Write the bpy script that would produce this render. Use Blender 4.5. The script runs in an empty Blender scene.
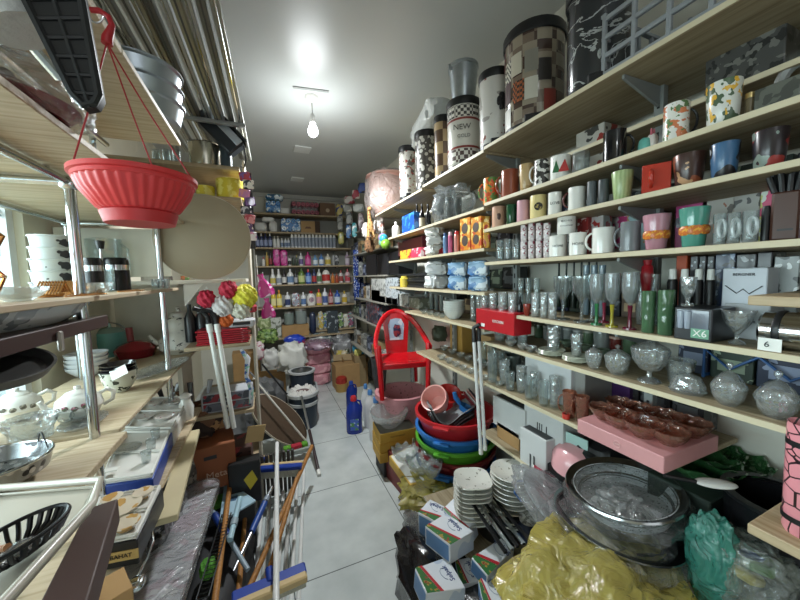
import bpy, math, random
from math import sin, cos, pi, radians, atan2, sqrt, asin
from mathutils import Vector, Matrix, noise
random.seed(11)
SC = bpy.context.scene
COL = SC.collection
# ---------------------------------------------------------------- camera
H = 1.55; F = 320.0
YAW, PIT, ROL = radians(22.695), radians(4.391), radians(-1.418)
_f = Vector((sin(YAW)*cos(PIT), cos(YAW)*cos(PIT), -sin(PIT)))
_r = Vector((cos(YAW), -sin(YAW), 0)); _u = _r.cross(_f)
CR = _r*cos(ROL)+_u*sin(ROL); CU = -_r*sin(ROL)+_u*cos(ROL); CF = _f
cam = bpy.data.objects.new('camera', bpy.data.cameras.new('camera')); COL.objects.link(cam)
cam.matrix_world = Matrix(((CR.x, CU.x, -CF.x, 0), (CR.y, CU.y, -CF.y, 0), (CR.z, CU.z, -CF.z, H), (0, 0, 0, 1)))
cam.data.sensor_width = 36; cam.data.lens = F/800*36; cam.data.clip_start = .01
SC.camera = cam
# ---------------------------------------------------------------- light
w = bpy.data.worlds.new('world'); SC.world = w; w.use_nodes = True
w.node_tree.nodes['Background'].inputs[0].default_value = (.80, .90, 1.0, 1)
w.node_tree.nodes['Background'].inputs[1].default_value = .3
SC.view_settings.view_transform = 'Standard'; SC.view_settings.look = 'None'
SC.view_settings.gamma = 1; SC.view_settings.exposure = 0.0
def lamp(name, kind, loc, energy, color, size=.1, sy=None, rot=None):
    l = bpy.data.lights.new(name, kind); l.energy = energy; l.color = color
    if kind == 'AREA':
        l.size = size
        if sy: l.shape = 'RECTANGLE'; l.size_y = sy
    elif kind == 'POINT': l.shadow_soft_size = size
    o = bpy.data.objects.new(name, l); COL.objects.link(o); o.location = loc
    if rot: o.rotation_euler = rot
    return o
BULB = Vector((.377, 2.463, 2.62))
lamp('bulb_light', 'POINT', BULB, 12, (.93, .98, 1.0), .13)
sp_ = lamp('bulb_beam', 'SPOT', BULB-Vector((0, 0, .1)), 132, (.93, .98, 1.0)); sp_.data.spot_size = radians(178); sp_.data.spot_blend = .5; sp_.data.shadow_soft_size = .045
# unseen fill lamp added behind the camera, daylight comes in by the street door
lamp('front_fill_light', 'POINT', (-.1, -.95, 2.6), 7, (.93, .98, 1.0), .05)
lamp('door_daylight', 'AREA', (.3, -2.3, 1.35), 13, (.92, .97, 1.0), 1.8, 2.0, (radians(90), 0, 0))
wl_ = lamp('window_daylight', 'AREA', (-1.25, .75, 1.55), 75, (.95, .98, 1.0), 2.1, .95, (radians(62), 0, radians(-90))); wl_.data.spread = radians(125)
SC.cycles.transparent_max_bounces = 24
# ---------------------------------------------------------------- pixel <-> place
C0 = Vector((0, 0, H))
def ray(x, y): return CF + CR*((x-400)/F) - CU*((y-300)/F)
def atx(x, y, X): d = ray(x, y); return C0+d*(X/d.x)
def aty(x, y, Y): d = ray(x, y); return C0+d*(Y/d.y)
def atz(x, y, Z): d = ray(x, y); return C0+d*((Z-H)/d.z)
def fit(b, z=None, X=None, Y=None, side=1):
    """box in the photo -> (centre on plane/shelf, radius, height). X/Y = front plane the thing stands just behind."""
    l, t, r_, bt = b
    m = (t+bt)/2
    dl, dr = ray(l, m), ray(r_, m)
    a1, a2 = atan2(dl.x, dl.y), atan2(dr.x, dr.y)
    a = (a1+a2)/2; s = abs(sin((a2-a1)/2))
    if X is not None:
        d = abs(X)/abs(sin(a))
        for _ in range(4): d = (abs(X)+.012+d*s)/abs(sin(a))
    elif Y is not None:
        d = Y/cos(a)
        for _ in range(4): d = (Y+.012+d*s)/cos(a)
    else:
        p = atz((l+r_)/2, bt, z); d = sqrt(p.x**2+p.y**2)/(1-s)
    rad = d*s
    c = Vector((sin(a)*d, cos(a)*d, z if z is not None else 0))
    dt = ray((l+r_)/2, t); zt = H + dt.z*d/sqrt(dt.x**2+dt.y**2)
    if z is None:
        db = ray((l+r_)/2, bt); z = H+db.z*d/sqrt(db.x**2+db.y**2); c.z = z
    return c, rad, max(zt-z, .01)
# ---------------------------------------------------------------- materials
MATS = {}
def _nm(name):
    m = bpy.data.materials.new(name); m.use_nodes = True
    return m, m.node_tree.nodes, m.node_tree.links
def lin(c):
    if isinstance(c, str): c = tuple(int(c[i:i+2], 16)/255 for i in (0, 2, 4))
    return tuple((v/12.92 if v <= .04045 else ((v+.055)/1.055)**2.4) for v in c)+(1,)
def mat(c, rough=.5, metal=0, var=.06, bump=0, scale=12, coat=0, emit=0):
    k = ('m', c, rough, metal, var, bump, scale, coat, emit)
    if k in MATS: return MATS[k]
    m, n, l = _nm('surface'); p = n['Principled BSDF']
    co = lin(c)
    p.inputs['Roughness'].default_value = rough; p.inputs['Metallic'].default_value = metal
    p.inputs['Coat Weight'].default_value = coat
    tc = n.new('ShaderNodeTexCoord'); nz = n.new('ShaderNodeTexNoise'); nz.inputs['Scale'].default_value = scale
    nz.inputs['Detail'].default_value = 4
    l.new(tc.outputs['Object'], nz.inputs['Vector'])
    mx = n.new('ShaderNodeMix'); mx.data_type = 'RGBA'
    mx.inputs[6].default_value = tuple(v*(1-var*2) for v in co[:3])+(1,); mx.inputs[7].default_value = tuple(min(1, v*(1+var)) for v in co[:3])+(1,)
    l.new(nz.outputs['Fac'], mx.inputs[0]); l.new(mx.outputs[2], p.inputs['Base Color'])
    if bump:
        b = n.new('ShaderNodeBump'); b.inputs['Strength'].default_value = bump; b.inputs['Distance'].default_value = .01
        l.new(nz.outputs['Fac'], b.inputs['Height']); l.new(b.outputs[0], p.inputs['Normal'])
    if emit: p.inputs['Emission Color'].default_value = co; p.inputs['Emission Strength'].default_value = emit
    MATS[k] = m; return m
def pat(base, cols, scale=20, rough=.3, kind='noise', thr=.55, coat=.2, stretch=(1, 1, 1), metal=0):
    """print on a base colour: kind noise|voro|check|wave; cols up to 2"""
    k = ('p', base, tuple(cols), scale, rough, kind, thr, stretch)
    if k in MATS: return MATS[k]
    m, n, l = _nm('print'); p = n['Principled BSDF']
    p.inputs['Roughness'].default_value = rough; p.inputs['Coat Weight'].default_value = coat; p.inputs['Metallic'].default_value = metal
    tc = n.new('ShaderNodeTexCoord'); mp = n.new('ShaderNodeMapping'); mp.inputs['Scale'].default_value = stretch
    l.new(tc.outputs['Object'], mp.inputs[0])
    prev = None; bc = n.new('ShaderNodeRGB'); bc.outputs[0].default_value = lin(base); prev = bc.outputs[0]
    for i, c in enumerate(cols):
        if kind == 'noise':
            t = n.new('ShaderNodeTexNoise'); t.inputs['Scale'].default_value = scale*(1+.3*i); t.inputs['Detail'].default_value = 2; o = t.outputs['Fac']
        elif kind == 'vein':
            t = n.new('ShaderNodeTexNoise'); t.inputs['Scale'].default_value = scale; t.inputs['Detail'].default_value = 6; t.inputs['Distortion'].default_value = 1.2
            s1 = n.new('ShaderNodeMath'); s1.operation = 'SUBTRACT'; s1.inputs[1].default_value = .5; l.new(t.outputs['Fac'], s1.inputs[0])
            s2 = n.new('ShaderNodeMath'); s2.operation = 'ABSOLUTE'; l.new(s1.outputs[0], s2.inputs[0]); o = s2.outputs[0]
        elif kind == 'crack':
            t = n.new('ShaderNodeTexVoronoi'); t.feature = 'DISTANCE_TO_EDGE'; t.inputs['Scale'].default_value = scale; o = t.outputs['Distance']
        elif kind == 'voro':
            t = n.new('ShaderNodeTexVoronoi'); t.inputs['Scale'].default_value = scale*(1+.37*i); o = t.outputs['Distance']
        elif kind == 'check':
            t = n.new('ShaderNodeTexChecker'); t.inputs['Scale'].default_value = scale*(1+.5*i); o = t.outputs['Fac']
        else:
            t = n.new('ShaderNodeTexWave'); t.inputs['Scale'].default_value = scale*(1+.5*i); t.inputs['Distortion'].default_value = 4; o = t.outputs['Fac']
        ad = n.new('ShaderNodeVectorMath'); ad.inputs[1].default_value = (3.1*i, 1.7*i, .9*i)
        l.new(mp.outputs[0], ad.inputs[0]); l.new(ad.outputs[0], t.inputs['Vector'])
        g = n.new('ShaderNodeMath'); g.operation = 'LESS_THAN' if kind in ('voro', 'crack', 'vein') else 'GREATER_THAN'; g.inputs[1].default_value = thr+(.04*i if kind != 'check' else 0)
        l.new(o, g.inputs[0])
        mx = n.new('ShaderNodeMix'); mx.data_type = 'RGBA'; l.new(g.outputs[0], mx.inputs[0]); l.new(prev, mx.inputs[6]); mx.inputs[7].default_value = lin(c)
        prev = mx.outputs[2]
    l.new(prev, p.inputs['Base Color'])
    MATS[k] = m; return m
def facing(n, l, base, top):
    lw = n.new('ShaderNodeLayerWeight'); lw.inputs['Blend'].default_value = .5
    p = n.new('ShaderNodeMath'); p.operation = 'POWER'; p.inputs[1].default_value = 3; l.new(lw.outputs['Facing'], p.inputs[0])
    q = n.new('ShaderNodeMath'); q.operation = 'MULTIPLY_ADD'; q.inputs[1].default_value = top; q.inputs[2].default_value = base; l.new(p.outputs[0], q.inputs[0])
    return lw, q.outputs[0]
def glass(tint='e8eeee', body=.12, rough=.03, ior=1.5, bump=0, scale=60):
    k = ('g', tint, body, rough, ior, bump, scale)
    if k in MATS: return MATS[k]
    m, n, l = _nm('clear_glass'); n.remove(n['Principled BSDF']); out = n['Material Output']
    tr = n.new('ShaderNodeBsdfTransparent'); tr.inputs[0].default_value = lin(tint)
    gl = n.new('ShaderNodeBsdfGlossy'); gl.inputs['Roughness'].default_value = rough
    di = n.new('ShaderNodeBsdfDiffuse'); di.inputs[0].default_value = lin(tint)
    lw, lo = facing(n, l, .05+.03*(ior-1.5)*10, .8)
    m1 = n.new('ShaderNodeMixShader'); m1.inputs[0].default_value = body; l.new(tr.outputs[0], m1.inputs[1]); l.new(di.outputs[0], m1.inputs[2])
    m2 = n.new('ShaderNodeMixShader'); l.new(lo, m2.inputs[0]); l.new(m1.outputs[0], m2.inputs[1]); l.new(gl.outputs[0], m2.inputs[2])
    if bump:
        tc = n.new('ShaderNodeTexCoord'); vz = n.new('ShaderNodeTexVoronoi'); vz.inputs['Scale'].default_value = scale
        b = n.new('ShaderNodeBump'); b.inputs['Strength'].default_value = bump; b.inputs['Distance'].default_value = .008
        l.new(tc.outputs['Object'], vz.inputs['Vector']); l.new(vz.outputs['Distance'], b.inputs['Height'])
        for q in (gl, lw): l.new(b.outputs[0], q.inputs['Normal'])
    l.new(m2.outputs[0], out.inputs[0])
    MATS[k] = m; return m
def film(c, alpha=.4, scale=18, strength=.7):
    """thin wrinkled plastic film"""
    k = ('f', c, alpha, scale, strength)
    if k in MATS: return MATS[k]
    m, n, l = _nm('plastic_film'); n.remove(n['Principled BSDF']); out = n['Material Output']
    tr = n.new('ShaderNodeBsdfTransparent'); gl = n.new('ShaderNodeBsdfGlossy'); gl.inputs['Roughness'].default_value = .16
    di = n.new('ShaderNodeBsdfDiffuse'); di.inputs[0].default_value = lin(c); tl = n.new('ShaderNodeBsdfTranslucent'); tl.inputs[0].default_value = lin(c)
    tr.inputs[0].default_value = tuple(.5+.5*v for v in lin(c)[:3])+(1,)
    tc = n.new('ShaderNodeTexCoord'); nz = n.new('ShaderNodeTexNoise'); nz.inputs['Scale'].default_value = scale; nz.inputs['Detail'].default_value = 5; nz.inputs['Distortion'].default_value = 1.5
    b = n.new('ShaderNodeBump'); b.inputs['Strength'].default_value = strength; b.inputs['Distance'].default_value = .03
    l.new(tc.outputs['Object'], nz.inputs['Vector']); l.new(nz.outputs['Fac'], b.inputs['Height'])
    for q in (gl, di): l.new(b.outputs[0], q.inputs['Normal'])
    m0 = n.new('ShaderNodeMixShader'); m0.inputs[0].default_value = .4; l.new(di.outputs[0], m0.inputs[1]); l.new(tl.outputs[0], m0.inputs[2])
    m1 = n.new('ShaderNodeMixShader'); m1.inputs[0].default_value = alpha; l.new(tr.outputs[0], m1.inputs[1]); l.new(m0.outputs[0], m1.inputs[2])
    fr, fo = facing(n, l, .10, .6); l.new(b.outputs[0], fr.inputs['Normal'])
    m2 = n.new('ShaderNodeMixShader'); l.new(fo, m2.inputs[0]); l.new(m1.outputs[0], m2.inputs[1]); l.new(gl.outputs[0], m2.inputs[2])
    l.new(m2.outputs[0], out.inputs[0]); MATS[k] = m; return m
def wood(c='c9b48d', c2='b89c6f', scale=3, axis='y', rough=.6):
    k = ('w', c, c2, scale, axis)
    if k in MATS: return MATS[k]
    m, n, l = _nm('wood'); p = n['Principled BSDF']; p.inputs['Roughness'].default_value = rough
    tc = n.new('ShaderNodeTexCoord'); mp = n.new('ShaderNodeMapping')
    mp.inputs['Scale'].default_value = {'y': (30, 1.5, 30), 'x': (1.5, 30, 30), 'z': (30, 30, 1.5)}[axis]
    nz = n.new('ShaderNodeTexNoise'); nz.inputs['Scale'].default_value = scale; nz.inputs['Detail'].default_value = 5
    l.new(tc.outputs['Object'], mp.inputs[0]); l.new(mp.outputs[0], nz.inputs['Vector'])
    cr = n.new('ShaderNodeValToRGB'); cr.color_ramp.elements[0].position = .3; cr.color_ramp.elements[0].color = lin(c2)
    cr.color_ramp.elements[1].position = .62; cr.color_ramp.elements[1].color = lin(c)
    l.new(nz.outputs['Fac'], cr.inputs[0]); l.new(cr.outputs[0], p.inputs['Base Color'])
    MATS[k] = m; return m
WHITE = mat('e6e6e0', .35); PORC = mat('e4e3dc', .15, coat=.5, var=.03); BLACK = mat('161719', .4); CHROME = mat('c8cccd', .12, 1, .03); STEEL = mat('b9bcbd', .28, 1, .05)
DARK = mat('2a2a2c', .6); ALU = mat('c4c8ca', .35, .9, .05); CARD = mat('a98658', .8, var=.12); KRAFT = mat('b99a6b', .8); GL = glass('eef3f3', .06, .03, 1.6); CUT = glass('f0f4f4', .13, .03, 2.0, .6, 60)
BOARD = wood('9f9175', '827255'); EDGE = mat('c9bea0', .5); UPR = mat('8f9492', .45, .3)
# ---------------------------------------------------------------- geometry
class G:
    def __init__(s): s.v = []; s.f = []
    def add(s, v, f, M=None):
        o = len(s.v); s.v += [tuple(M @ Vector(p)) if M else tuple(p) for p in v]; s.f += [tuple(i+o for i in q) for q in f]; return s
    def box(s, x0, y0, z0, x1, y1, z1, b=.0, M=None):
        if b <= 0:
            v = [(x, y, z) for x in (x0, x1) for y in (y0, y1) for z in (z0, z1)]
            return s.add(v, [(0, 1, 3, 2), (4, 6, 7, 5), (0, 4, 5, 1), (2, 3, 7, 6), (0, 2, 6, 4), (1, 5, 7, 3)], M)
        b = min(b, (x1-x0)*.45, (y1-y0)*.45, (z1-z0)*.45)
        v = []; ix = {}
        for i, x in enumerate((x0, x1)):
            for j, y in enumerate((y0, y1)):
                for k, z in enumerate((z0, z1)):
                    dx, dy, dz = (b if i == 0 else -b), (b if j == 0 else -b), (b if k == 0 else -b)
                    for a, q in enumerate(((x, y+dy, z+dz), (x+dx, y, z+dz), (x+dx, y+dy, z))): ix[i, j, k, a] = len(v); v.append(q)
        f = []
        for i in (0, 1):
            f.append([ix[i, 0, 0, 0], ix[i, 0, 1, 0], ix[i, 1, 1, 0], ix[i, 1, 0, 0]]); f.append([ix[0, i, 0, 1], ix[1, i, 0, 1], ix[1, i, 1, 1], ix[0, i, 1, 1]]); f.append([ix[0, 0, i, 2], ix[0, 1, i, 2], ix[1, 1, i, 2], ix[1, 0, i, 2]])
            for j in (0, 1):
                f.append([ix[0, i, j, 1], ix[1, i, j, 1], ix[1, i, j, 2], ix[0, i, j, 2]]); f.append([ix[i, 0, j, 0], ix[i, 1, j, 0], ix[i, 1, j, 2], ix[i, 0, j, 2]]); f.append([ix[i, j, 0, 0], ix[i, j, 1, 0], ix[i, j, 1, 1], ix[i, j, 0, 1]])
                for k in (0, 1): f.append([ix[i, j, k, 0], ix[i, j, k, 1], ix[i, j, k, 2]])
        return s.add(v, f, M)
    def lathe(s, prof, n=20, M=None, ell=1.0, ridge=0, rn=0, wave=0, wn=0, cut=1.0):
        rings = []; v = []; f = []
        for (r, z) in prof:
            if r <= 1e-6: rings.append([len(v)]); v.append((0, 0, z)); continue
            ring = []
            for i in range(n):
                a = 2*pi*i/n*cut
                rr = r*(1+(ridge*cos(a*rn) if rn else 0)); zz = z+(wave*cos(a*wn)*r if wn else 0)
                ring.append(len(v)); v.append((rr*cos(a), rr*sin(a)*ell, zz))
            rings.append(ring)
        for A, B in zip(rings, rings[1:]):
            if len(A) == 1 and len(B) == 1: continue
            for i in range(n):
                j = (i+1) % n
                if cut < 1 and j == 0: continue
                if len(A) == 1: f.append((A[0], B[i], B[j]))
                elif len(B) == 1: f.append((A[i], B[0], A[j]))
                else: f.append((A[i], B[i], B[j], A[j]))
        return s.add(v, f, M)
    def tube(s, pts, r, n=8, closed=False, cap=True, M=None, flat=1.0):
        pts = [Vector(p) for p in pts]; N = len(pts); v = []; f = []
        rs = r if isinstance(r, (list, tuple)) else [r]*N
        up = None
        for i, p in enumerate(pts):
            if closed: t = pts[(i+1) % N]-pts[i-1]
            else: t = pts[min(i+1, N-1)]-pts[max(i-1, 0)]
            t.normalize()
            if up is None: up = t.orthogonal().normalized()
            up = (up-t*up.dot(t))
            up = up.normalized() if up.length > 1e-6 else t.orthogonal().normalized()
            sd = t.cross(up)
            for k in range(n):
                a = 2*pi*k/n; v.append(p+up*(rs[i]*cos(a))+sd*(rs[i]*sin(a)*flat))
        m = N if closed else N-1
        for i in range(m):
            for k in range(n):
                a, b = i*n+k, i*n+(k+1) % n; c, d = ((i+1) % N)*n+(k+1) % n, ((i+1) % N)*n+k
                f.append((a, b, c, d))
        if not closed and cap: f.append(tuple(range(n-1, -1, -1))); f.append(tuple((N-1)*n+k for k in range(n)))
        return s.add(v, f, M)
    def blob(s, c, rx, ry, rz, amp=.15, seed=0, nu=26, nv=16, pw=.7, fr=3, flatz=None):
        v = []; f = []
        def sg(x): return math.copysign(abs(x)**pw, x)
        for j in range(nv+1):
            th = pi*j/nv
            for i in range(nu):
                a = 2*pi*i/nu
                d = Vector((sg(cos(a))*abs(sin(th))**pw, sg(sin(a))*abs(sin(th))**pw, sg(cos(th))))
                k = 1+amp*noise.noise(Vector((cos(a)*sin(th), sin(a)*sin(th), cos(th)))*fr+Vector((seed*7.3, seed*1.1, 0)))+amp*.4*noise.noise(Vector((cos(a)*sin(th), sin(a)*sin(th), cos(th)))*fr*3+Vector((seed, 3, 0)))
                p = (c[0]+d.x*rx*k, c[1]+d.y*ry*k, c[2]+d.z*rz*k)
                if flatz is not None and p[2] < flatz: p = (p[0], p[1], flatz)
                v.append(p)
        for j in range(nv):
            for i in range(nu):
                a = j*nu+i; b = j*nu+(i+1) % nu; f.append((a, a+nu, b+nu, b))
        return s.add(v, f)
    def prism(s, poly, z0, z1, M=None):
        n = len(poly); v = [(x, y, z0) for x, y in poly]+[(x, y, z1) for x, y in poly]
        f = [tuple(range(n-1, -1, -1)), tuple(range(n, 2*n))]+[(i, (i+1) % n, n+(i+1) % n, n+i) for i in range(n)]
        return s.add(v, f, M)
def RX(a): return Matrix.Rotation(a, 4, 'X')
def RY(a): return Matrix.Rotation(a, 4, 'Y')
def RZ(a): return Matrix.Rotation(a, 4, 'Z')
def T(x, y, z): return Matrix.Translation((x, y, z))
def ob(name, g, m, parent=None, loc=None, sharp=38):
    me = bpy.data.meshes.new(name); me.from_pydata(g.v, [], g.f); me.validate(); me.update()
    me.polygons.foreach_set('use_smooth', [True]*len(me.polygons)); me.set_sharp_from_angle(angle=radians(sharp))
    me.materials.append(m)
    o = bpy.data.objects.new(name, me); COL.objects.link(o)
    if parent: o.parent = parent
    if loc is not None: o.location = loc
    return o
def tag(o, label, cat, group=None, kind=None):
    if label: o['label'] = label
    if cat: o['category'] = cat
    if group: o['group'] = group
    if kind: o['kind'] = kind
    return o
def thing(name, label, cat, loc, rot=0, group=None):
    o = bpy.data.objects.new(name, None); COL.objects.link(o); o.empty_display_size = .05
    o.location = loc; o.rotation_euler = rot if isinstance(rot, tuple) else (0, 0, rot)
    return tag(o, label, cat, group)
def solo(name, label, cat, g, m, loc, rot=0, group=None, sharp=38):
    o = ob(name, g, m, None, loc, sharp); o.rotation_euler = rot if isinstance(rot, tuple) else (0, 0, rot)
    return tag(o, label, cat, group)
def struct(name, g, m):
    o = ob(name, g, m); o['kind'] = 'structure'; return o
def text(s, size, m, parent, loc, rot=(radians(90), 0, 0), name='lettering', ext=.0006):
    c = bpy.data.curves.new('lettering', 'FONT'); c.body = s; c.size = size; c.extrude = ext; c.align_x = 'CENTER'; c.align_y = 'CENTER'; c.resolution_u = 2
    t = bpy.data.objects.new('t', c); COL.objects.link(t); dg = bpy.context.evaluated_depsgraph_get()
    me = bpy.data.meshes.new_from_object(t.evaluated_get(dg)); bpy.data.objects.remove(t); bpy.data.curves.remove(c)
    me.name = name; me.materials.clear(); me.materials.append(m)
    o = bpy.data.objects.new(name, me); COL.objects.link(o); o.parent = parent; o.location = loc; o.rotation_euler = rot
    return o
ORD = ['first', 'second', 'third', 'fourth', 'fifth', 'sixth', 'seventh', 'eighth', 'ninth', 'tenth', 'eleventh', 'twelfth', 'thirteenth', 'fourteenth', 'fifteenth', 'sixteenth']
def face_cam(p): return -atan2(p[0], p[1])   # z rotation so that local -Y looks at the camera side
# ================================================================ the room
ZC = 2.852; XW = 1.42; XL = -.92; YB = 5.36; YF = -2.5
def floor_mat():
    m, n, l = _nm('tile_floor'); p = n['Principled BSDF']; p.inputs['Roughness'].default_value = .22; p.inputs['Coat Weight'].default_value = .2
    tc = n.new('ShaderNodeTexCoord'); mp = n.new('ShaderNodeMapping'); mp.inputs['Location'].default_value = (-.735+.0, -1.602, 0)
    l.new(tc.outputs['Object'], mp.inputs[0]); b = n.new('ShaderNodeTexBrick'); b.offset = 0; b.inputs['Scale'].default_value = 1
    b.inputs['Brick Width'].default_value = .683; b.inputs['Row Height'].default_value = .683; b.inputs['Mortar Size'].default_value = .0028
    b.inputs['Mortar Smooth'].default_value = .1
    nz = n.new('ShaderNodeTexNoise'); nz.inputs['Scale'].default_value = 5; nz.inputs['Detail'].default_value = 8; l.new(tc.outputs['Object'], nz.inputs['Vector'])
    cr = n.new('ShaderNodeValToRGB'); cr.color_ramp.elements[0].position = .3; cr.color_ramp.elements[0].color = lin('b4bbba'); cr.color_ramp.elements[1].position = .7; cr.color_ramp.elements[1].color = lin('ccd2d0')
    l.new(nz.outputs['Fac'], cr.inputs[0]); l.new(mp.outputs[0], b.inputs['Vector'])
    l.new(cr.outputs[0], b.inputs['Color1']); l.new(cr.outputs[0], b.inputs['Color2']); b.inputs['Mortar'].default_value = lin('5a5e5e')
    l.new(b.outputs['Color'], p.inputs['Base Color']); return m
struct('floor', G().box(XL-.3, YF, -.05, XW+.3, YB+.1, 0), floor_mat())
cm, cn, cl = _nm('stretch_ceiling'); cp = cn['Principled BSDF']; cp.inputs['Base Color'].default_value = lin('bcc0be'); cp.inputs['Roughness'].default_value = .33
cp.inputs['Specular IOR Level'].default_value = .45
struct('ceiling', G().box(XL-.3, YF, ZC, XW+.3, YB+.1, ZC+.05), cm)
WALL = mat('c9c8bc', .8, var=.03, scale=3)
struct('wall_right', G().box(XW, YF, 0, XW+.1, YB, ZC), WALL)
struct('wall_back', G().box(XL, YB, 0, XW, YB+.1, ZC), WALL)
WALLL = mat('d9d3bd', .8, var=.03, scale=3)
W0, W1, WZ0, WZ1 = -.4, 1.86, .95, 1.98
g = G().box(XL-.1, YF, 0, XL, W0, ZC).box(XL-.1, W1, 0, XL, YB, ZC).box(XL-.1, W0, 0, XL, W1, WZ0).box(XL-.1, W0, WZ1, XL, W1, ZC)
struct('wall_left', g, WALLL)
struct('wall_front', G().box(XL, YF-.1, 0, -.6, YF, ZC).box(1.2, YF-.1, 0, XW, YF, ZC).box(-.6, YF-.1, 2.35, 1.2, YF, ZC), WALL)
wf = struct('window_1', G().box(XL-.09, W0, WZ0, XL-.03, W1, WZ0+.03).box(XL-.09, W0, WZ1-.03, XL-.03, W1, WZ1).box(XL-.09, W0, WZ0, XL-.03, W0+.04, WZ1).box(XL-.09, W1-.04, WZ0, XL-.03, W1, WZ1), mat('dfe3e4', .4))
ob('pane', G().box(XL-.065, W0+.04, WZ0+.03, XL-.055, W1-.04, WZ1-.03), film('e6fbfd', .25, 2, .02), wf)
TEAL = mat('7fb0a8', .5)
text('AGO', .085, TEAL, wf, (XL-.05, 1.33, 1.685), (radians(90), 0, radians(90)))
p = atx(16, 221, XL-.045)
ant = G()
for s in (-1, 1):
    ant.tube([p+Vector((0, s*.004, -.02)), p+Vector((0, s*.03, .0)), p+Vector((0, s*.09, .008)), p+Vector((0, s*.12, .03))], .004)
    for q in (.04, .07, .1): ant.tube([p+Vector((0, s*q, .003)), p+Vector((0, s*(q-.012), .03))], .003)
ant.blob(p+Vector((0, 0, -.035)), .004, .014, .022, .1, 1, 10, 8)
ob('deer_sticker', ant, mat('8a9a98', .5), wf)
# ceiling trim on the back wall
struct('trim_1', G().box(XL, YB-.03, ZC-.07, XW, YB, ZC-.02), mat('b9bab2', .6))
# bulb
b = thing('light_bulb', 'lit white bulb hanging on a short wire from the ceiling', 'light bulb', (BULB.x, BULB.y, ZC))
ob('ceiling_rose', G().lathe([(0, 0), (.05, 0), (.046, -.012), (.02, -.035), (.008, -.04), (0, -.04)], 20), mat('d8d8d4', .5), b)
ob('wire', G().tube([(0, 0, -.035), (.002, 0, -.14)], .004), mat('bfc0bb', .6), b)
ob('socket', G().lathe([(0, -.12), (.012, -.12), (.019, -.14), (.019, -.18), (0, -.18)], 16), mat('c9cac6', .4), b)
bu = ob('glass_bulb', G().lathe([(.012, -.178), (.02, -.195), (.034, -.225), (.036, -.245), (.03, -.265), (.015, -.278), (0, -.28)], 20), mat('f4fbff', .3, emit=14), b)
bu.visible_shadow = True
# the point light sits just under the glass
bpy.data.objects['bulb_light'].location = (BULB.x, BULB.y, ZC-.33); bpy.data.objects['bulb_beam'].location = (BULB.x, BULB.y, ZC-.33)
for i, (q, lab) in enumerate((((302, 149), 'white square ceiling plate nearest the hanging bulb'), ((297, 179), 'white square ceiling plate nearest the back wall'))):
    c = atz(*q, ZC); solo('ceiling_plate', lab, 'ceiling plate', G().box(-.08, -.08, -.012, .08, .08, 0, .003), mat('d9dcda', .5), c, .05)
c = atz(311, 89, ZC); solo('ceiling_patch', 'thin grey cover strip on the ceiling by the bulb wire', 'cover strip', G().box(-.12, -.012, -.006, .12, .012, 0, .002), mat('8f9290', .6), (c.x, c.y, ZC), -.12)
# ================================================================ shelving
def board(x0, y0, x1, y1, z, label, t=.016, m=None, group=None):
    o = solo('shelf_board', label, 'shelf', G().box(0, 0, -t, x1-x0, y1-y0, 0, .002), m or BOARD, (x0, y0, z), group=group)
    if m is None: ob('edge_band', G().box(-.0015, .001, -t+.001, .0, y1-y0-.001, -.001), EDGE, o)
    return o
ZA = [2.155, 1.89, 1.765, 1.605, 1.365, 1.21, 1.0]
for z, y0, lab in zip(ZA, (-.3, -.3, -.3, -.3, .0, .0, .50), (
    'top plywood shelf board at the right carrying the patterned bins and the grey crate',
    'plywood shelf board at the right under the leaf printed and floral mugs', 'plywood shelf board at the right under the red square mug and pale green mug',
    'plywood shelf board at the right under the pink and teal cups', 'plywood shelf board at the right under the coloured stem wine glasses',
    'plywood shelf board at the right under the lidded crystal dishes', 'plywood shelf board at the right under the pink gift box')):
    board(1.0, y0, 1.38, 1.3, z, lab)
for z, y1, lab in ((2.145, 1.95, 'high plywood board under the bin with grey lettering'), (1.875, 2.62, 'plywood board under the black bottles and the clear plastic bag'), (1.675, 2.62, 'plywood board under the orange packets and spray cans'),
                   (1.455, 2.62, 'plywood board under the blue diaper packs'), (1.272, 2.3, 'plywood board under the stacked white bowls'), (.992, 2.1, 'plywood board under the row of clear glass bowls beside the red chair')):
    board(1.0, 1.302, 1.38, y1, z, lab)
board(1.0, 1.96, 1.38, 2.95, 2.13, 'high plywood board under the pink basin wrapped in clear film')
board(1.16, -.3, 1.4, 1.25, 2.03, 'narrow rear board between the top shelf and the first mug shelf')
board(1.03, .2, 1.4, 1.38, .70, 'low board under the white printed cartons')
board(.74, .2, 1.4, 1.5, .34, 'lowest board buried under the plates and packets')
for z, lab in ((2.12, 'far right board under bags of toys by the corner'), (1.84, 'far right board behind the hanging giraffe toy'), (1.56, 'far right board under the black boxes'), (1.27, 'far right board under grey boxes beside the blue cloths'), (1.0, 'far right board behind the red chair'), (.6, 'far right low board near the corner')):
    board(1.1, 3.0, 1.4, 4.6, z, lab, m=mat('9d9a90', .6))
NB = wood('b5a182', '96805c')
board(.93, -.5, 1.38, .335, 1.49, 'thick plywood shelf corner jutting in from the right edge at eye level', .02, NB)
board(.93, -.5, 1.38, .315, 1.0, 'thick plywood shelf corner under the pink scribbled cup', .022, NB)
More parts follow.
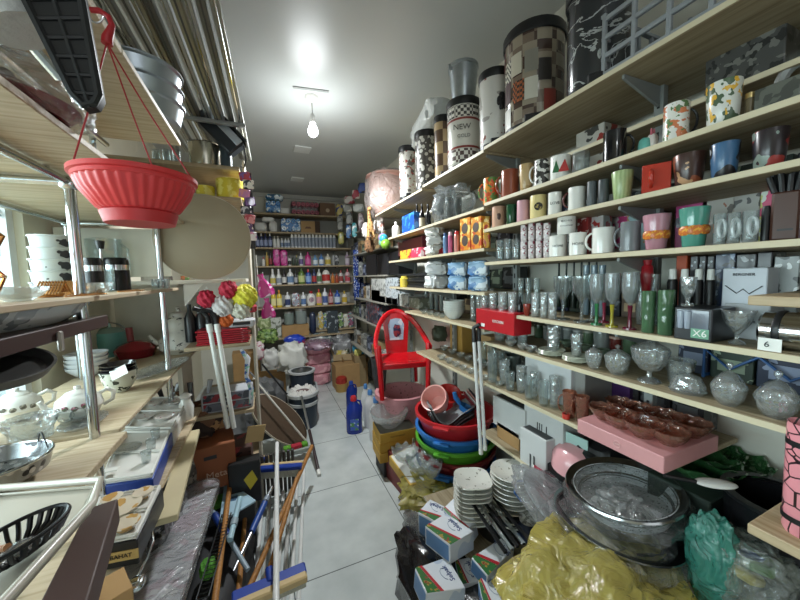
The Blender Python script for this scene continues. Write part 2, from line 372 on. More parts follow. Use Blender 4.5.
def upright(y, lab, x=1.22, z0=0, z1=2.2, zs=(), l=.19):
    u = solo('shelf_upright', lab, 'shelf upright', G().box(-.012, -.014, 0, .012, .014, z1-z0, .001), UPR, (x, y, z0))
    s = G()
    for k in range(int((z1-z0)/.05)): s.box(-.0135, -.004, .02+k*.05, -.0122, .004, .045+k*.05)
    ob('slot_row', s, BLACK, u)
    for z in zs:
        ob('bracket', G().add([(-.012, -.004, z-z0-.017), (-l, -.004, z-z0-.017), (-l, -.004, z-z0-.028), (-.012, -.004, z-z0-.08), (-.012, .004, z-z0-.017), (-l, .004, z-z0-.017), (-l, .004, z-z0-.028), (-.012, .004, z-z0-.08)],
           [(0, 1, 2, 3), (7, 6, 5, 4), (0, 4, 5, 1), (1, 5, 6, 2), (2, 6, 7, 3), (3, 7, 4, 0)]), UPR, u)
upright(.67, 'slotted grey upright behind the red square mug', zs=ZA)
upright(-.2, 'slotted grey upright nearest the camera at the right', zs=ZA[:6])
upright(1.32, 'slotted grey upright behind the martini glasses', zs=(2.145, 1.875, 1.675, 1.455))
upright(1.93, 'slotted grey upright beside the clear plastic bag', zs=(1.875, 1.675, 1.455, 1.272, .992))
upright(2.55, 'slotted grey upright behind the red packets', z0=1.4, zs=(2.13, 1.875, 1.675, 1.455))
for y, lab in ((3.02, 'near upright of the far right shelving'), (4.58, 'corner upright of the far right shelving')):
    upright(y, lab, 1.38, 0, 2.2)
ZB = [2.49, 2.224, 2.0, 1.733, 1.458, 1.121, .736]
BWOOD = wood('a8977a', '8f7c5e', axis='x')
for z, lab in zip(ZB, ('tissue roll packs', 'cardboard box and blue pack', 'row of white shampoo bottles', 'magenta pouches', 'white and green detergent bottles', 'yellow detergent bottles', 'glass jars')):
    board(-.12, 5.0, 1.3, 5.34, z, 'back wall shelf board under the '+lab, .022, BWOOD)
for x, lab in ((-.12, 'left end panel of the back wall shelving'), (1.32, 'right end panel of the back wall shelving')):
    solo('end_panel', lab, 'shelf side', G().box(-.012, 0, 0, .0, .33, 2.5), mat('b9b8b0', .6), (x, 5.01, 0))
struct('trim_2', G().box(-.1, 5.345, .3, 1.31, 5.357, 2.5), mat('a3a49c', .8))
# left rack R1 (chrome)
rk = thing('chrome_rack', 'chrome tube rack at the left with round corner joints', 'rack', (-.47, 1.15, 0))
for (x, y, z0, z1) in ((0, 0, 0, 1.82), (0, .75, 0, 1.82), (-.33, 0, 0, 1.82), (-.33, .75, 0, 1.82), (0, -.9, 0, 1.82)):
    ob('post', G().tube([(x, y, z0), (x, y, z1)], .0125, 12), CHROME, rk)
    ob('joint', G().blob((x, y, z1), .021, .021, .021, 0, 0, 12, 8), CHROME, rk)
for z in (1.82,):
    for a, c in (((0, -1.2), (0, .75)), ((-.33, -1.2), (-.33, .75)), ((0, 0), (-.33, 0)), ((0, .75), (-.33, .75)), ((0, -.9), (-.33, -.9))):
        ob('rail', G().tube([(a[0], a[1], z), (c[0], c[1], z)], .010, 10), CHROME, rk)
LW = wood('bfae92', 'a38f70', axis='x')
PALE = wood('c4b698', 'ac9b7c', axis='x')
def planks(name, x0, y0, x1, y1, z, n, labs, m, t=.015):
    w_ = (y1-y0)/n
    for i in range(n):
        board(x0, y0+i*w_+.001, x1, y0+(i+1)*w_-.001, z, labs[i], t, m)
planks('', -.88, -.1, -.33, 1.02, 1.848, 3, ('wooden plank above the camera at the far left of the chrome rack', 'wooden plank under the crimson wrapped lid', 'wooden plank between the crimson lid and the chrome corner'), LW)
planks('', -.88, 1.03, -.36, 1.95, 1.848, 2, ('wooden plank right over the chrome corner joint', 'wooden plank at the far end of the chrome rack'), PALE)
planks('', -.78, .35, -.24, 1.32, 2.02, 2, ('brown board behind the red planter hook', 'pale board behind the red planter strings'), PALE)
ob('support_rail', G().tube([(-.45-(-.47), -.9, 2.0-.005), (.02, .2, 1.995)], .008, 8), CHROME, rk)
for y_, x_ in ((-.1, -.09), (.16, -.09)):
    for xx in (-.33, .0): ob('riser', G().tube([(xx+.0, y_, 1.82), (xx, y_, 2.0)], .008, 8), CHROME, rk)
board(-.88, .2, -.42, 2.0, 1.515, 'shelf board at eye level under the gold and crystal tableware', .014, mat('b8a78c', .5))
board(-.88, 2.001, -.10, 2.6, 1.553, 'white shelf edge under the round table top', .02, mat('cfcabb', .6))
board(-.85, 1.2, -.43, 2.55, 1.108, 'pale wooden board under the lidded enamel kettles', .012, LW)
board(-.85, .25, -.40, 1.16, 1.112, 'pale wooden board under the white teapots', .02, LW)
board(-.85, .3, -.36, 2.0, .86, 'lower wooden board under the open gift boxes', .018, LW)
dk = board(-.62, .55, -.45, 1.245, 1.452, 'dark red brown board under the grey flowered dish', .034, mat('3a2522', .45))
# left rack R2
for z, lab in ((2.165, 'shelf board under the steel saucepan'), (2.0, 'shelf board under the yellow tape rolls'), (1.19, 'shelf board under the red packets'), (.80, 'shelf board under the small drawer box'), (.40, 'lowest shelf board behind the leaning white poles')):
    board(-.86 if z > 1.5 else -.42, 2.0, -.10, 2.6, z, lab, .02, wood('ac9a7c', '8f7c60', axis='x'))
for x, y in ((-.87, 2.0), (-.87, 2.58)):
    pass
for y, lab in ((2.3, 'white end panel of the far left shelving'),):
    solo('end_panel', lab, 'shelf side', G().box(0, 0, 0, .014, .3, 2.3), mat('bdb7a6', .6), (-.098, y, 0))
solo('pale_panel', 'pale upright panel below the kettle board', 'panel', G().box(0, 0, 0, .02, .25, 1.09), mat('c6bfae', .6), (-.46, 2.02, 0))
# ================================================================ builders
def prof_cup(r, h, taper=1.0, t=.08, foot=.06):
    rb = r*taper; i = r*(1-t)
    return [(0, 0), (rb*.9, 0), (rb, h*foot*.6), (rb+(r-rb)*.5, h*.5), (r, h*.97), (r*.985, h), (i, h*.985), (rb*(1-t)+(i-rb*(1-t))*.5, h*.5), (rb*(1-t), h*.1), (0, h*.07)]
def mug(b, z, label, m, X=1.0, ha=180, hm=None, group=None, taper=1.0, Y=None, hs=1.0, inner=None, cat='mug', square=False):
    c, r, h = fit(b, z, X=None if Y else X, Y=Y)
    t = thing('mug', label, cat, c, face_cam(c), group)
    ob('cup_body', G().lathe(prof_cup(r, h, taper), 24), m, t)
    if ha is not None:
        a = radians(ha); pts = []
        for k in range(9):
            q = -pi/2+pi*k/8
            pts.append((cos(a)*(r*.93+cos(q)*r*.62*hs), sin(a)*(r*.93+cos(q)*r*.62*hs), h*.5+sin(q)*h*.32))
        ob('handle', G().tube(pts, r*.11, 8), hm or m, t)
    return t, r, h
def tumbler(b, z, label, m=None, X=1.0, group=None, taper=.85, Y=None, ridge=.02, rn=12, cat='glass', name='glass_tumbler', n=24):
    c, r, h = fit(b, z, X=X if Y is None else None, Y=Y)
    return solo(name, label, cat, G().lathe(prof_cup(r, h, taper, .07), n, ridge=ridge, rn=rn), m or GL, c, random.random(), group, sharp=60)
def stemmed(b, z, label, m=None, sm=None, X=1.0, group=None, kind='wine', Y=None):
    c, r, h = fit(b, z, X=X if Y is None else None, Y=Y)
    t = thing('wine_glass', label, 'glass', c, 0, group)
    if kind == 'wine': bowl = [(.004, .42*h), (r*.35, .45*h), (r*.8, .55*h), (r, .7*h), (r*.98, .88*h), (r*.9, h), (r*.86, h), (r*.94, .86*h), (r*.95, .7*h), (r*.74, .57*h), (r*.3, .475*h), (0, .46*h)]
    elif kind == 'cup': bowl = [(.006, .25*h), (r*.4, .3*h), (r*.8, .5*h), (r, h), (r*.94, h), (r*.74, .52*h), (r*.3, .34*h), (0, .3*h)]
    else: bowl = [(.004, .40*h), (r*.95, .72*h), (r, h), (r*.95, h), (r*.9, .73*h), (0, .44*h)]
    ob('bowl', G().lathe(bowl, 24, ridge=.012, rn=12), m or GL, t, sharp=60)
    hb = bowl[0][1]
    ob('stem', G().lathe([(0, 0), (r*.78, 0), (r*.76, .006), (r*.25, .02*h+.004), (.0055, .07*h), (.0045, hb*.6), (.007, hb), (0, hb)], 20), sm or GL, t)
    return t
def bowl(b, z, label, m, X=1.0, group=None, Y=None, ridge=.0, rn=16, wave=0, h=None, cat='bowl', name='bowl', c=None, r=None, n=32, base=.45, rot=None, t=.05):
    if c is None: c, r, hh = fit(b, z, X=X if Y is None else None, Y=Y)
    h = h or min(hh, r*1.0)
    pr_ = [(0, 0), (r*base, 0), (r*base*1.02, h*.06), (r*.75, h*.35), (r*.93, h*.7), (r, h), (r*(1-t), h), (r*(.93-t), h*.72), (r*(.74-t), h*.4), (r*base*.8, h*.13), (0, h*.1)]
    return solo(name, label, cat, G().lathe(pr_, n, ridge=ridge, rn=rn, wave=wave, wn=rn), m, c, rot if rot is not None else random.random(), group, sharp=60)
def lidded(b, z, label, X=1.0, foot=0, low=.45, m=None, cat='covered dish', Y=None):
    """cut crystal dish with domed lid and ball knob"""
    c, r, h = fit(b, z, X=X if Y is None else None, Y=Y); m = m or CUT
    t = thing('covered_dish', label, cat, c)
    f = foot*h; hb = f+(h-f)*low
    if foot: pr_ = [(0, 0), (r*.6, 0), (r*.55, f*.15), (r*.15, f*.4), (r*.12, f*.8), (r*.5, f), (r*.9, f+(hb-f)*.5), (r, hb), (r*.93, hb), (r*.8, f+(hb-f)*.4), (0, f*1.05)]
    else: pr_ = [(0, 0), (r*.5, 0), (r*.85, hb*.4), (r, hb), (r*.93, hb), (r*.78, hb*.45), (r*.4, hb*.15), (0, hb*.12)]
    ob('dish', G().lathe(pr_, 32, ridge=.025, rn=16), m, t, sharp=30)
    l = ob('lid', G().lathe([(r*.97, hb), (r*.93, hb+.006), (r*.72, hb+(h-hb)*.32), (r*.4, hb+(h-hb)*.55), (r*.1, hb+(h-hb)*.66), (0, hb+(h-hb)*.67)], 32, ridge=.025, rn=16), m, t, sharp=30)
    ob('knob', G().lathe([(r*.06, hb+(h-hb)*.64), (r*.08, hb+(h-hb)*.72), (r*.2, hb+(h-hb)*.82), (r*.2, hb+(h-hb)*.92), (r*.1, h), (0, h)], 12), m, l, sharp=30)
    return t
def bottle(b, z, label, m, cm_=None, lm=None, X=None, Y=None, group=None, kind='soap', ell=.6, name='bottle', cat='bottle'):
    c, r, h = fit(b, z, X=X, Y=Y)
    r = min(r, h*.45)
    P = {'soap': ([(0, 0), (.9, 0), (1, .03), (1, .55), (.85, .72), (.35, .80), (.3, .84), (0, .84)], .78, .34, (.12, .52)),
         'can': ([(0, 0), (1, 0), (1, .78), (.8, .83), (0, .83)], .80, .78, (.08, .74)),
         'wine': ([(0, 0), (.95, 0), (1, .02), (1, .52), (.7, .64), (.34, .72), (.32, .93), (0, .93)], .9, .36, (.12, .45)),
         'trig': ([(0, 0), (.95, 0), (1, .03), (1, .45), (.55, .66), (.3, .74), (0, .74)], .73, .42, (.1, .42)),
         'jug': ([(0, 0), (.95, 0), (1, .04), (1, .6), (.8, .76), (.4, .86), (.34, .9), (0, .9)], .86, .36, (.15, .58))}[kind]
    if kind in ('can', 'wine'): ell = 1
    t = thing(name, label, cat, c, face_cam(c), group)
    ob('container', G().lathe([(q*r, s*h) for q, s in P[0]], 18, ell=ell), m, t)
    ob('cap', G().lathe([(0, P[1]*h), (P[2]*r, P[1]*h), (P[2]*r*.92, h*.98), (P[2]*r*.8, h), (0, h)], 12, ell=1 if ell < 1 and P[2] < .6 else ell), cm_ or WHITE, t)
    if lm: ob('sticker', G().lathe([(r*1.015, P[3][0]*h), (r*1.015, P[3][1]*h)], 18, ell=ell, cut=1), lm, t)
    return t
def fx(b, X):
    l, t, r_, bt = b; m = (t+bt)/2
    ya, yb = atx(l, m, X).y, atx(r_, m, X).y; mx = (l+r_)/2
    return min(ya, yb), max(ya, yb), atx(mx, bt, X).z, atx(mx, t, X).z
def fy(b, Y):
    l, t, r_, bt = b; m = (t+bt)/2; mx = (l+r_)/2
    return aty(l, m, Y).x, aty(r_, m, Y).x, aty(mx, bt, Y).z, aty(mx, t, Y).z
def cbox(b, label, m, X=None, Y=None, d=.12, z=None, name='carton', cat='box', band=None, group=None, txt=None, tc=None, tape=False, logo=None):
    """box whose front face fills b on the plane X=.. (facing the aisle) or Y=.. (facing the camera)"""
    if X is not None: a0, a1, z0, z1 = fx(b, X)
    else: a0, a1, z0, z1 = fy(b, Y)
    if z is not None: z1 = max(z1, z+.012); z0 = z
    L, hh = a1-a0, z1-z0; mid = (a0+a1)/2
    loc = (X, mid, z0) if X is not None else (mid, Y, z0); rz = -pi/2 if X is not None else 0
    t = thing(name, label, cat, loc, rz, group)
    bd = ob('box_body', G().box(-L/2, 0, 0, L/2, d, hh, min(.002, hh*.1)), m, t)
    if band: ob('printed_band', G().box(-L/2-.0004, -.0006, hh*band[1], L/2+.0004, .0, hh*band[2]), mat(band[0], .5), t)
    if tape: ob('tape', G().box(-.02, -.0008, 0, .02, d, hh+.0008), mat('c9a878', .3), t)
    if logo: ob('print', G().box(-L*.3, -.0012, hh*.25, L*.3, -.0005, hh*.75), logo, t)
    if txt: text(txt, min(hh*.45, L*1.1/max(1, len(txt))), tc or BLACK, t, (0, -.0018, hh*.5))
    return t
def bag(b, label, m, z=None, X=None, Y=None, amp=.25, seed=1, name='plastic_bag', cat='bag', dep=1.0, group=None, pw=.7):
    c, r, h = fit(b, z, X=X, Y=Y)
    return solo(name, label, cat, G().blob((0, 0, h/2), r, r*dep, h/2, amp, seed, pw=pw, flatz=0), m, c, face_cam(c), group, sharp=50)
def pole(p, q, r, m, label, name='pole', cat='pole', parts=(), group=None):
    """p,q = world points; parts = (name, from, to, radius factor, material)"""
    p, q = Vector(p), Vector(q); t = thing(name, label, cat, q, 0, group); d = p-q
    ob('shaft', G().tube([(0, 0, 0), d], r, 10), m, t)
    for nm, a, e, k, mm in parts: ob(nm, G().tube([d*a, d*e], r*k, 10), mm, t)
    return t
# ================================================================ right wall: top shelf bins
def bin_(b, z, label, m, X=1.0, pedal=True):
    c, r, h = fit(b, z, X=X); h *= .93
    t = thing('pedal_bin', label, 'bin', c, face_cam(c))
    ob('bin_body', G().lathe([(0, .0), (r*.93, .0), (r*.93, h*.05), (r*.95, h*.06), (r*.98, h*.88), (0, h*.88)], 32), m, t)
    ob('base_ring', G().lathe([(0, -.0), (r*.97, 0), (r*.97, h*.05), (0, h*.05)], 32), BLACK, t)
    ob('lid', G().lathe([(r*1.0, h*.87), (r*1.03, h*.88), (r*1.03, h*.96), (r*.99, h*.98), (0, h)], 32), BLACK, t)
    if pedal: ob('pedal', G().box(-r*.28, -r*1.16, .004, r*.28, -r*.85, h*.09, .004), BLACK, t)
    return t, r, h
z = ZA[0]
bin_((566, -22, 634, 92), z, 'black marble patterned pedal bin, largest on the top shelf', pat('2c2e31', ['a9acac'], 5, .2, 'vein', .010, stretch=(1, 1, 2)))
t, r, h = bin_((504, 27, 566, 122), z, 'pedal bin printed with plaid knit squares in brown, cream and grey', pat('4b3a33', ['7a6a5c', '9a8f7e'], 12, .2, 'check', .5, stretch=(1, 1, 1.15)))
for k, (a, zz, col) in enumerate(((-150, .6, 'e1dccb'), (-125, .62, 'cfc8b6'), (-150, .4, '4a2a2c'), (-120, .36, 'b0653e'), (-95, .6, '8a877c'), (-95, .35, 'cfcbbd'), (-70, .5, '3b3532'), (-150, .15, 'e8e6e0'), (-60, .22, '8d3f35'), (-170, .75, '8a4048'))):
    g = G(); n = 5
    v = []; 
    for i in range(n+1):
        q = radians(a-12+24*i/n); v += [(cos(q)*r*.985, sin(q)*r*.985, h*(zz-.1)), (cos(q)*r*.985, sin(q)*r*.985, h*(zz+.1))]
    g.add(v, [(2*i, 2*i+2, 2*i+3, 2*i+1) for i in range(n)]); ob('printed_square', g, pat(col, ['3a3532'], 90, .3, 'check', .5) if k % 3 == 0 else mat(col, .35), t)
t, r, h = bin_((479, 68, 512, 146), z, 'white pedal bin printed with a big black rose', pat('d9d7d2', ['a5a19c', '8d4a44'], 14, thr=.62))
ro = G(); q = radians(-60)
for k in range(7):
    a = k*2*pi/6; ro.blob((cos(q)*r*.98+(.022*cos(a) if k < 6 else 0)*-sin(q), sin(q)*r*.98+(.022*cos(a) if k < 6 else 0)*cos(q), h*.55+(.022*sin(a) if k < 6 else 0)), .012, .012, .02, .2, k, 10, 8)
ob('printed_rose', ro, mat('1d1b1f', .5), t)
z = 2.145
t, r, h = bin_((447, 97, 481, 168), z, 'white pedal bin with a red band and grey lettering NEW', mat('dad8cf', .3), pedal=True)
ob('red_stripe', G().lathe([(r*.985, h*.66), (r*.985, h*.69)], 32), mat('8c3b34', .4), t); ob('photo_band', G().lathe([(r*.984, h*.70), (r*.984, h*.86)], 32), pat('e3e0d8', ['4a4744'], 60, .4, 'check', .5), t)
ob('lower_band', G().lathe([(r*.984, h*.08), (r*.984, h*.26)], 32), pat('e3e0d8', ['5a4744'], 45, .4, 'check', .5), t); ob('lower_stripe', G().lathe([(r*.985, h*.27), (r*.985, h*.30)], 32), mat('8c3b34', .4), t)
text('NEW', .042, mat('55524e', .5), t, (-.01, -r*1.0, h*.55)); text('GOLD', .026, mat('77736e', .5), t, (.0, -r*1.0, h*.43))
bin_((434, 112, 452, 178), z, 'tan and brown checkered pedal bin', pat('b39b74', ['5d4634'], 14, .3, 'check', .5))
t, r, h = bin_((415, 128, 438, 194), z, 'grey and white pedal bin with heart pattern beside the tan one', pat('55524f', ['d9d8d2'], 30, .3, 'voro', .42))
bin_((399, 143, 417, 200), z, 'white pedal bin with red stripes at the far end of the row', pat('d9d6cf', ['6c6662', 'a3443c'], 26, .3, 'noise', .58))
# bucket on the NEW bin
c, r, h = fit((450, 63, 482, 100), None, X=1.03); c.z = 2.145+.395
t2 = thing('metal_bucket', 'small galvanised metal bucket standing on the lettered bin', 'bucket', (c.x, c.y, 0))
zt = [o for o in bpy.data.objects if o.get('label', '').endswith('lettering NEW')][0]
bb = fit((447, 97, 481, 168), 2.145, X=1.0); c = Vector((bb[0].x, bb[0].y, 2.145+bb[2]*.93+.001)); t2.location = c
hb_ = aty(466, 62, c.y).z-c.z; rb_ = bb[1]*.86; hb_ *= .85
ob('pail', G().lathe([(0, .0), (rb_*.72, 0), (rb_*.78, .01), (rb_*.98, hb_*.9), (rb_*1.04, hb_*.92), (rb_*1.03, hb_), (rb_*.96, hb_), (rb_*.75, .02), (0, .012)], 28), mat('aeb6bb', .3, .85, .15, scale=30), t2)
ob('bail_handle', G().tube([(rb_*1.04*cos(radians(a)), rb_*.5*sin(radians(a))*0-rb_*.25*sin(radians(a)), hb_*.9+.035*sin(radians(a))) for a in range(0, 181, 15)], .004), STEEL, t2)
for s in (-1, 1): ob('ear', G().box(-.012, -.004, -.014, .012, .004, .018, .002, T(s*rb_*1.04, 0, hb_*.9)), STEEL, t2)
# wrapped white parcel across the bins
c = atx(428, 112, 1.12)
solo('wrapped_parcel', 'white parcel wrapped in clear film lying across the bins', 'parcel', G().blob((0, 0, 0), .23, .10, .075, .12, 4, 32, 16, pw=.45), mat('dde2e2', .22, coat=.6, bump=.8, scale=26), (1.14, c.y, 2.145+fit((434, 112, 452, 178), 2.145, X=1.0)[2]*.93+.075), (0, radians(8), radians(83)), sharp=50)
# grey crate
y0, y1, z0, z1 = fx((624, -8, 735, 50), 1.03)
t = thing('plastic_crate', 'grey slatted plastic crate on the top shelf', 'crate', (1.03, .70, ZA[0]+.002), -pi/2)
CG = mat('8d9296', .45)
L = .42; hh = .2; g = G()
for k in range(4):
    zz = .01+k*.055; g.box(-.04, -.002, zz, L, .01, zz+.014, .002)
for k in range(6): g.box(-.04+k*.09, -.003, 0, -.028+k*.09, .01, hh, .002)
ob('side_grid', g, CG, t); g2 = G(); g2.v = [(p[0], p[1]+.28, p[2]) for p in g.v]; g2.f = list(g.f); ob('side_grid', g2, CG, t)
g = G().box(-.045, 0, 0, -.03, .29, .012).box(-.045, 0, .19, -.03, .29, .2)
for k in range(4): g.box(-.042, .03+k*.07, 0, -.032, .042+k*.07, .2)
for k in range(2): g.box(-.042, 0, .06+k*.06, -.032, .29, .07+k*.06)
ob('end_grid', g, CG, t); ob('base', G().box(-.04, 0, 0, L, .29, .006), CG, t)
cbox((706, 38, 785, 68), 'long dark grey patterned box on the narrow rear board', pat('4d4d4b', ['2b2b2b', '75746f'], 30), X=1.2, d=.12, z=2.03)
# ================================================================ mug rows
z = ZA[1]
mug((483, 179, 499, 200), z, 'orange and green mug with ear shaped handles, leftmost of the upper mug row', pat('d8572c', ['5d8f4a', 'e79a3c'], 28, thr=.5), ha=180)
mug((501, 171, 519, 191), z, 'reddish brown mug with the handle to the left', mat('8e4a35', .25), ha=185)
mug((519, 165, 534, 189), z, 'round tan wood coloured cup', pat('b89b6d', ['a2824f'], 20), ha=None, taper=.8)
mug((534, 161, 550, 183), z, 'white and dark patterned mug with a white handle', pat('d8d6d0', ['33312f'], 45, thr=.5), ha=185, hm=PORC)
t, r, h = mug((550, 157, 571, 177), z, 'white mug printed with a green tree and red gnome', PORC, ha=None)
ob('tree_print', G().prism([(-.014, -.01), (.012, -.01), (-.002, .034)], 0, .001, T(-r*.35, -r*.96, h*.4) @ RX(pi/2)), mat('2f6b3f', .5), t)
ob('gnome_print', G().prism([(-.018, -.014), (.018, -.014), (.004, .03)], 0, .001, T(r*.3, -r*.99, h*.45) @ RX(pi/2)), mat('b5302c', .5), t)
tumbler((572, 153, 590, 174), z, 'small clear glass jar beside the gnome mug', GL, taper=1)
cbox((576, 128, 604, 150), 'flat white carton with red and dark print behind the mugs', pat('c9c5bd', ['a03a34', '4b4a48'], 14, thr=.58), X=1.25, d=.1, z=z)
mug((603, 132, 627, 158), z, 'glossy black mug with the handle to the right', mat('151518', .12, coat=.6), ha=-5)
t = thing('figurine_cup', 'small teal and pink rabbit figure cup', 'ornament', fit((634, 134, 660, 150), z, X=1.02)[0])
r, h = fit((634, 134, 660, 150), z, X=1.02)[1:]
ob('figure_body', G().blob((0, 0, h*.4), r*.7, r*.6, h*.4, .15, 2, 16, 10, flatz=0), mat('5fa79b', .3), t)
ob('head', G().blob((0, -r*.5, h*.55), r*.4, r*.4, h*.35, .1, 3, 14, 10), mat('d9cfc8', .3), t)
for s in (-1, 1): ob('ear', G().blob((s*r*.2, -r*.5, h*.95), r*.1, r*.08, h*.22, 0, 0, 8, 8), mat('cf6f7f', .3), t)
mug((663, 105, 690, 137), z, 'white mug with orange flowers and a black handle', pat('dcdad2', ['c8744a', '5c7a4c'], 46, thr=.56), ha=10, hm=BLACK)
mug((705, 84, 743, 121), z, 'wide white cup with green leaves and yellow spots', pat('d3d3cb', ['4c5f46', 'd9a93a'], 34, thr=.54, stretch=(1.6, 1, 1)), ha=None, taper=.85)
t = thing('candle_jar', 'small brass lidded candle jar beside the leaf cup', 'jar', fit((745, 92, 755, 105), z, X=1.05)[0]); r, h = fit((745, 92, 755, 105), z, X=1.05)[1:]
ob('jar_body', G().lathe([(0, 0), (r, 0), (r, h*.8), (0, h*.8)], 16), mat('6e6148', .3), t); ob('lid', G().lathe([(r*1.05, h*.78), (r*1.05, h*.95), (0, h)], 16), mat('c9b27a', .3, .7), t)
cbox((754, 82, 800, 108), 'dark embossed grey box at the right end of the leaf cup shelf', pat('66675f', ['4b4c46'], 26, thr=.5), X=1.06, d=.15, z=z)
z = ZA[2]
t, r, h = mug((492, 207, 506, 226), z, 'peach coloured cup with a small dark figure, leftmost of its row', mat('c79a80', .35), ha=None)
ob('figure_print', G().blob((0, -r*.96, h*.5), .008, .003, .016, .3, 2, 10, 8), mat('4a342c', .5), t)
tumbler((506, 205, 517, 223), z, 'dark green glass between the peach cup and the pink mug', glass('2f6a46', .5), rn=10)
mug((517, 201, 530, 220), z, 'pale pink mug left of the yellow medallion mug', mat('cf9fa8', .3), ha=None)
t, r, h = mug((530, 196, 547, 217), z, 'pale yellow mug with a black medallion', mat('dcc98a', .3), ha=None)
ob('medallion', G().lathe([(0, 0), (r*.5, 0), (r*.5, .0015), (0, .0015)], 20, M=T(0, -r*.97, h*.5) @ RX(pi/2)), pat('26221e', ['a08d50'], 90, thr=.55), t)
t, r, h = mug((548, 193, 562, 213), z, 'white mug with small dark writing beside the yellow mug', PORC, ha=None)
text('LOVE', .014, DARK, t, (0, -r*1.0, h*.5))
mug((568, 188, 586, 208), z, 'white mug with a dark brown handle to the left', PORC, ha=185, hm=mat('5b2a24', .3))
mug((587, 182, 597, 205), z, 'slate grey mug beside the brown handled one', mat('4d5254', .4), ha=None)
mug((598, 180, 609, 204), z, 'darker slate grey mug beside the pale green one', mat('3f4446', .4), ha=None)
mug((611, 172, 634, 199), z, 'pale green pleated cup', pat('a9bb86', ['93a772'], 30, kind='wave'), ha=None, taper=.75)
c, r, h = fit((642, 166, 671, 191), z, X=1.0)
t = thing('square_mug', 'bright red square mug with its handle at the front', 'mug', c, face_cam(c)); RED = mat('b8301f', .2, coat=.5)
g = G().box(-r, -r*.9, 0, r, -r*.82, h, .003).box(-r, r*.82, 0, r, r*.9, h, .003).box(-r, -r*.9, 0, -r*.92, r*.9, h, .003).box(r*.92, -r*.9, 0, r, r*.9, h, .003).box(-r, -r*.9, 0, r, r*.9, .006, .002)
ob('cup_body', g, RED, t); ob('handle', G().tube([(-r*.35, -r*.88+(-.028)*sin(pi*k/8), h*.5-cos(pi*k/8)*h*.27) for k in range(9)], .006), RED, t)
mug((672, 155, 707, 183), z, 'large dark brown cup with orange floral print', pat('3c2620', ['8a4a30', 'b9906a'], 26, thr=.58), ha=None, taper=.78)
mug((709, 144, 741, 175), z, 'blue and black cup with a white round print', pat('3d6285', ['1f1a1c', 'c9cdd0'], 13, thr=.52), ha=None, taper=.8)
mug((751, 131, 790, 165), z, 'dark cup with red flowers at the right end of the row', pat('241c1f', ['94332f', '7d8a80'], 22, thr=.56), ha=None, taper=.82)
z = ZA[3]
for b_ in ((496, 240, 504, 260), (504, 239, 512, 260), (512, 239, 520, 260)):
    tumbler(b_, z, 'plain clear tumbler at the left end of the pink cup shelf', GL, group='plain tumblers left of the patterned ones', taper=.95)
PT = pat('c9c0c0', ['8a4352', 'ddd8d6'], 55, .15, 'voro', .35)
for k in range(4):
    l = 520.5+k*7.6
    c, r, h = fit((l, 241-k*.3, l+7.4, 258-k*.9), z, X=1.0)
    for j in range(2):
        solo('glass_tumbler', ('lower' if j == 0 else 'upper')+' patterned pink and silver tumbler in two tiers, '+ORD[k]+' from the left', 'glass', G().lathe(prof_cup(r, h*.97, .95), 20), PT, (c.x, c.y, z+j*(h*.975)), 0, 'patterned tumblers in two tiers')
lm_ = []
for b_, lab in (((549, 236, 567, 256), 'white mug with small writing, leftmost of the lower white mugs'), ((569, 233, 587, 254), 'white mug with a dark print right of the leftmost white mug')):
    t, r, h = mug(b_, z, lab, PORC, ha=None); text('HOME', .013, DARK, t, (0, -r, h*.5)); lm_.append((t, r, h))
t, r, h = mug((557, 213, 576, 237), z, 'white mug with black writing standing on top of two white mugs', PORC, ha=None)
t.location.z = z+lm_[0][2]; t.scale = (1, 1, lm_[0][2]/h*.98); text('BOSS', .016, BLACK, t, (0, -r, h*.6)); text('COFFEE', .012, BLACK, t, (0, -r, h*.38))
mug((592, 228, 615, 251), z, 'plain white mug with the handle to the left beside the grey mug', PORC, ha=182)
mug((620, 222, 641, 248), z, 'plain grey mug with the handle to the left', mat('6e7376', .25, coat=.3), ha=185)
for b_, lab, cc in (((642, 215, 671, 247), 'pink cup with orange lips print', 'b98592'), ((678, 208, 711, 243), 'teal cup with orange shell prints, largest of its shelf', '4f9484')):
    t, r, h = mug(b_, z, lab, mat(cc, .18, coat=.5), ha=None, taper=.72)
    for a in (-130, -85, -40):
        q = radians(a); ob('shell_print', G().blob((0, 0, 0), .015, .003, .012, .15, a, 14, 8).add([], []), pat('c56a2a', ['e0a63a'], 160, thr=.55), t, (cos(q)*r*.90, sin(q)*r*.90, h*.42)).rotation_euler = (0, 0, q+pi/2)
for b_ in ((713, 214, 727, 241), (727, 213, 741, 240), (742, 211, 759, 239)):
    c, r, h = fit(b_, z, X=1.0); t = thing('beer_mug', 'clear glass mug with a thick handle beside the teal cup', 'glass mug', c, face_cam(c), 'clear glass mugs beside the teal cup')
    ob('cup_body', G().lathe(prof_cup(r, h, .95, .12), 20, ridge=.02, rn=10), glass('dfe5e5', .16), t); ob('handle', G().tube([(r*.3+cos(q)*r*.5, -r*.95-.0, h*.5+sin(q)*h*.28) for q in [k*pi/6 for k in range(12)]], .0045, closed=True), glass('dfe5e5', .3), t)
c, r, h = fit((771, 192, 800, 232), z, X=1.02)
t = thing('knife_block', 'brown wooden block full of black handled cutlery', 'cutlery block', c, face_cam(c))
ob('block', G().box(-r, -r*.8, 0, r, r*.8, h, .004), mat('4a2c22', .4), t); ob('groove', G().box(-r*.5, -r*.81, h*.2, r*.6, -r*.8, h*.24), BLACK, t)
for k in range(10):
    a = -.4+k*.09; ob('cutlery_handle', G().tube([(-r*.8+k*r*.17, (k % 3-1)*r*.4, h), (-r*.9+k*r*.17+a*.02, (k % 3-1)*r*.5, h+.035+.012*(k % 2))], .0055, 8), BLACK, t)
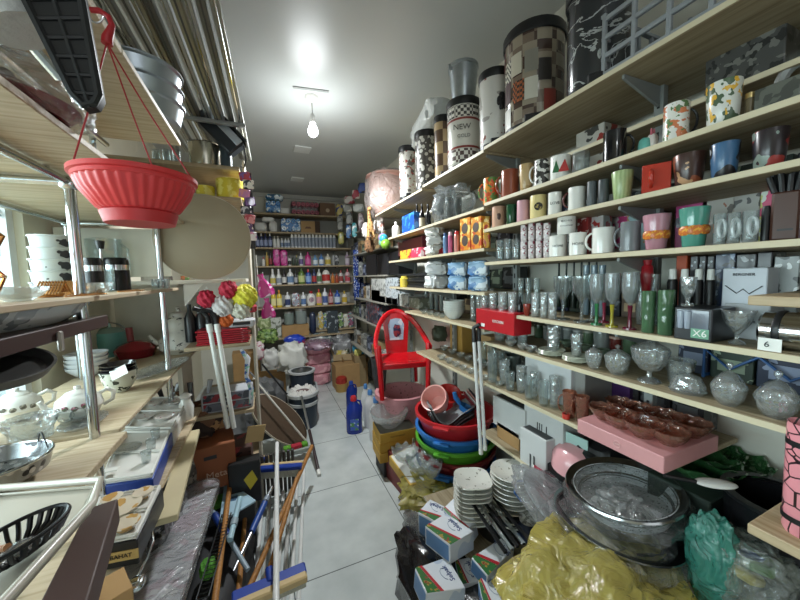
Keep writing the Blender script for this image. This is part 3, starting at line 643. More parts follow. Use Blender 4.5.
c, r, h = fit((761, 206, 771, 234), z, X=1.02); solo('black_canister', 'narrow black canister beside the brown cutlery block', 'canister', G().lathe([(0, 0), (r, 0), (r, h*.9), (r*.7, h), (0, h)], 18), BLACK, c)
for b_, lab, m_ in (((600, 210, 627, 226), 'pink and white printed carton behind the grey mug', pat('d9cfd2', ['c4447c'], 20)), ((627, 206, 655, 226), 'pale blue and tan carton behind the pink cup', pat('9dbcc0', ['b58d5e'], 14)),
                    ((676, 197, 708, 208), 'pink and grey round lidded box behind the teal cup', pat('b7437f', ['575564'], 10)), ((702, 186, 734, 216), 'stack of white printed papers behind the beer mugs', pat('b9b6ae', ['6f6b66', '9b6650'], 22, .6, thr=.6)),
                    ((734, 183, 760, 212), 'grey printed carton behind the beer mugs', pat('a7a49d', ['514f4e'], 18, thr=.55)), ((761, 172, 776, 200), 'bright yellow and white packet behind the cutlery', pat('cfd07a', ['dfe7da', 'd84a77'], 16, thr=.5)), ((777, 170, 800, 200), 'lilac and white packet at the right end behind the cutlery', pat('b694b4', ['e6e2ea', '6c3f72'], 18, thr=.52))):
    cbox(b_, lab, m_, X=1.24, d=.1, z=z)
cbox((577, 215, 588, 229), 'small red dotted box beside the topmost white mug', pat('9c2f2f', ['d8c7c0'], 60, thr=.6), X=1.12, d=.06, z=z); cbox((589, 212, 603, 227), 'small red and silver packet beside the dotted box', pat('b8b3b0', ['a33'+'433'], 30), X=1.14, d=.05, z=z)
# ================================================================ stemware shelf
z = ZA[4]
for k, b_ in enumerate(((480, 293, 489, 311), (489, 293, 497, 312), (498, 292, 507, 312), (508, 292, 517, 313))):
    tumbler(b_, z, 'fluted crystal tumbler left of the dark bottle', CUT, group='fluted crystal tumblers above the red box', taper=.9)
bottle((517, 296, 523, 314), z, 'small dark bottle among the crystal tumblers', mat('1b1a1c', .2), BLACK, X=1.02, kind='wine')
solo('candle_holder', 'small red glass candle holder beside the dark bottle', 'candle holder', G().lathe(prof_cup(.016, .05, .7), 16), glass('b04636', .5), fit((523, 300, 531, 314), z, X=1.0)[0])
for k, b_ in enumerate(((531, 293, 540, 316), (540, 292, 548, 317), (548, 292, 557, 318))):
    tumbler(b_, z, 'straight sided cut crystal tumbler beside the martini glasses', CUT, group='cut crystal tumblers', taper=.98, ridge=.0)
for b_ in ((517, 278, 524, 298), (525, 278, 532, 298), (533, 278, 540, 297)):
    tumbler(b_, z, 'tall clear glass in the back row of the stemware shelf', GL, X=1.15, group='tall clear glasses in the back row', taper=.9)
for b_ in ((553, 276, 573, 319), (571, 276, 593, 323)): stemmed(b_, z, 'clear martini glass with a cone bowl', kind='cone', group='clear martini glasses')
stemmed((584, 274, 600, 318), z, 'clear wine glass between the martini glasses', kind='wine', X=1.06)
for b_, lab, s_ in (((589, 274, 605, 323), 'wine glass with a clear stem and green foot', '2f7a48'), ((604, 273, 621, 326), 'wine glass with a yellow stem and foot', 'a89c2e'), ((621, 272, 640, 328), 'wine glass with a dark crimson stem and foot', '6a1330'), ((597, 275, 612, 321), 'wine glass with a red stem, behind the yellow stemmed one', '9a2f4a')):
    stemmed(b_, z, lab, glass('dfe3e3', .14), glass(s_, .75, .05), X=1.07 if 'behind' in lab else 1.0)
for b_ in ((636, 274, 648, 300), (649, 274, 660, 300)): tumbler(b_, z, 'tall clear glass behind the green tumblers', GL, X=1.13, group='tall clear glasses behind the green tumblers')
for b_, lab in (((641, 291, 656, 330), 'green ribbed glass tumbler nearest the wine glasses'), ((657, 290, 675, 333), 'green ribbed glass tumbler nearest the black box')):
    tumbler(b_, z, lab, glass('6f9a72', .35, .04, 1.5, .4, 40), ridge=.03, rn=14, taper=.92)
t = cbox((674, 308, 712, 341), 'black box with a clear window and a pale green panel reading X6', mat('17181c', .3), X=1.0, d=.11, z=z)
y0, y1, z0, z1 = fx((674, 308, 712, 341), 1.0); L = y1-y0
ob('window', G().box(-L*.42, -.001, .03, L*.42, 0, (z1-z0)*.92), mat('5d6470', .12, coat=.8), t); ob('green_panel', G().box(-L*.02, -.0016, .008, L*.44, -.001, .032), mat('6fa387', .5), t); text('X6', .024, WHITE, t, (L*.22, -.003, .02))
for s_ in (-.3, -.12): ob('pictured_glass', G().lathe(prof_cup(.008, .045, .7), 12, M=T(L*s_, -.002, .03)), mat('9aa3b0', .2), t)
bx = z1
c, r, h = fit((679, 277, 697, 308), None, X=1.03); c.z = z+(z1-z)
t = stemmed((679, 277, 697, 312), bx, 'clear footed crystal glass standing on the windowed black box', CUT, CUT, X=1.02, kind='cup')
c, r, h = fit((719, 311, 757, 343), z, X=1.0)
t = thing('crystal_bowl', 'clear boat shaped crystal bowl on a short foot', 'bowl', c, face_cam(c))
ob('bowl', G().lathe([(0, h*.25), (r*.2, h*.3), (r*.7, h*.6), (r, h), (r*.95, h), (r*.62, h*.63), (0, h*.36)], 32, ridge=.03, rn=8, wave=.12, wn=2), CUT, t); ob('foot', G().lathe([(0, 0), (r*.5, 0), (r*.45, h*.06), (r*.12, h*.15), (r*.14, h*.28), (0, h*.28)], 24), CUT, t)
t = cbox((722, 268, 767, 305), 'white carton with a faint emblem standing behind the crystal boat bowl', mat('c9ced6', .4), X=1.14, d=.12, z=z+.062)
y0, y1, z0, z1 = fx((722, 268, 767, 305), 1.14); hh = z1-(z+.062)
text('BERGNER', .010, DARK, t, (0, -.002, hh*.86)); ob('emblem', G().tube([(-.035, -.002, hh*.62), (-.012, -.002, hh*.45), (0, -.002, hh*.55), (.012, -.002, hh*.45), (.035, -.002, hh*.62)], .0012, 6), DARK, t)
cbox((724, 304, 770, 338), 'lower white carton under the emblem carton', mat('bcbfc2', .45), X=1.13, d=.13, z=z, txt='  BERGNER  ', tc=DARK)
c, r, h = fit((777, 316, 815, 346), z, X=.98)
t = thing('chrome_canister', 'shiny chrome canister lying at the right end of the stemware shelf', 'canister', (1.06, c.y-.03, z+.042), (0, 0, 0))
ob('drum', G().lathe([(0, -.09), (.038, -.09), (.042, -.085), (.042, .09), (0, .09)], 28, M=RX(pi/2)), CHROME, t); ob('clamp_ring', G().lathe([(.043, -.006), (.045, 0), (.043, .006)], 28, M=T(0, .06, 0) @ RX(pi/2)), BLACK, t)
t = thing('price_tag', 'small white handwritten price tag beside the chrome canister', 'price tag', atx(771, 320, 1.005), -pi/2)
ob('card', G().box(-.018, 0, -.014, .018, .001, .014), WHITE, t); text('6', .018, BLACK, t, (-.004, -.0012, 0)); t.location.z = z+.0145+.0; 
for k, (x_, w_) in enumerate(((690, 8), (699, 7), (707, 7))):
    cbox((x_, 256, x_+w_, 276), 'black carton with small round pictures, '+ORD[k]+' of three on the rear row', pat('141518', ['9aa0a5'], 60, .4, 'voro', .2), X=1.2, d=.08, z=z+.07)
for b_, lab, m_ in (((715, 254, 735, 275), 'dark blue picture carton behind the white carton', pat('26344f', ['8fa0b8', '15171d'], 22, thr=.55)), ((736, 254, 756, 275), 'black and white picture carton behind the white carton', pat('1b1d20', ['9a9d9f'], 26, thr=.6)), ((757, 252, 772, 273), 'slim black picture carton at the back near the right edge', pat('1b1d20', ['a9abad'], 34, thr=.6)),
                    ((774, 256, 800, 275), 'grey and white carton at the back by the right edge', pat('7f8280', ['d8dad9', '2a2b2b'], 20, thr=.55)), ((676, 253, 687, 274), 'orange carton behind the crystal glasses', mat('b04a25', .5))):
    cbox(b_, lab, m_, X=1.2, d=.08, z=z+.07)
for k, x_ in enumerate((667, 679, 693, 705)):
    bottle((x_, 269, x_+11, 300), z, 'black jar with a domed white lid in the back row', BLACK, WHITE, X=1.14, kind='can', group='black jars with white lids')
c, r, h = fit((641, 260, 654, 276), z, X=1.12)
solo('red_vase', 'small red spiral vase standing behind the tall clear glasses', 'vase', G().lathe([(0, .0), (r*.5, 0), (r*.4, .1), (r*.8, h*.55), (r*1.1, h*.75), (r*.9, h*.9), (r*.6, h*.93), (r*.75, h), (0, h*.99)], 20, ridge=.06, rn=8), mat('a3202a', .2, coat=.4), c)
for k in range(6): bottle((556+k*7.5, 262, 562+k*7.5, 280), z+.02, 'small dark green bottle in the back row above the martini glasses', mat('1c2a22', .25), BLACK, X=1.24, kind='wine', group='dark green bottles in the back row')
for k in range(3): tumbler((583+k*8, 265, 590+k*8, 280), z, 'pale blue glass jar in the back row', glass('b9cdd8', .4), X=1.22, group='pale blue glass jars in the back row')
t = thing('serving_tray', 'pale shell shaped tray leaning on the wall above the wine glasses', 'tray', atx(612, 271, 1.32), (radians(-4), 0, -pi/2)); t.location.z = z+.0
ob('tray_plate', G().prism([(-.16, 0), (.16, 0), (.17, .08), (.08, .15), (-.08, .15), (-.17, .08)], -.006, .0, RX(pi/2)), mat('a89c8a', .5), t); ob('handle_slot', G().box(-.04, -.003, .11, .04, .007, .125, .003), mat('6a4a42', .5), t)
# ================================================================ crystal shelf 1.21
z = ZA[5]
t = cbox((476, 311, 514, 328), 'bright red carton with white lettering at the end of the crystal shelf', mat('b01722', .35), X=.985, d=.1, z=1.272+.001)
y0, y1, z0, z1 = fx((476, 311, 514, 328), .985)
text('KITCHEN', .018, WHITE, t, ((y1-y0)*.12, -.002, (z1-1.272)*.5)); ob('logo', G().box(-(y1-y0)*.34, -.0015, .014, -(y1-y0)*.24, 0, .03), WHITE, t)
for b_ in ((494, 327, 505, 345), (506, 325, 516, 346), (517, 324, 528, 346)): tumbler(b_, z, 'straight clear tumbler under the red carton shelf', GL, group='straight tumblers right of the red carton', X=1.03)
for k, b_ in enumerate(((505, 338, 517, 347), (517, 340, 528, 350), (525, 342, 537, 352), (535, 345, 546, 355))):
    bowl(b_, z, 'small cut crystal nut bowl in a short row', CUT, group='small crystal nut bowls', ridge=.05)
tumbler((546, 326, 561, 350), z, 'tall clear glass with a small paper tag', CUT, X=1.05)
tumbler((570, 334, 583, 356), z+.02, 'clear glass with a white paper tag standing on white plates', CUT, X=1.04, taper=.75)
for q, lab in (((552, 353, 14), 'white plate in the stack left of the tagged glass'), ((577, 359, 15), 'white plate in the stack under the tagged glass')):
    c = fit((q[0]-q[2], 350, q[0]+q[2], q[1]), z, X=1.0); r = c[1]
    for j in range(4): solo('plate', lab, 'plate', G().lathe([(0, 0), (r*.55, 0), (r, .010), (r*.97, .012), (r*.55, .004), (0, .004)], 28), mat('c9cdb9', .2, coat=.4), (c[0].x, c[0].y, z+j*.0045), 0, 'white plates '+('left' if j < 99 and q[0] < 560 else 'under the glass'))
for b_, lab in (((585, 344, 603, 370), 'squat crystal sugar bowl with ball lid beside the white plates'), ((604, 345, 631, 375), 'round crystal sugar bowl with ball lid in the middle of its shelf')): lidded(b_, z, lab, low=.6)
lidded((630, 337, 671, 387), z, 'large crystal compote with lid on a tall foot', foot=.28, low=.62)
t = bowl((664, 342, 697, 372), z, 'deep cut crystal bowl behind the compote', CUT, X=1.08, ridge=.03, h=.07, base=.7)
c, r, h = fit((668, 366, 709, 397), z, X=1.0)
t = thing('butter_dish', 'crystal butter dish with a ribbed half round cover', 'butter dish', c, face_cam(c))
ob('plate', G().lathe([(0, 0), (r*.9, 0), (r, .008), (r*.95, .009), (0, .004)], 28, ell=.7), CUT, t); cv = ob('cover', G().lathe([(r*.88, .008), (r*.86, h*.3), (r*.6, h*.62), (r*.2, h*.72), (0, h*.73)], 28, ell=.7, ridge=.04, rn=14), CUT, t); ob('knob', G().blob((0, 0, h*.86), r*.16, r*.16, h*.14, 0, 1, 12, 8), CUT, cv)
lidded((710, 362, 749, 405), z, 'round crystal dish with a peaked lid and ball knob', low=.42)
lidded((753, 370, 803, 421), z, 'widest crystal covered dish at the right end of the shelf', low=.42)
for k in range(7): bowl((560+k*18, 336, 575+k*18, 348), z, 'green glass dish in the dark back row of the crystal shelf', glass('8fa08a', .4), X=1.2, group='green glass dishes in the back row', ridge=.03)
c = atx(725, 358, 1.3); solo('baking_tin', 'black baking tin leaning at the back above the peaked crystal dish', 'baking tin', G().box(-.15, -.01, 0, .15, 0, .11, .004), mat('17191d', .35), (1.36, c.y, z), (radians(-6), 0, -pi/2))
solo('blue_rack', 'blue wire dish rack behind the widest crystal dish', 'dish rack', G().tube([(-.12, 0, 0), (-.12, 0, .09), (-.06, 0, .04), (0, 0, .09), (.06, 0, .04), (.12, 0, .09), (.12, 0, 0)], .005).tube([(-.12, .08, .006), (.12, .08, .006)], .005).tube([(-.12, 0, .006), (-.12, .08, .006)], .005).tube([(.12, 0, .006), (.12, .08, .006)], .005), mat('2f5c94', .4), (1.25, .42, z), -pi/2)
# ================================================================ lowest crystal shelf 1.0
z = ZA[6]
for k, b_ in enumerate(((441, 340, 452, 363), (452, 345, 463, 367), (462, 350, 473, 370))): pass
for k in range(9):
    x_ = 437+k*7.2; bowl((x_, 347+k*3, x_+9, 359+k*3.7), z-.008, 'small clear glass bowl in the long row by the red chair', CUT, group='small clear glass bowls by the red chair', X=1.0, ridge=.04)
for k in range(8):
    x_ = 440+k*8; bowl((x_, 340+k*2.6, x_+9, 350+k*3.2), z-.008, 'clear glass bowl in the rear row by the red chair', CUT, group='clear glass bowls in the rear row', X=1.14, ridge=.04)
GT = [(487, 352, 498, 377), (499, 360, 510, 386), (505, 372, 515, 388), (516, 366, 527, 392), (524, 376, 534, 394), (530, 372, 538, 398), (538, 380, 549, 404), (549, 376, 560, 402)]
for k, b_ in enumerate(GT): tumbler(b_, z if k > 0 else z-.008, 'clear tumbler in the front row before the white cartons', CUT if k % 2 else GL, group='clear tumblers in the front row', X=1.0+(.03 if k % 2 else 0))
for k, b_ in enumerate(((487, 345, 497, 368), (478, 342, 487, 362), (497, 350, 505, 372))): tumbler(b_, z if b_[0] > 486 else z-.008, 'clear tumbler in the rear row beside the dark glass', GL, X=1.15, group='clear tumblers in the rear row')
tumbler((505, 355, 522, 383), z, 'large smoky dark glass behind the clear tumblers', glass('5a6460', .5), X=1.1)
t = cbox((538, 362, 571, 396), 'white carton with a small blue mark behind the clear tumblers', mat('c9cccd', .45), X=1.1, d=.2, z=z)
cbox((572, 366, 585, 394), 'grey side carton right of the carton with the blue mark', mat('8b8a86', .5), X=1.12, d=.16, z=z); cbox((525, 356, 539, 388), 'narrow white carton left of the carton with the blue mark', mat('d2d4d4', .45), X=1.16, d=.16, z=z)
AMB = glass('d8a890', .14, .05, 1.55, .6, 60)
for b_ in ((562, 391, 577, 412), (575, 396, 590, 418)):
    t, r, h = mug(b_, z, 'amber glass cup standing left of the pink gift box', AMB, X=1.0, ha=180, group='amber glass cups', taper=.8)
solo('red_candle', 'small red candle cup among the amber cups', 'candle', G().lathe(prof_cup(.014, .02, .9), 14), mat('c23a2e', .4), (1.012, fit((574, 402, 584, 408), z, X=1.0)[0].y+.04, z))
y0, y1, z0, z1 = fx((577, 415, 665, 462), .955)
t = thing('gift_box', 'large flat pink gift box overhanging the shelf under amber bowls', 'box', (.955, (y0+y1)/2, z+.001), -pi/2); L = y1-y0
PK = mat('c88f90', .5); HB = .048
ob('box_body', G().box(-L/2, 0, 0, L/2, .27, HB, .002), PK, t); ob('logo', G().tube([(L*.02+.01*cos(k*pi/8), -.001, HB*.5+.01*sin(k*pi/8)) for k in range(16)], .0008, 5, True), mat('e0b4b2', .5), t); text('HOME', .006, mat('e6c2bf', .5), t, (L*.02, -.001, HB*.5))
for k, (a, d_, r) in enumerate(((-.36, .08, .046), (-.12, .07, .05), (.14, .07, .052), (.36, .09, .048), (-.4, .18, .046), (-.14, .17, .052), (.12, .18, .054), (.36, .2, .05))):
    p_ = Vector((.955+d_, (y0+y1)/2-a*L, z+.001+HB))
    bowl(None, p_.z, 'amber cut glass bowl on the pink gift box, '+ORD[k]+' counted from the tumblers', AMB, c=p_, r=r, h=r*.9, ridge=.04, rn=10, wave=.04)
cbox((600, 372, 630, 402), 'purple carton with a yellow figure behind the pink gift box', pat('3d2350', ['c9b03a'], 18, thr=.66), X=1.28, d=.08, z=z+.001)
# ================================================================ second section of the right wall
z = 1.875
bottle((392, 222, 400, 236), z, 'small white bottle at the far end of the black bottle shelf', WHITE, X=1.0)
cbox((402, 214, 414, 232), 'bright blue packet beside the three black bottles', pat('1f4fa8', ['3f86d8'], 20, thr=.55), X=1.02, d=.08, z=z)
for k, x_ in enumerate((414, 419, 425)):
    bottle((x_, 204, x_+6, 227), z, 'slim black bottle beside the blue packet', mat('17171a', .2), BLACK, mat('c9bfa5', .5) if k == 1 else None, X=1.03, kind='wine', group='three slim black bottles')
bag((433, 188, 474, 218), 'clear crinkled plastic bag bulging over the shelf edge', film('dfe6e8', .18, 14, 1), z, X=.98, amp=.5, seed=3)
for k in range(3): tumbler((436+k*9, 198, 444+k*9, 214), z, 'dark glass inside the clear plastic bag', glass('7e8685', .4), X=1.06, group='dark glasses inside the clear bag')
z = 1.675
for b_, lab, c_ in (((400, 250, 411, 260), 'flat yellow and red packet lying at the far end', pat('d8b13c', ['c22c3a'], 20)), ((411, 248, 421, 258), 'flat pink and red packet next to the spray cans shelf bags', pat('d0425e', ['e8cfd2'], 20))): cbox(b_, lab, c_, X=1.0, d=.1, z=z)
cbox((398, 239, 422, 247), 'dark red flat tray stacked over the packets', mat('5c2832', .5), X=1.1, d=.14, z=z+.045)
for k, b_ in enumerate(((426, 246, 444, 255), (426, 239, 443, 248), (427, 232, 442, 241))):
    c, r, h = fit((426, 246, 444, 255), z, X=1.0)
    solo('soft_packet', 'white soft packet, '+('bottom', 'middle', 'top')[k]+' of the stack beside the spray cans', 'packet', G().blob((0, 0, h*.5), r, r*.9, h*.5, .3, k, pw=.6, flatz=0), pat('dcdcd8', ['b9bfc4'] if k else ['c03340'], 10, .35, thr=.6), (c.x, c.y, z+k*h*.97), k)
for b_, lab, c_, cc in (((443, 233, 448, 253), 'blue and silver spray can', '6f93b8', '30507c'), ((448, 232, 453, 252), 'pink spray can beside the blue one', 'c46a90', 'e3c7d0'), ((454, 231, 460, 251), 'salmon and white spray can beside the orange packets', 'd08d86', 'c9393e')):
    bottle(b_, z, lab, mat(c_, .25, .3), mat(cc, .3), X=1.0, kind='can')
for b_, lab in (((460, 218, 470, 249), 'tall orange and yellow carton with dark round picture'), ((471, 217, 481, 247), 'orange packet beside the tall orange carton')):
    t = cbox(b_, lab, pat('d98b2c', ['efd27a', 'c8502a'], 22, thr=.54), X=1.0, d=.06, z=z); y0, y1, z0, z1 = fx(b_, 1.0)
    for s_ in (.3, .68): ob('round_picture', G().lathe([(0, 0), ((y1-y0)*.3, 0), ((y1-y0)*.3, .001), (0, .001)], 16, M=T(0, -.0005, (z1-z)*s_) @ RX(pi/2)), mat('3c2a20', .5), t)
for b_, lab in (((474, 226, 483, 246), 'small orange packet in front of the taller ones'), ((483, 219, 490, 245), 'yellow packet at the end of the spray can shelf')): bag(b_, lab, pat('dba23c', ['f0dc94', 'b8442a'], 26, thr=.55), z, X=.99, amp=.15, name='snack_packet', cat='packet', dep=.5)
z = 1.455
for k in range(5): cbox((398, 266, 426, 282), 'black plastic tray, '+ORD[k]+' from the bottom of the stack by the yellow cup', mat('1d1f22', .5), X=1.04+.01*(k % 2), d=.2, z=z+.001+k*.022, group=None).scale = (1, 1, .018/max(.02, fx((398, 266, 426, 282), 1.04)[3]-z-k*.022))
bottle((400, 276, 409, 290), z, 'short yellow cup in front of the black trays', mat('d9c24a', .4), mat('d9c24a', .4), X=.985, kind='can')
for k in range(2):
    c, r, h = fit((426, 275, 447, 288), z, X=1.0); solo('soft_packet', 'large white soft packet, '+('lower', 'upper')[k]+' of two beside the blue diaper packs', 'packet', G().blob((0, 0, h*.5), r, r, h*.5, .25, k+5, pw=.55, flatz=0), mat('d6d8d8', .35, bump=.3), (c.x, c.y, z+k*h), k)
DP = pat('8fb4d2', ['dbe6ee', '3f74ae'], 15, .3, thr=.52)
for k, (b_, zz, lab) in enumerate((((449, 276, 468, 288), 0, 'blue and white diaper pack, lower left of four'), ((469, 276, 489, 288), 0, 'blue and white diaper pack, lower right of four'), ((449, 276, 468, 288), 1, 'blue and white diaper pack, upper left of four'), ((469, 276, 489, 288), 1, 'blue and white diaper pack, upper right of four'))):
    c, r, h = fit(b_, z, X=1.0); solo('diaper_pack', lab, 'pack', G().blob((0, 0, h*.5), r, r*.8, h*.5, .2, k, pw=.45, flatz=0), DP, (c.x, c.y, z+zz*h), face_cam(c)*.5-.6)
z = 1.272
for k in range(5):
    c, r, h = fit((443, 300, 465, 321), z, X=1.0)
    solo('porcelain_bowl', 'white porcelain bowl, '+ORD[k]+' from the bottom of the stack', 'bowl', G().lathe([(0, 0), (r*.45, 0), (r*.8, h*.2), (r, h*.5), (r*.96, h*.5), (r*.7, h*.2), (0, h*.08)], 24, ridge=.03, rn=10), mat('d6dbd6', .2, coat=.4), (c.x, c.y, z+k*h*.12), k)
for k in range(4): bowl((420+k*6, 306+k*1.2, 428+k*6, 314+k*1.6), z, 'small clear glass dish left of the white bowls', GL, group='small clear dishes by the white bowls')
for k in range(4): tumbler((470+k*6, 289, 476+k*6, 310), z+.03 if k > 5 else z, 'tall clear tumbler behind the red carton', CUT, X=1.1, group='tall tumblers behind the red carton')
for k in range(6): tumbler((424+k*5, 286+k*.3, 429+k*5, 303), z, 'clear glass in the rear row above the white bowls', glass('b4bcba', .35), X=1.2, group='clear glasses in the rear row above the white bowls')
# dark lower goods seen through
cbox((450, 322, 462, 343), 'tan ceramic canister carton behind the glass bowls', mat('a9823e', .5), X=1.24, d=.1, z=.993)
bag((432, 326, 447, 344), 'dark green plant pot bag behind the glass bowls', mat('3d4632', .6, bump=.5), .993, X=1.24)
cbox((481, 336, 491, 362), 'brown carton standing behind the tumblers at the shelf joint', CARD, X=1.27, d=.1, z=1.0)
# ================================================================ top of far section: wrapped pink basin and toys
c, r, h = fit((363, 168, 412, 205), 2.13, X=1.0); c.x, c.y = 1.17, c.y-.30; r *= .8; h *= .75
t = thing('wrapped_basin', 'pale pink round basin wrapped in clear crinkled film above the far shelf', 'basin', (c.x, c.y, 2.131))
ob('basin', G().lathe([(0, 0), (r*.55, 0), (r*.62, .01), (r*.98, h*.85), (r*1.05, h*.86), (r*1.03, h*.9), (r*.95, h*.88), (r*.6, .02), (0, .015)], 32), mat('c99d93', .4), t)
ob('film_wrap', G().blob((0, 0, h*.5), r*1.08, r*1.08, h*.56, .12, 2, 36, 20, .8, flatz=.001), film('eee4e0', .45, 14, 1), t)
random.seed(4)
Z3 = [1.0, 1.27, 1.56, 1.84, 2.12]
t = thing('giraffe_toy', 'soft giraffe toy in tan and brown patches hanging by the far shelves', 'soft toy', aty(370, 222, 2.95)+Vector((0, 0, 0)))
GM = pat('a98350', ['6b4426'], 26, .8, 'voro', .38, coat=0)
ob('body', G().blob((0, 0, -.08), .05, .045, .1, .1, 1), GM, t); ob('neck', G().tube([(0, 0, .0), (-.01, 0, .09), (-.012, -.01, .16)], [.032, .026, .022], 10), GM, t)
hd = ob('head', G().blob((-.015, -.03, .19), .028, .05, .03, .1, 2), GM, t)
for s_ in (-1, 1): ob('horn', G().tube([(-.015+s_*.014, -.02, .21), (-.015+s_*.018, -.02, .245)], .005), mat('4c2f1c', .8), hd)
for s_ in (-1, 1):
    ob('front_leg', G().tube([(s_*.03, -.02, -.12), (s_*.045, -.05, -.24)], [.018, .014], 8), GM, t); ob('hind_leg', G().tube([(s_*.03, .02, -.14), (s_*.04, .02, -.27)], [.02, .014], 8), GM, t)
t.scale = (.62, .62, .62); t.location.z += .0
for b_, lab, c_, c2 in (((382, 233, 391, 242), 'small teal ball', '3f9fb5', '2f7f96'), ((374, 235, 383, 244), 'small lilac ball', '9a84b8', '7f6aa0'), ((378, 241, 388, 250), 'lime green ball', '7fae3c', '6a9630'), ((371, 241, 379, 249), 'mint grey ball', '6fa08f', '5c8a7b')):
    c, r, h = fit(b_, None, X=1.0); solo('ball', lab+' in a cluster hanging by the far shelf end', 'ball', G().blob((0, 0, r), r, r, r, 0, 0, 20, 12, 1), pat(c_, [c2], 30), (c.x-.0, 2.85+(b_[0] % 3)*.03, c.z), 0)
for b_, lab, c_ in (((374, 218, 384, 236), 'white plush toy face with pink muzzle hanging behind the balls', pat('d6cfc8', ['a87f74'], 18, .8, coat=0)), ((362, 227, 370, 236), 'white and grey small soft toy', pat('cfcac2', ['7a7470'], 22, .8, coat=0)), ((365, 240, 374, 252), 'brown curly soft toy under the giraffe', pat('7d5a3c', ['4a3322'], 30, .8, coat=0))):
    c = aty((b_[0]+b_[2])/2, (b_[1]+b_[3])/2, 3.05); s_ = (b_[2]-b_[0])/2*3.3/320
    t = solo('soft_toy', lab, 'soft toy', G().blob((0, 0, 0), s_, s_*.8, s_*1.3, .25, b_[0], fr=4).blob((0, -s_*.2, s_*1.3), s_*.75, s_*.7, s_*.7, .1, 3), c_, c)
for b_, lab, base, cols in (((346, 225, 351, 238), 'blue toothpaste carton hanging in the corner', '3f73ae', ['cfd8e2']), ((352, 223, 357, 237), 'teal toothpaste carton hanging in the corner', '3f9aa3', ['d3dfe0']), ((346, 212, 352, 224), 'silver grey packet hanging in the corner', 'a8a9a6', ['5c6064']),
                            ((336, 204, 343, 216), 'yellow and blue packet at the corner top', 'c9b562', ['3a4a8a']), ((337, 216, 343, 230), 'clear bag of grey goods by the corner', 'b3b3af', ['7f8280']), ((338, 232, 344, 244), 'yellow sponge packet by the corner', 'c4b95e', ['8f9a5a']), ((344, 196, 355, 204), 'white and crimson packet on the corner top', 'c9c4be', ['96303c']),
                            ((343, 204, 352, 212), 'grey patterned pouch on the corner top', '9ea09b', ['d8d8d2']), ((353, 204, 364, 212), 'white pouch stack on the corner top', 'c9ccc8', ['9aa0a0']), ((358, 183, 366, 193), 'blue and black packet beside the wrapped basin', '2c4486', ['17181c']), ((352, 190, 360, 199), 'crimson packet beside the blue packet at the ceiling', 'a02a3c', ['c8bfb8']),
                            ((358, 213, 364, 232), 'dark maroon packet hanging in the corner', '3c2228', ['8d7f7c']), ((334, 255, 339, 268), 'black and white tube packet in the corner', '26272a', ['c9cac8'])):
    bag(b_, lab, pat(base, cols, 18, .4, thr=.55), X=1.05, amp=.12, seed=b_[0], name='hanging_packet', cat='packet', dep=.4, pw=.5)
AP = pat('23408c', ['8fa8d8', 'd8dde8'], 26, .7, 'voro', .28, coat=0)
for x_, w_, lab in ((353, 7, 'long blue patterned cloth hanging nearest the back shelves'), (359, 5, 'navy and white dotted cloth hanging in the middle'), (363, 3, 'narrow navy cloth hanging nearest the black boxes')):
    p0, p1 = aty(x_, 250, 4.2), aty(x_+w_, 300, 4.2); v = []; f = []; n = 12
    for j in range(9):
        for i in range(n+1):
            v.append(((p1.x-p0.x)*i/n, .02*sin(i*1.8+j*.2), (p1.z-p0.z)*(1-j/8) if 0 else -(p0.z-p1.z)*j/8))
    for j in range(8):
        for i in range(n): a = j*(n+1)+i; f.append((a, a+1, a+n+2, a+n+1))
    o = solo('hanging_cloth', lab, 'cloth', G().add(v, f), AP if x_ != 359 else pat('1d2a5c', ['c9cfe0'], 30, .7, 'voro', .3, coat=0), (p0.x, 4.2+(x_-353)*.01, p0.z)); md = o.modifiers.new('s', 'SOLIDIFY'); md.thickness = .004
for k, (b_, lab, m_) in enumerate((((371, 275, 385, 287), 'white carton with grey print on the far right shelf', pat('c9cbc8', ['8a8c8a'], 20)), ((385, 260, 391, 288), 'white printed box column beside the black trays', pat('c6ccd0', ['6f777c'], 40, thr=.56)), ((391, 264, 399, 288), 'pale printed box column nearest the black trays', pat('bdc6cc', ['717b82'], 40, thr=.56)),
      ((386, 298, 398, 316), 'grey cube carton on the far right shelf', pat('8c918e', ['c4c8c4'], 20)), ((398, 294, 408, 312), 'white figurine carton on the far right shelf', pat('a9ada8', ['5c605e'], 22)), ((409, 298, 419, 312), 'olive grey carton on the far right shelf', pat('6f7263', ['a3a79c'], 22)), ((371, 290, 380, 298), 'small white carton on the far right shelf', mat('a9aba8')), ((379, 296, 386, 305), 'white round carton on the far right shelf', mat('c8c6bf')),
      ((366, 255, 376, 268), 'black box at the far end of the black row', BLACK), ((377, 254, 388, 267), 'black box in the middle of the black row', mat('1f2023')), ((389, 252, 398, 262), 'black box nearest the red packets', BLACK), ((366, 298, 378, 320), 'dark toy carton low in the corner', pat('2b3040', ['6c7280', '8c3b3b'], 18)))):
    X_ = 1.12; y0, y1, z0, z1 = fx(b_, X_); lv = max([q for q in Z3+[.6] if q <= z0+.12] or [.6])
    if z1 < lv+.05: z1 = lv+.1
    t = thing('carton', lab, 'box', (X_, (y0+y1)/2, lv+.001), -pi/2); L = min(y1-y0, .5); ob('box_body', G().box(-L/2, 0, 0, L/2, .15, min(z1-lv, .26), .003), m_, t)
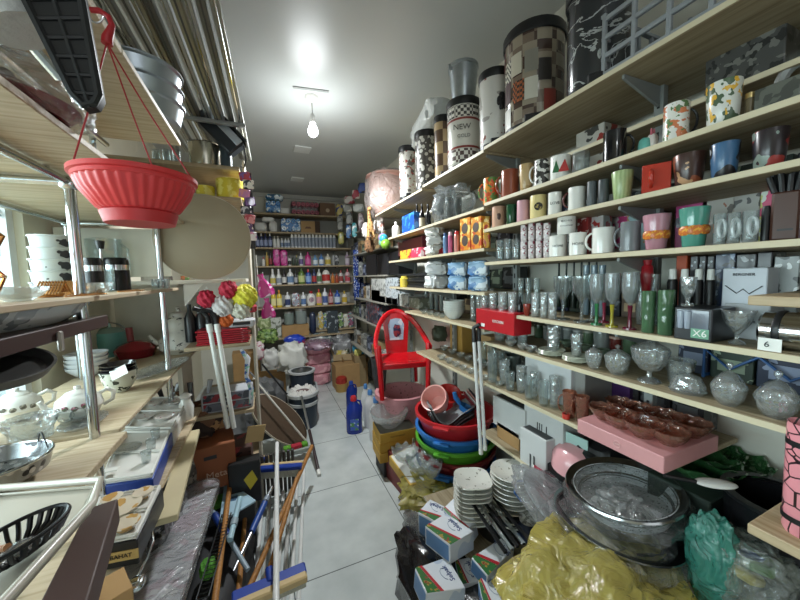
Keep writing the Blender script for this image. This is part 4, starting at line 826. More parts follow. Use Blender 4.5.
# ================================================================ back wall
Y0 = 5.02
cbox((281, 208, 289, 214), 'small white carton on the top back shelf', mat('d8d9d6', .5), Y=Y0, z=ZB[0])
def rollpack(b, z, label, m, rows, cols, bandm=None):
    c, r, h = fit(b, z, Y=Y0); t = thing('roll_pack', label, 'roll pack', c)
    g = G(); rr = r/cols
    for i in range(cols):
        for j in range(rows): g.lathe([(rr*.25, -.05), (rr*.9, -.05), (rr, -.04), (rr, .10), (rr*.9, .11), (rr*.25, .11)], 16, M=T((i-(cols-1)/2)*rr*2, 0, h*(j+.5)/rows) @ RX(pi/2))
    ob('rolls', g, m, t); ob('film_wrap', G().box(-r*1.02, -.055, 0, r*1.02, .125, h, .02), film('e6e6e6', .15, 20, .6), t)
    if bandm: ob('printed_band', G().box(-r*1.03, -.058, h*.1, r*1.03, -.054, h*.75, .001), bandm, t)
BL = pat('2f7fc0', ['e3ecf2', '9cc4e2'], 14, .35, thr=.55)
rollpack((266, 201, 280, 213), ZB[0], 'blue and white kitchen roll pack on the top shelf', BL, 2, 3, BL)
solo('soft_packet', 'small teal and white packet lying on the blue kitchen roll pack', 'packet', G().blob((0, 0, .04), .12, .07, .045, .2, 3, pw=.5, flatz=0), pat('1f5f86', ['d9e4e8', '3fa0a8'], 16, .35), (fit((272, 195, 281, 201), 2.6, Y=Y0)[0].x-.03, 5.12, ZB[0]+fit((266, 201, 280, 213), ZB[0], Y=Y0)[2]+.001))
rollpack((291, 202, 318, 214), ZB[0], 'large pink toilet roll pack in clear film on the top shelf', mat('b0606e', .6), 2, 6)
t = cbox((320, 203, 335, 214), 'brown carton with a small emblem at the right of the top shelf', mat('6f5540', .7), Y=Y0, d=.2, z=ZB[0]); ob('emblem', G().lathe([(0, 0), (.03, 0), (.03, .001), (0, .001)], 16, M=T(0, -.001, .08) @ RX(pi/2)), mat('b9a58a'), t)
for b_, lab in (((254, 222, 267, 231), 'crumpled white packet lying at the left end under the top shelf'), ((269, 221, 277, 231), 'crumpled white packet standing beside the blue roll pack')): bag(b_, lab, mat('d6d6d2', .4, bump=.3), ZB[1], Y=Y0, name='paper_packet', cat='packet', amp=.2, seed=b_[0], dep=.6)
solo('paper_packet', 'white packet resting on top of the two crumpled white packets', 'packet', G().blob((0, 0, .035), .085, .07, .035, .2, 3, pw=.6, flatz=0), mat('dcdcd8', .4), (fit((262, 217, 274, 222), 2.3, Y=Y0)[0].x, 5.12, ZB[1]+fit((254, 222, 267, 231), ZB[1], Y=Y0)[2]))
rollpack((281, 218, 300, 231), ZB[1], 'blue and white toilet roll pack in the middle of the second shelf', BL, 2, 4, BL)
t = cbox((301, 221, 315, 231), 'tan carton with brown print beside the blue roll pack', mat('ab8a5c', .7), Y=Y0, d=.2, z=ZB[1]); ob('print', G().prism([(-.05, 0), (.05, 0), (.03, .03), (-.03, .03)], 0, .001, T(0, -.001, .06) @ RX(pi/2)), mat('6b4a30'), t)
cbox((315, 221, 320, 231), 'dark brown carton beside the tan carton', mat('4c3a2c', .7), Y=Y0+.04, d=.15, z=ZB[1])
NAVY = mat('1c2550', .3)
for k, x_ in enumerate((255.5, 259.5, 263.8, 268.2)): bottle((x_, 233, x_+3.8, 247), ZB[2], 'navy bottle at the start of the shampoo row', NAVY, WHITE if k % 2 else NAVY, mat('8d98b8'), Y=Y0, group='navy bottles on the shampoo shelf', ell=.6)
for x_ in (273, 276.5): bottle((x_, 236, x_+3.2, 247), ZB[2], 'short white bottle between the navy and the small white ones', mat('dcdcd6', .3), mat('d8cfc0'), Y=Y0, group='short white bottles')
for x_ in (280.5, 284, 287): bottle((x_, 238, x_+3, 247), ZB[2], 'smallest white bottle before the long white row', mat('cfd4da', .3), WHITE, mat('6f7f9a'), Y=Y0, group='smallest white bottles')
for k in range(13): bottle((290.5+k*3.5, 234.5, 293.9+k*3.5, 247), ZB[2], 'white shampoo bottle with a grey label in the long row', mat('dfe1e0', .3), WHITE, mat('8d96a4', .5), Y=Y0, group='white shampoo bottles in the long row', kind='can')
R4 = [((262, 257, 265, 266), 'tiny white bottle', 'dcd8d0', 'c43a3a', 0), ((265.5, 252, 268.5, 266), 'golden bottle', 'b08a34', 'd8c06a', 0), ((268.8, 251, 272, 266), 'black bottle with red label', '1f1a1e', '1f1a1e', '8a2a34'), ((288, 256, 291.2, 266), 'small white and black bottle', 'd8d8d4', '222226', '222226'),
      ((292, 255, 294.6, 266), 'dark green slim bottle', '2a3a2a', '1a1a1a', 0), ((295.5, 255, 298, 266), 'dark green slim bottle with a gold cap', '2c3f2c', 'b09a44', 0), ((299, 253, 303, 266), 'white bottle with a purple label', 'dcdcda', 'dcdcda', '6a5a90'), ((305, 252, 310.8, 266), 'magenta bottle', 'c22f80', 'b02a74', 'd86aa6'),
      ((313, 255, 317.6, 266), 'light blue bottle', '6fa0c8', '4f7fb4', 'dfe7ee'), ((319, 254, 323.6, 266), 'blue and white bottle', '4a7fc0', '3a68a8', 'd8dfe8'), ((325, 254, 330.8, 266), 'cream bottle with a yellow label', 'dcd8c6', 'dcd8c6', 'c9b04a'), ((332, 252, 335, 266), 'grey pump bottle', '9a9b9c', '2a2a2c', 0)]
for b_, lab, c_, cc, lc in R4: bottle(b_, ZB[3], lab+' on the magenta pouch shelf', mat(c_, .3), mat(cc, .3), mat(lc, .5) if lc else None, Y=Y0)
for b_, lab in (((273, 246, 280, 266), 'bright magenta pouch on the left'), ((280.5, 250, 287.5, 266), 'magenta pouch with a pale flower print on the right')): bag(b_, lab+' on the fourth back shelf', pat('bf2a86', ['d86ab0', '7a1a5a'], 20, .35, thr=.56), ZB[3], Y=Y0, name='detergent_pouch', cat='pouch', amp=.1, seed=b_[0], dep=.5, pw=.5)
R5 = [((261, 272, 265, 285), 'grey white bottle', 'b9b9b2', 'd8d8d4', 0, 'soap'), ((270, 269, 275.5, 285), 'white spray bottle with a yellow label', 'dfdfda', 'dfdfda', 'cdb95e', 'trig'), ((276, 269, 281.5, 285), 'white spray bottle with a grey label', 'dfdfda', 'dfdfda', '8f96a0', 'trig'), ((282, 270, 286.4, 285), 'dark brown bottle with white label', '241a1c', '1a1416', 'cfcfca', 'soap'),
      ((287, 269, 293.6, 286), 'large white bottle with a blue grey label', 'e2e2de', 'e2e2de', '6a86a8', 'soap'), ((294, 271, 297.6, 285), 'black slim bottle', '23262c', '23262c', 'a8aab0', 'soap'), ((298.2, 268, 304.6, 285), 'green bottle with a pale label', '5d7a34', '4a6a2a', 'c9d08a', 'soap'), ((305.6, 269, 311, 284.5), 'blue bottle', '2a52a0', 'c84040', '8fb0e0', 'soap'),
      ((312, 269, 316.4, 284.5), 'navy and red bottle', '26335c', '26335c', 'b03030', 'soap'), ((317, 269, 321.4, 284.5), 'white bottle with a green label', 'd8dcd4', 'd8dcd4', '5c7a52', 'soap'), ((322, 268, 330, 284.5), 'white jug with a red label', 'e6e2d8', '2a3a2a', 'b8322c', 'jug'), ((331, 273, 334.6, 284), 'small orange bottle', 'c9782c', 'b05a20', 0, 'soap'), ((335, 273, 338.6, 284), 'small red brown bottle', 'a84a2a', '8a3a20', 0, 'soap'), ((339, 270, 343, 284), 'white and red bottle by the corner', 'd8cfca', 'a83a30', '9a3a34', 'soap'), ((345, 269, 350, 284), 'pink and white bottle by the corner', 'd8b8bc', 'c04858', 'c04858', 'soap'), ((345, 252, 349.5, 267), 'lilac bottle on the pouch shelf by the corner', 'b8a0b8', 'd8d0d8', 'dcd0dc', 'soap')]
for b_, lab, c_, cc, lc, kd in R5: bottle(b_, ZB[3] if b_[3] == 267 else ZB[4], lab if 'corner' in lab else lab+' on the fifth back shelf', mat(c_, .3), mat(cc, .3), mat(lc, .5) if lc else None, Y=Y0, kind=kd)
R6 = [((271, 290, 276, 308), 'yellow bottle, left of the yellow pair', 'd9b82c', 'd88a2c', 'e6dca0'), ((276.6, 290, 282, 308), 'yellow bottle, right of the yellow pair', 'd9b82c', 'd88a2c', 'e6dca0'), ((285, 292, 290.4, 308), 'white bottle with a dark blue label', 'e0e2e4', 'e0e2e4', '2f3f6a'), ((301, 292, 306, 308), 'white bottle with a light blue label', 'e0e4e6', 'e0e4e6', '5a7aa8'), ((316.4, 289, 321.6, 307), 'yellow bottle with a pink label', 'd8bf38', 'c84a3a', 'd8a0a0'), ((322.4, 288, 327.6, 307), 'white bottle with a slanted blue label', 'dfe2e8', 'dfe2e8', '4a5f9a'), ((328.4, 289, 333, 306), 'dark red bottle', '8a2a30', '8a2a30', 'c9a0a0'), ((334.4, 290, 340.4, 306), 'blue detergent bottle', '2c52a4', '2c52a4', 'c9d8e8'), ((342, 291, 347, 306), 'white and yellow bottle by the corner', 'd6d0c0', 'c9a83a', 'c9a83a')]
for b_, lab, c_, cc, lc in R6: bottle(b_, ZB[5], lab+' on the sixth back shelf', mat(c_, .3), mat(cc, .3), mat(lc, .5), Y=Y0, kind='soap')
bag((292, 293, 299.4, 308), 'white, red and blue washing powder packet', pat('9aa0ac', ['d8dcde', '9a2f34'], 18, .4, thr=.54), ZB[5], Y=Y0, amp=.08, dep=.5, pw=.4, name='powder_packet', cat='packet')
c, r, h = fit((306.8, 291, 315.6, 308), ZB[5], Y=Y0); t = thing('detergent_jug', 'round white detergent jug with a red cap and oval label', 'jug', c)
ob('container', G().lathe([(0, 0), (r*.8, 0), (r, h*.2), (r*.98, h*.6), (r*.5, h*.82), (.02, h*.86), (0, h*.86)], 24, ell=.5), mat('e2e0da', .3), t); ob('cap', G().lathe([(.025, h*.84), (.025, h), (0, h)], 14), mat('b02a34', .4), t); ob('oval_label', G().lathe([(0, 0), (r*.6, 0), (r*.6, .002), (0, .002)], 24, M=T(0, -r*.51, h*.4) @ RX(pi/2)), pat('b8a0a8', ['5a3a58'], 40), t)
random.seed(9)
PC = ['c9b04a', '4a6a9a', 'b85a3a', 'a9a9a0', '7a9a5a', 'd0cfc8', '8a4a6a', '3a4a5a', 'c9c09a', '5a8a8a']
for k in range(7):
    x_ = 318+k*5.0; bag((x_, 312+k % 3, x_+5.6, 332), 'printed packet, '+ORD[k]+' from the left at the right of the lowest back shelf', pat(PC[k], [PC[(k+3) % 10], 'd8d8d0'], 22, .45, thr=.54), ZB[6], Y=Y0+.03*(k % 2), amp=.15, seed=k, dep=.5, pw=.5, name='printed_packet', cat='packet')
for k in range(3): bottle((262+k*4.5, 310+k % 2, 266+k*4.5, 331), ZB[6], ('dark', 'grey', 'clear')[k]+' bottle at the left end of the lowest back shelf', mat(('3a3f42', '8a8c8a', 'a9b0ae')[k], .3), WHITE, Y=Y0, kind='soap')
cbox((282, 325, 309, 334), 'tan carton with a dark oval and white sticker under the glass jars', CARD, Y=4.86, d=.14, z=.70, tape=False)
board(-.1, 4.80, 1.25, 4.999, .70, 'low ledge in front of the back shelving', .02, BWOOD)
for b_, lab, m_ in (((284, 311, 294, 325), 'tall clear storage jar, left of two on the tan carton', glass('a9b8b0', .45)), ((295, 309, 307, 325), 'wide clear storage jar with silver lid on the tan carton', glass('b9c4c0', .45))):
    c, r, h = fit(b_, None, Y=4.87); z_ = .70+fy((282, 325, 309, 334), 4.86)[3]-.70+.002; h = aty(290, b_[1], c.y).z-z_
    t = thing('storage_jar', lab, 'jar', (c.x, c.y, z_)); ob('jar_body', G().lathe(prof_cup(r, h*.9, .97), 24), m_, t); ob('lid', G().lathe([(r*1.02, h*.85), (r*1.02, h*.95), (0, h)], 24), STEEL, t)
bag((309, 312, 316, 324), 'navy round canister beside the storage jars', mat('1f2a44', .3), .701, Y=4.86, amp=0, name='canister', cat='canister')
cbox((266, 318, 281, 330), 'pale carton left of the storage jars', pat('b9bdb4', ['6a6f60'], 16), Y=4.86, d=.12, z=.701); cbox((327, 311, 338, 325), 'dark framed picture carton standing on the low ledge', pat('3a4348', ['9aa3a8'], 14, thr=.58), Y=4.85, d=.05, z=.701)
# ================================================================ aisle floor, middle
def px_prism(name, label, cat, pts, z1, th, m, z0=None, band=None):
    """flat topped thing whose top outline passes through the given photo points at height z1"""
    P = [atz(x, y, z1) for x, y in pts]; c = sum(P, Vector())/len(P)
    z0 = z1-th
    pl = [((p.x-c.x), (p.y-c.y)) for p in P]
    a = sum(pl[i][0]*pl[(i+1) % len(pl)][1]-pl[(i+1) % len(pl)][0]*pl[i][1] for i in range(len(pl)))
    if a < 0: pl = pl[::-1]
    t = thing(name, label, cat, (c.x, c.y, z0)); o = ob('box_body', G().prism(pl, 0, th), m, t)
    md = o.modifiers.new('b', 'BEVEL'); md.width = .003; md.segments = 2; md.limit_method = 'ANGLE'
    return t, pl
CHX, CHY, CZ = 1.045, 2.52, .55
# pink laundry tub
t = thing('laundry_tub', 'pink openwork laundry tub under the red chair', 'tub', (CHX, CHY, 0))
PINK = mat('c88d92', .4)
ob('tub_body', G().lathe([(0, 0), (.15, 0), (.155, .02), (.205, CZ-.03), (.225, CZ-.02), (.225, CZ), (.205, CZ-.002), (.195, CZ-.04), (.15, .03), (0, .015)], 36), pat('c88d92', ['6a3f44'], 42, .4, 'voro', .2), t)
ob('rim', G().lathe([(.205, CZ-.05), (.232, CZ-.045), (.232, CZ-.001), (.2, CZ-.001)], 36), PINK, t)
# red chair
t = thing('plastic_chair', 'bright red plastic armchair for a child standing on the pink tub', 'chair', (CHX, CHY, CZ), face_cam((CHX, CHY))+radians(10))
RC = mat('c4141e', .25, coat=.4, var=.02)
SW, SD, SH = .20, .18, .29
g = G(); v = []; f = []; n = 8
for s_ in (0, 1):
    for j in range(n+1):
        for i in range(n+1):
            x_ = (i/n*2-1)*SW; y_ = (j/n*2-1)*SD; v.append((x_, y_, SH-.012*s_-.012*(1-(x_/SW)**2)*(1-(y_/SD)**2)*1.5))
for j in range(n):
    for i in range(n): a = j*(n+1)+i; b_ = a+(n+1)**2; f += [(a, a+1, a+n+2, a+n+1), (b_, b_+n+1, b_+n+2, b_+1)]
g.add(v, f).box(-SW, -SD-.004, SH-.045, SW, -SD+.01, SH, .005).box(-SW, SD-.01, SH-.04, SW, SD+.004, SH, .005).box(-SW-.004, -SD, SH-.04, -SW+.01, SD, SH, .005).box(SW-.01, -SD, SH-.04, SW+.004, SD, SH, .005)
ob('seat', g, RC, t)
for sx in (-1, 1):
    ob('leg', G().tube([(sx*(SW+.005), -SD+.02, SH+.15), (sx*(SW+.0), -SD+.005, SH), (sx*(SW-.01), -SD-.005, .0)], [.017, .021, .017], 8, flat=1.2), RC, t)
    ob('leg', G().tube([(sx*(SW-.03), SD-.01, SH-.02), (sx*(SW-.02), SD+.02, 0.0)], [.02, .016], 8), RC, t)
pts = []
for k in range(25):
    a = pi*k/24; pts.append((cos(a)*(SW+.022+.012*sin(a)), -SD+.03+sin(a)*(2*SD+.012), SH+.12+(sin(a)**1.5)*.26))
ob('arm_and_back_hoop', G().tube([(SW+.006, -SD+.012, SH-.02)]+pts+[(-SW-.006, -SD+.012, SH-.02)], .016, 8, flat=1.5), RC, t)
v = []; f = []
for s_ in (0, 1):
    for j in range(9):
        zz = SH-.02+j*.048; wd = .095+.03*(j/8)
        for i in range(5): v.append(((i/2-1)*wd, SD+.0+.02*j/8+.008*s_, zz))
for j in range(8):
    for i in range(4): a = j*5+i; b_ = a+45; f += [(a, a+5, a+6, a+1), (b_, b_+1, b_+6, b_+5)]
for j in range(8):
    for e in (0, 4): a = j*5+e; f.append((a, a+45, a+50, a+5) if e == 0 else (a, a+5, a+50, a+45))
sp = ob('backrest', G().add(v, f), RC, t)
ob('sticker', G().prism([(-.062, 0), (.062, 0), (.075, .14), (.05, .19), (0, .2), (-.05, .19), (-.075, .14)], 0, .001, T(0, SD+.004, SH+.12) @ RX(pi/2-.07)), pat('c9d3dc', ['9fb4c8'], 9, .4, thr=.55), sp)
ob('sticker_patch', G().blob((0, 0, 0), .032, .0015, .055, .3, 7, 16, 10), pat('22264a', ['8a2a34'], 22, .4, thr=.5), sp, (.005, SD+.003, SH+.205))
def stackbin(c, r, h, label, m, name='plant_pot'):
    return solo(name, label, 'pot', G().lathe([(0, 0), (r*.75, 0), (r*.96, h*.9), (r, h*.9), (r, h), (r*.92, h), (r*.72, .01), (0, .01)], 24), m, c)
for b_, z_, lab in (((374, 357, 387, 378), .34, 'charcoal plastic pot standing upright by the red chair'), ((376, 369, 390, 390), .2, 'dark grey plastic pot under the charcoal one')):
    c, r, h = fit(b_, None, Y=2.62); stackbin((c.x-.03, c.y, c.z), r, h, lab, mat('37393c', .5))
# yellow cartons with bowl
YC = mat('c29a3a', .6); ZY = .14; p0 = atz(380, 464, ZY)
th = math.radians(8)
def rbox(name, label, cat, corner, L, D, hh, rot, m, z, band=None):
    t = thing(name, label, cat, (corner[0], corner[1], z), rot); ob('box_body', G().box(0, 0, 0, L, D, hh, .002), m, t)
    if band: ob('printed_top', G().box(.003, .003, hh-.0005, L-.003, D-.003, hh+.0006), band, t)
    return t
zt = aty(381, 434, p0.y).z; hy = (zt-ZY)/3
solo('black_crate', 'low black crate under the yellow cartons', 'crate', G().box(0, 0, 0, .26, .2, ZY-.001, .004), mat('232426', .6), (p0.x+.04, p0.y+.03, 0))
for k in range(3):
    t = rbox('bowl_carton', 'yellow carton with small print, '+('bottom', 'middle', 'top')[k]+' of the three under the crystal fruit bowl', 'box', (p0.x+.004*k, p0.y+.006*(k % 2)), .29, .23, hy-.002, radians(-4), YC, ZY+k*hy, mat('4c4a40', .5) if k == 2 else None)
    if k: text('GLASSWARE SET', .016, mat('5a4420', .6), t, (.14, -.002, hy/2))
pt = aty(395, 428, p0.y+.12); bowl((373, 399, 415, 429), zt+.001, 'clear ribbed crystal fruit bowl on the yellow cartons', CUT, c=Vector((p0.x+.125, p0.y+.11, zt+.001)), r=.15, h=.12, ridge=.03, rn=22, n=66)
# tray of crystal
t, pl = px_prism('glassware_tray', 'yellow edged open carton tray of crystal bowls on the floor by the aisle', 'box', [(389, 456), (410, 485), (450, 477), (419, 443)], .30, .06, mat('c9a23f', .6))
ob('white_liner', G().prism([(x*.93, y*.93) for x, y in pl], .0605, .063), WHITE, t)
for k, (x_, y_, r_) in enumerate(((405, 460, .085), (424, 452, .08), (420, 470, .09), (440, 462, .085), (432, 476, .06))):
    c = atz(x_, y_, .365); bowl(None, .365, 'clear crystal scalloped bowl in the carton tray, '+ORD[k]+' from the aisle side', CUT, c=Vector((c.x, c.y, .364)), r=r_, h=.07, ridge=.06, rn=9, wave=.12, n=54)
rbox('red_carton', 'dark red carton under the crystal bowl tray', 'box', (atz(400, 500, .0).x+.03, atz(400, 500, 0).y+.02), .3, .3, .235, .1, mat('6f1f22', .5), 0.0)
rbox('pan_carton', 'brown carton half under the crystal bowl tray', 'box', (.93, 1.72), .24, .2, .23, .0, CARD, 0.0)
# stack of basins
BC = Vector((1.12, 1.78, 0)); bcol = [('navy', '1f3f6a'), ('navy', '24507c'), ('blue', '2f72b4'), ('maroon', '7a2028'), ('lime green', '5fae32'), ('bright blue', '2f78c4'), ('red', 'c02a30')]
RB = .265
for k, (cn_, cc) in enumerate(bcol):
    zt_ = .20+k*.072
    if k == 6: zt_ = .655
    t = thing('plastic_basin', cn_+' plastic basin, '+ORD[6-k]+' from the top of the nested stack', 'basin', (BC.x, BC.y, zt_-.19)); m_ = mat(cc, .35)
    ob('basin_body', G().lathe([(0, 0), (RB*.68, 0), (RB*.72, .01), (RB*.95, .165), (RB, .17), (RB, .19), (RB*.93, .188), (RB*.7, .014), (0, .012)], 40), m_, t)
    for s_ in (0, 1): ob('handle', G().box(-.05, -.014, .165, .05, .012, .18, .004, RZ(s_*pi+face_cam(BC)-.3) @ T(0, -RB-.008, 0)), m_, t)
zi = .52
for k in range(4):
    v = []; f = []; n = 10
    for j in range(n+1):
        for i in range(n+1): x_, y_ = (i/n*2-1)*.15, (j/n*2-1)*.1; v.append((x_*(1-.15*(y_/.1)**2), y_*(1-.1*(x_/.15)**2), .10*(x_/.15)**2+.03*sin(x_*22)+.02*(y_/.1)**2))
    for j in range(n):
        for i in range(n): a = j*(n+1)+i; f.append((a, a+1, a+n+2, a+n+1))
    o = solo('serving_tray', ('black', 'grey', 'black', 'pale grey')[k]+' wavy tray, '+ORD[k]+' from the bottom inside the red basin', 'tray', G().add(v, f), mat(('1e1f21', '5d6062', '232426', '8f9496')[k], .35), (BC.x-.06, BC.y-.05, .555+k*.022), -.5); md = o.modifiers.new('s', 'SOLIDIFY'); md.thickness = .004
for k in range(4):
    M_ = (RX(radians(30)) @ RY(radians(-38))); off = M_ @ Vector((0, 0, k*.012))
    solo('pink_bowl', 'pale pink plastic bowl, '+ORD[k]+' of the nested tilted bowls in the red basin', 'bowl', G().lathe([(0, 0), (.05, 0), (.085, .085), (.088, .085), (.088, .095), (.08, .093), (.048, .008), (0, .006)], 28), mat('d79a92', .35), (BC.x-.09+off.x, BC.y+.03+off.y, .68+off.z), M_.to_euler()[:])
for k, (c_, lab) in enumerate((('8a2a34', 'maroon'), ('d8d4d0', 'white'), ('c98a80', 'salmon'), ('2a2a2c', 'black rimmed'))):
    M_ = RX(radians(20)) @ RY(radians(50)); off = M_ @ Vector((0, 0, k*.014)); solo('plastic_plate', lab+' plastic plate leaning in the red basin', 'plate', G().lathe([(0, 0), (.05, 0), (.08, .012), (.08, .016), (.048, .006), (0, .006)], 26), mat(c_, .35), (BC.x+.08+off.x, BC.y-.06+off.y, .70+off.z), M_.to_euler()[:])
t = thing('blue_scoop', 'bright blue plastic scoop with ribbed bowl in the red basin', 'scoop', (BC.x-.005, BC.y-.13, .71), (0, radians(25), -.6))
ob('scoop_bowl', G().lathe([(0, -.03), (.03, -.02), (.045, .015), (.042, .015), (.028, -.015), (0, -.024)], 20, ridge=.04, rn=12), mat('2470b4', .35), t); ob('handle', G().tube([(-.04, 0, .01), (-.08, 0, .035), (-.1, 0, .06)], [.014, .017, .013], 10), mat('2470b4', .35), t)
t = thing('red_colander', 'red plastic ladle tub with a long handle at the back of the red basin', 'colander', (BC.x-.0, BC.y+.08, .70), (radians(28), 0, -.3))
ob('colander_bowl', G().lathe([(0, 0), (.05, 0), (.085, .05), (.08, .05), (.045, .01), (0, .008)], 24), mat('c0271f', .35), t); ob('handle', G().tube([(.08, 0, .05), (.13, -.02, .055), (.19, -.05, .05)], .009, 8), mat('c0271f', .35), t)
# black round pans and white poles
for k, z_ in enumerate((.34, .40)): solo('black_basin', ('lower', 'upper')[k]+' black round basin at the foot of the white poles', 'basin', G().lathe([(0, 0), (.12, 0), (.155, .09), (.165, .09), (.165, .1), (.145, .098), (.11, .012), (0, .01)], 32), mat('17181b', .35), (.98, 1.16, z_))
for k, (a, b_) in enumerate((((474, 342), (481, 452)), ((479, 341), (485, 448)))):
    p, q = atx(*a, .955+.03*k), atx(*b_, .955+.02*k)
    t = pole(p, q, .0085, mat('d9dad8', .3), ('left', 'right')[k]+' of two white metal poles with black bent tops by the crystal shelves', cat='pole')
    d = p-q; ob('grip', G().tube([d, d+Vector((0, .0, .035)), d+Vector((.006, .01, .07)), d+Vector((.02, -.02, .09))], .0105, 10), BLACK, t)
    ob('foot_tip', G().tube([(0, 0, -.01), (0, 0, .015)], .011, 10), WHITE, t)
# detergent jugs in the aisle
def jug(b, z, label, m, cm_, lm=None, group=None):
    c, r, h = fit(b, z); t = thing('liquid_jug', label, 'jug', c, face_cam(c), group)
    ob('container', G().lathe([(0, 0), (r*.93, 0), (r, h*.04), (r, h*.55), (r*.85, h*.72), (r*.35, h*.87), (r*.3, h*.93), (0, h*.93)], 24, ell=.7), m, t)
    ob('cap', G().lathe([(r*.38, h*.88), (r*.38, h*.97), (r*.3, h), (0, h)], 14), cm_, t)
    ob('handle', G().tube([(r*.3, 0, h*.88), (r*.8, 0, h*.85), (r*.95, 0, h*.7), (r*.9, 0, h*.55)], r*.14, 8), m, t)
    if lm: ob('front_sticker', G().prism([(-r*.5, 0), (r*.5, 0), (r*.55, h*.3), (-r*.5, h*.3)], 0, .002, T(0, -r*.69, h*.12) @ RX(pi/2)), lm, t)
    return t
jug((346, 396, 362, 436), 0, 'large royal blue liquid jug with a red cap nearest the aisle', mat('1c3490', .25), mat('c02a34', .4), pat('3a5cb8', ['4a8a4a', 'c9d4e8'], 20, .4))
jug((346, 381, 357, 412), 0, 'royal blue jug standing behind the red capped one', mat('1a2f80', .25), mat('24449c', .4))
jug((361, 384, 371, 422), 0, 'white jug with a blue cap, farthest of three', mat('d6d8da', .3), mat('4f84c0', .4)); jug((364, 390, 377, 430), 0, 'white jug with a blue cap, middle of three', mat('d6d8da', .3), mat('4f84c0', .4)); jug((369, 397, 384, 444), 0, 'white jug with a blue cap, nearest of three', mat('d6d8da', .3), mat('4f84c0', .4))
# cardboard boxes and bags far right of the aisle
def open_carton(b, label, m, D=.3, rot=0):
    c, r, h = fit(b, 0); c.x = min(c.x, 1.16); t = thing('open_carton', label, 'box', c, face_cam(c)+rot)
    g = G().box(-r, -D/2, 0, r, D/2, .006).box(-r, -D/2, 0, r, -D/2+.006, h).box(-r, D/2-.006, 0, r, D/2, h).box(-r, -D/2, 0, -r+.006, D/2, h).box(r-.006, -D/2, 0, r, D/2, h)
    ob('box_body', g, m, t)
    ob('flap', G().box(-r, -.09, -.003, r, 0, .003, M=T(0, -D/2, h) @ RX(radians(60))), m, t)
    for s_ in (-1, 1): ob('flap', G().box(0, -D/2, -.003, .09, D/2, .003, M=T(s_*r, 0, h) @ RY(radians(-65) if s_ > 0 else radians(-115))), m, t)
    return t, c, r, h
open_carton((352, 360, 374, 385), 'open brown carton with a dark oval beside the white jugs', CARD, .26)
t, c, r, h = open_carton((334, 352, 353, 383), 'open tan carton filled with small goods in the middle of the floor', mat('9b8562', .8), .3)
for k, (dx, dy, cc, lab) in enumerate(((-.06, -.05, 'c9b656', 'yellow'), (.05, -.02, '3f4a34', 'dark green'), (-.03, .08, 'b8b8b4', 'silver'), (.07, .09, '8a6a4a', 'brown'), (0, -.1, 'd8c9a4', 'cream'))):
    solo('small_packet', lab+' packet poking out of the open tan carton', 'packet', G().blob((0, 0, .06), .055, .04, .075, .2, k, 14, 10, .6), pat(cc, ['d8d6c8'], 25, .4, thr=.6), (c.x+dx, c.y+dy, h-.09), k)
c, r, h = fit((352, 339, 368, 356), None, Y=4.35); t = thing('blue_ball', 'sky blue ball with black spots on top of the floor cartons', 'ball', (c.x, c.y, c.z+r))
ob('ball_body', G().blob((0, 0, 0), r, r, r, 0, 0, 24, 16, 1), pat('3f9fc8', ['16222c'], 7, .3, 'voro', .25), t)
cbox((355, 356, 366, 372), 'carton supporting the blue spotted ball', mat('8f7a58', .8), Y=4.3, d=.25, z=0)
solo('yellow_toy', 'pale yellow star shaped toy in front of the blue ball', 'toy', G().blob((0, 0, .04), .05, .03, .05, .3, 5), mat('d8d27a', .5), (fit((357, 353, 363, 359), None, Y=4.2)[0].x, 4.36, fy((355, 356, 366, 372), 4.3)[3]-.0))
c, r, h = fit((335, 376, 348, 393), 0); t = thing('candy_tub', 'red and tan round tub on the floor in front of the tan carton', 'tub', c)
ob('tub_body', G().lathe([(0, 0), (r*.9, 0), (r, h*.55), (0, h*.55)], 24), mat('a8874c', .5), t); ob('red_top', G().lathe([(r*.85, h*.55), (r*.8, h*.9), (r*.4, h), (0, h)], 24, ridge=.05, rn=12), mat('9c2f26', .4), t)
for b_, lab, m_ in (((322, 354, 331, 383), 'clear bag of red and white packets standing on the floor', pat('b8a8a4', ['8a3434', 'd8d6d0'], 14, .35, thr=.54)), ((329, 353, 336, 382), 'grey green bag beside the red and white packets', pat('7a8478', ['c9ccc4'], 14, .4, thr=.58))):
    bag(b_, lab, m_, 0, amp=.15, dep=.8, pw=.55)
for k in range(4):
    c, r, h = fit((305, 360, 331, 368), 0, Y=4.5) if 0 else fit((305, 358, 331, 368), None, Y=4.45)
    solo('roll_pack', 'pink paper pack, '+('bottom', 'second', 'third', 'top')[k]+' of the pink stack on the floor', 'roll pack', G().blob((0, 0, .085), r, .2, .085, .12, k, 30, 14, .45, flatz=0), pat('c98a94', ['dca6ac'], 9, .4), (c.x, c.y+.15, .0+k*.15), .1*k-.1)
bag((304, 340, 331, 356), 'lilac clear film bag draped over the pink stack', film('cdb6cc', .45, 10, 1), .55, X=None, Y=4.35, amp=.35, seed=5)
bag((331, 333, 352, 362), 'milky white film bag behind the tan carton', film('d6d8dc', .5, 10, 1), None, Y=4.7, amp=.35, seed=6)
